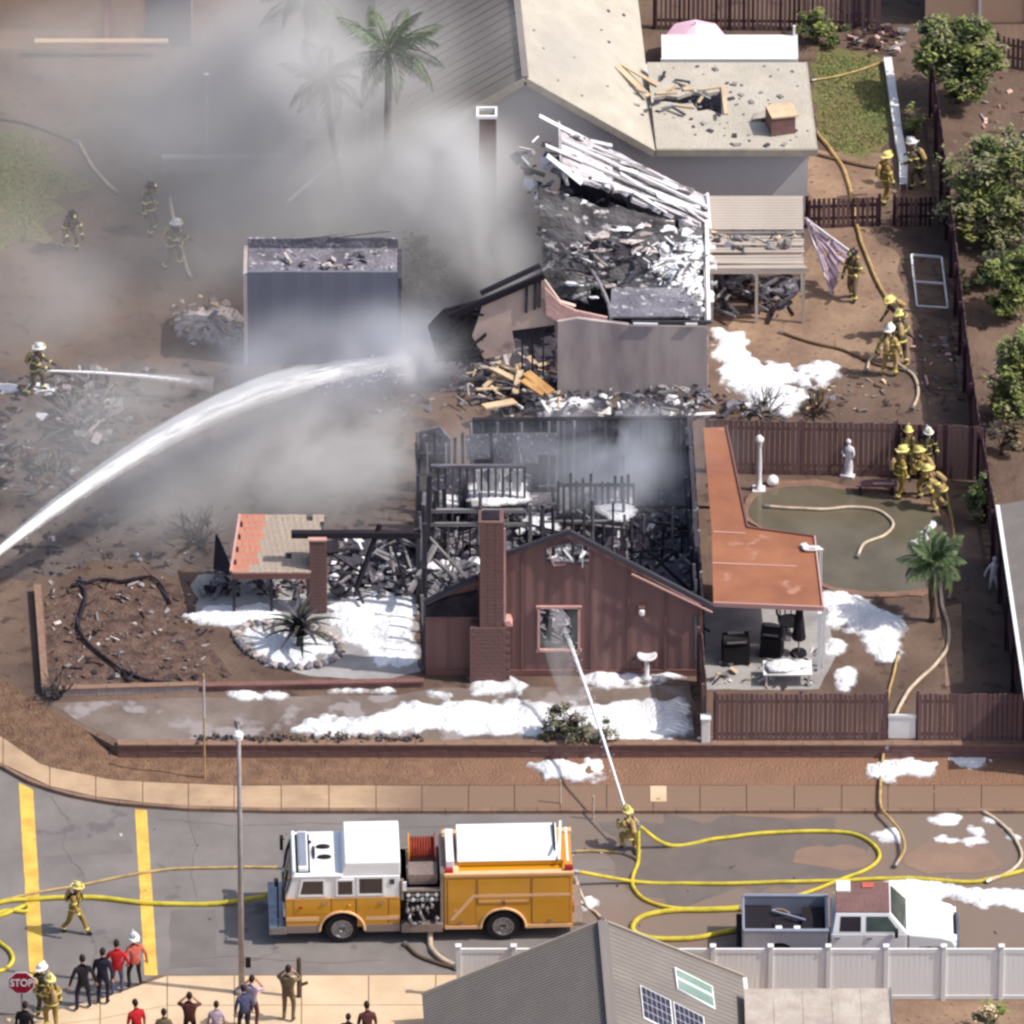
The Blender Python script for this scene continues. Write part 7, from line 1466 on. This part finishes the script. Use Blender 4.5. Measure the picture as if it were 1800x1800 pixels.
civ('onlooker in bright red shirt and blue jeans', 206, 1748, 0, 'hips', 'red_cloth', 'jeans')
civ('onlooker in salmon shirt and white helmet by the yellow line end', 238, 1736, 20, 'stand_wide', 'salmon_cloth', 'black_cloth', helmet='helmet_white', z=RZ)
civ('onlooker in lilac top raising a phone beside the lamp pole', 443, 1808, -15, 'arms_up', 'lilac_cloth', 'maroon_cloth', sleeve='skin')
civ('onlooker in navy dress close to the lamp pole base', 430, 1822, 20, 'stand', 'jeans', 'navy', s=.95)
civ('man in khaki clothes standing by the wooden post', 507, 1796, -10, 'arms_up', 'khaki', 'khaki', s=1.06)
civ('onlooker in maroon top carrying a child at the lower edge', 334, 1838, 0, 'arms_up', 'maroon_cloth', 'black_cloth', sleeve='skin')
civ('small onlooker in pale lilac shirt at the lower edge', 381, 1846, 0, 'stand', 'lilac_cloth', 'jeans', s=.9, sleeve='skin')
civ('onlooker in red top cut off by the lower edge', 241, 1852, 25, 'stand', 'red_cloth', 'jeans', sleeve='skin')
civ('dark haired onlooker whose head just shows at the lower edge', 289, 1864, 0, 'stand', 'khaki', 'jeans', s=.95)
civ('onlooker in black at the corner below the stop sign', 44, 1856, -20, 'stand', 'black_cloth', 'navy')
civ('onlooker in brown top at the lower edge by the grey roof', 646, 1856, 10, 'stand', 'maroon_cloth', 'jeans', sleeve='skin')
civ('child peeping up at the lower edge left of the grey roof', 612, 1868, -10, 'stand', 'navy', 'jeans', s=.9, hair='hair_dark')
t = thing('pet_dog', 'pale small dog at the feet of the lilac onlooker', 'dog', G(470, 1815, RZ)) if False else None
# ================================================================ WATER, SMOKE
def vol(name, dens, col, nscale=None, fall=True, lo=.35, hi=.75, aniso=.0, power=1.5, absorb=None, stretch=None):
    m = bpy.data.materials.new(name); m.use_nodes = True; n, l = m.node_tree.nodes, m.node_tree.links; n.clear()
    out = n.new('ShaderNodeOutputMaterial'); pv_ = n.new('ShaderNodeVolumePrincipled'); l.new(pv_.outputs[0], out.inputs['Volume'])
    pv_.inputs['Color'].default_value = (*col, 1); pv_.inputs['Anisotropy'].default_value = aniso; pv_.inputs['Density'].default_value = dens
    if absorb: pv_.inputs['Absorption Color'].default_value = (*absorb, 1)
    if nscale or fall:
        d = None
        if fall:
            tc = n.new('ShaderNodeTexCoord'); ln = n.new('ShaderNodeVectorMath'); ln.operation = 'LENGTH'; l.new(tc.outputs['Object'], ln.inputs[0])
            mr = n.new('ShaderNodeMapRange'); mr.interpolation_type = 'SMOOTHERSTEP'; mr.inputs[1].default_value = 1.0; mr.inputs[2].default_value = .1; l.new(ln.outputs['Value'], mr.inputs[0]); d = mr.outputs[0]
        if nscale:
            g = n.new('ShaderNodeNewGeometry'); nz = n.new('ShaderNodeTexNoise'); nz.inputs['Scale'].default_value = nscale; nz.inputs['Detail'].default_value = 3; nz.inputs['Distortion'].default_value = .8
            src = g.outputs['Position']
            if stretch: mp = n.new('ShaderNodeMapping'); mp.inputs['Scale'].default_value = stretch; l.new(src, mp.inputs[0]); src = mp.outputs[0]
            l.new(src, nz.inputs['Vector']); m2 = n.new('ShaderNodeMapRange'); m2.inputs[1].default_value = lo; m2.inputs[2].default_value = hi; l.new(nz.outputs[0], m2.inputs[0])
            if d is None: d = m2.outputs[0]
            else: mm = n.new('ShaderNodeMath'); mm.operation = 'MULTIPLY'; l.new(d, mm.inputs[0]); l.new(m2.outputs[0], mm.inputs[1]); d = mm.outputs[0]
        mm = n.new('ShaderNodeMath'); mm.operation = 'MULTIPLY'; l.new(d, mm.inputs[0]); mm.inputs[1].default_value = dens; l.new(mm.outputs[0], pv_.inputs['Density'])
    M[name] = m; return m
ICO = None
def puff(u, v, z, r, dens, col, label, nscale=.28, lo=.3, hi=.75, tilt=(0, 0, 0), name='smoke'):
    global ICO
    if ICO is None:
        b = MB(); b.blob((0, 0, 0), (1, 1, 1), 0, 0, 3); ICO = (b.v, b.f)
    k = len([m for m in M if m.startswith('smoke_')]); m = vol('smoke_%d' % k, dens, col, nscale, True, lo, hi)
    me = bpy.data.meshes.new('puff'); me.from_pydata(*([ICO[0], [], ICO[1]])); me.materials.append(m)
    o = bpy.data.objects.new(name, me); C.objects.link(o); o.location = G(u, v, z); o.scale = r; o.rotation_euler = tilt; return tag(o, label, kind='stuff')
SM = (.84, .825, .82)
puff(780, 360, 2.6, (4.4, 5.6, 3.2), 1.5, SM, 'dense grey smoke pouring off the middle house')
puff(790, 300, 4.2, (3.2, 3.6, 2.6), 1.3, (.93, .93, .93), 'pale smoke swallowing the brick chimney', .35)
puff(880, 440, 2.2, (2.6, 3.2, 2.4), 2.2, SM, 'white smoke billowing at the torn roof', .4)
puff(560, 190, 3.0, (8.8, 9.0, 4.2), .8, SM, 'grey smoke bank drifting over the palms', .2)
puff(250, 170, 2.4, (10.5, 8.5, 3.4), .34, SM, 'thin grey haze drifting to the upper corner', .16)
puff(470, 420, 1.8, (6.0, 5.0, 2.6), .40, SM, 'thin smoke in front of the garage roof', .25)
puff(720, 600, 1.6, (3.2, 3.4, 2.2), .55, (.84, .86, .92), 'blue smoke curling round the black wall stub', .35)
puff(585, 640, 1.4, (5.2, 3.4, 2.3), .95, (.86, .88, .95), 'bluish smoke before the garage wall', .3)
puff(590, 800, 1.4, (5.4, 5.0, 2.4), .85, SM, 'swirling smoke left of the roofless house', .4, .4, .75)
puff(300, 800, 1.2, (8.5, 7.0, 2.2), .46, SM, 'spray mist drifting under the water arc', .25)
puff(1090, 800, 2.0, (4.6, 3.6, 2.0), .9, (.84, .87, .95), 'bluish smoke rising out of the roofless house', .45, .34, .75)
puff(860, 800, 2.2, (2.8, 2.8, 1.6), .35, (.84, .87, .95), 'smoke wisps among the burnt studs', .5, .38, .75)
puff(960, 110, 5.0, (3.6, 4.4, 2.6), .3, SM, 'faint smoke crossing the grey roof slope', .3)
puff(1150, 520, 3.2, (1.8, 1.6, .9), .25, (.86, .88, .93), 'faint smoke on the burnt roof edge', .5)
puff(150, 480, 1.4, (9.5, 9.0, 2.4), .24, SM, 'thin haze over the scorched ground by the frame edge', .18)
puff(545, 140, 7.6, (2.9, 3.0, 2.6), .95, SM, 'dense haze hiding the dark low palm', .3)
puff(520, 20, 7.4, (3.2, 3.4, 2.8), .7, SM, 'haze veiling the palm at the top edge', .3)
puff(668, 120, 7.8, (2.6, 2.6, 2.2), .22, SM, 'thin haze over the green palm', .3)
puff(640, 330, 3.4, (5.0, 5.0, 3.0), .5, SM, 'grey smoke veil between the palms and the garage', .25)
# water arc thrown from beyond the frame edge
vol('jet_spray', 3.2, (.97, .97, .98), 1.2, False, .22, .7, .2, stretch=(.5, 1.2, 1.2)); vol('jet_fine', 2.2, (.97, .97, .98), 1.2, False, .2, .75, .2)
def jetmat(name, lo, hi, scale, stretch):
    m = bpy.data.materials.new(name); m.use_nodes = True; n, l = m.node_tree.nodes, m.node_tree.links; p = n['Principled BSDF']; p.inputs['Base Color'].default_value = (.93, .93, .95, 1); p.inputs['Roughness'].default_value = .5
    tc = n.new('ShaderNodeTexCoord'); mp = n.new('ShaderNodeMapping'); mp.inputs['Scale'].default_value = stretch; l.new(tc.outputs['UV'], mp.inputs[0]); nz = n.new('ShaderNodeTexNoise'); nz.inputs['Scale'].default_value = scale; nz.inputs['Detail'].default_value = 5; l.new(mp.outputs[0], nz.inputs['Vector'])
    mr = n.new('ShaderNodeMapRange'); mr.inputs[1].default_value = lo; mr.inputs[2].default_value = hi
    sx = n.new('ShaderNodeSeparateXYZ'); l.new(tc.outputs['UV'], sx.inputs[0]); ad = n.new('ShaderNodeMath'); ad.operation = 'MULTIPLY_ADD'; l.new(sx.outputs[0], ad.inputs[0]); ad.inputs[1].default_value = -.38; l.new(nz.outputs[0], ad.inputs[2])
    l.new(ad.outputs[0], mr.inputs[0]); en = n.new('ShaderNodeMapRange'); en.interpolation_type = 'SMOOTHSTEP'; en.inputs[1].default_value = .7; en.inputs[2].default_value = 1.0; en.inputs[3].default_value = 1.0; en.inputs[4].default_value = 0.0; l.new(sx.outputs[0], en.inputs[0]); mu = n.new('ShaderNodeMath'); mu.operation = 'MULTIPLY'; l.new(mr.outputs[0], mu.inputs[0]); l.new(en.outputs[0], mu.inputs[1]); l.new(mu.outputs[0], p.inputs['Alpha']); M[name] = m
jetmat('jet_core', .06, .5, 2.0, (9, 3, 1)); jetmat('jet_thin', .05, .3, 3.0, (10, 3, 1))
def jet_tube(name, pts, rs, m, parent, n=12):
    b = MB(); b.tube(pts, rs, n, cap=False); o = b.build(name, m, parent, smooth=True)
    uv = o.data.uv_layers.new(name='flow'); k = len(pts)
    for p in o.data.polygons:
        for li in p.loop_indices: vi = o.data.loops[li].vertex_index; uv.data[li].uv = ((vi//n)/(k-1), abs((vi % n)/n-.5)*2)
    return o
P0, P1 = G(-40, 1000, 3.2), G(722, 638, 2.6); t = thing('water_jet', 'long white arc of water crossing into the smoke from beyond the frame', 'water jet', P0)
N_ = 60; path = [P0.lerp(P1, i/N_)-P0+Vector((0, 0, 1.45*4*(i/N_)*(1-i/N_)+.35*math.sin(math.pi*(i/N_))**2*(i/N_))) for i in range(N_+1)]
jet_tube('stream', path, [.11+.15*math.sin(math.pi*.7*(i/N_))+.012*noise.noise(Vector((i*.5, 0, 0))) for i in range(N_+1)], 'jet_core', t)
def droplets(parent, path, n, spread, size, t0=.1):
    b = MB(); k = len(path)-1
    for _ in range(n):
        s = t0+(1-t0)*random.random(); p = path[int(s*k)]; r = spread*(.3+s); q = p+Vector((random.gauss(0, r), random.gauss(0, r), random.gauss(-r*.4, r*.8))); e = random.uniform(*size)
        b.add([q+Vector(d)*e for d in ((1.6, 0, .5), (-1.6, 0, -.5), (0, 1, 0), (0, -1, 0), (0, 0, 1), (0, 0, -1))], [(0, 2, 4), (2, 1, 4), (1, 3, 4), (3, 0, 4), (2, 0, 5), (1, 2, 5), (3, 1, 5), (0, 3, 5)])
    b.build('droplets', 'foam', parent, kind='stuff')
droplets(t, path, 900, .22, (.008, .026))
puff(728, 640, 2.6, (1.3, 1.1, 1.0), 1.6, (.95, .95, .96), 'spray bursting where the water arc ends', .8, .3, .75, name='mist')
up = [p+Vector((0, 0, .12*(i/N_))) for i, p in enumerate(path)]
b = MB(); b.tube(up[:46], [.15+.32*math.sin(math.pi*.62*(i/N_))+.03*noise.noise(Vector((i*.4, 5, 0))) for i in range(46)], 14); b.build('spray', 'jet_spray', t, smooth=True)
b = MB(); b.tube(up[24:], [.16+.26*math.sin(math.pi*min(1, .25+.75*i/36))+.04*noise.noise(Vector((i*.4, 9, 0))) for i in range(len(up[24:]))], 14); b.build('spray', 'jet_fine', t, smooth=True)
# thin jet from the street nozzle to the window
A, B_ = G(1106, 1446, RD+.0), None; A = W(1108, 1452, G(1110, 1498, RD).y+.35); B_ = W(980, 1072, Yd+.1); t = thing('water_jet', 'thin straight water jet from the kneeling firefighter into the brown house window', 'water jet', A)
path = [A.lerp(B_, i/30)-A+Vector((0, 0, .25*4*(i/30)*(1-i/30))) for i in range(31)]
jet_tube('stream', path, [.028+.045*(i/30) for i in range(31)], 'jet_thin', t, 8)
droplets(t, path, 260, .09, (.006, .018))
vol('jet_mist', .5, (.97, .97, .98), 1.2, False, .25, .8, .1)
b = MB(); n = 24; fan = []
for i in range(n+1):
    s = i/n; p = path[12].lerp(path[-1], s); wdt = .06+.75*math.sin(math.pi*min(1, s*.62+.12))*(1 if s < .8 else (1-s)/.2*.6+.4); lo_ = min(wdt*1.1, p.z+A.z-.05); fan.append((p, wdt))
b.tube([p+Vector((-wdt*.45, 0, -wdt*.5)) for p, wdt in fan], [max(.05, min(wdt*.5, (p.z+A.z-wdt*.5)*.9)) for p, wdt in fan], 12); b.build('spray', 'jet_mist', t, smooth=True)
puff(985, 1150, .9, (.9, .7, 1.1), .22, (.95, .95, .96), 'water mist drifting below the brown house window', .9, .25, .7, name='mist')
# jet of the firefighter at the frame edge
A = W(82, 652, G(60, 690).y-.1); B_ = G(375, 676, .6); t = thing('water_jet', 'thin water jet from the firefighter at the frame edge', 'water jet', A)
path = [A.lerp(B_, i/24)-A+Vector((0, 0, .1*4*(i/24)*(1-i/24))) for i in range(25)]
jet_tube('stream', path, [.035+.05*(i/24) for i in range(25)], 'jet_thin', t, 8); b = MB(); b.tube(path[10:], [.06+.2*i/14 for i in range(15)], 8); b.build('spray', 'jet_fine', t, smooth=True)

# ================================================================ LAST SMALL THINGS
def turf(label, px, n, mats, h=(.05, .12)):
    b = MB()
    for _ in range(n):
        u, v = inside(px); p = G(u, v, .01); a = random.uniform(0, 6.28); d = Vector((math.cos(a), math.sin(a), 0)); hh = random.uniform(*h); q = p+Vector((random.uniform(-.05, .05), random.uniform(-.05, .05), hh)); w_ = random.uniform(.015, .04)
        b.add([p-d*w_, p+d*w_, q+d*w_*.3, q-d*w_*.3], [(0, 1, 2, 3)], random.randrange(len(mats)))
    return b.build('grass', mats, kind='stuff', label=label)
turf('short mown grass of the small lawn beside the pale house', [(1434, 95), (1500, 100), (1556, 110), (1564, 200), (1550, 255), (1500, 270), (1444, 250)], 3500, ['leaf_light', 'leaf_olive', 'leaf_light'], (.02, .06))
turf('hazy grass of the lawn at the frame edge', [(-20, 240), (85, 245), (95, 300), (120, 330), (55, 420), (-20, 450)], 2500, ['leaf_olive', 'leaf_light'], (.02, .06))
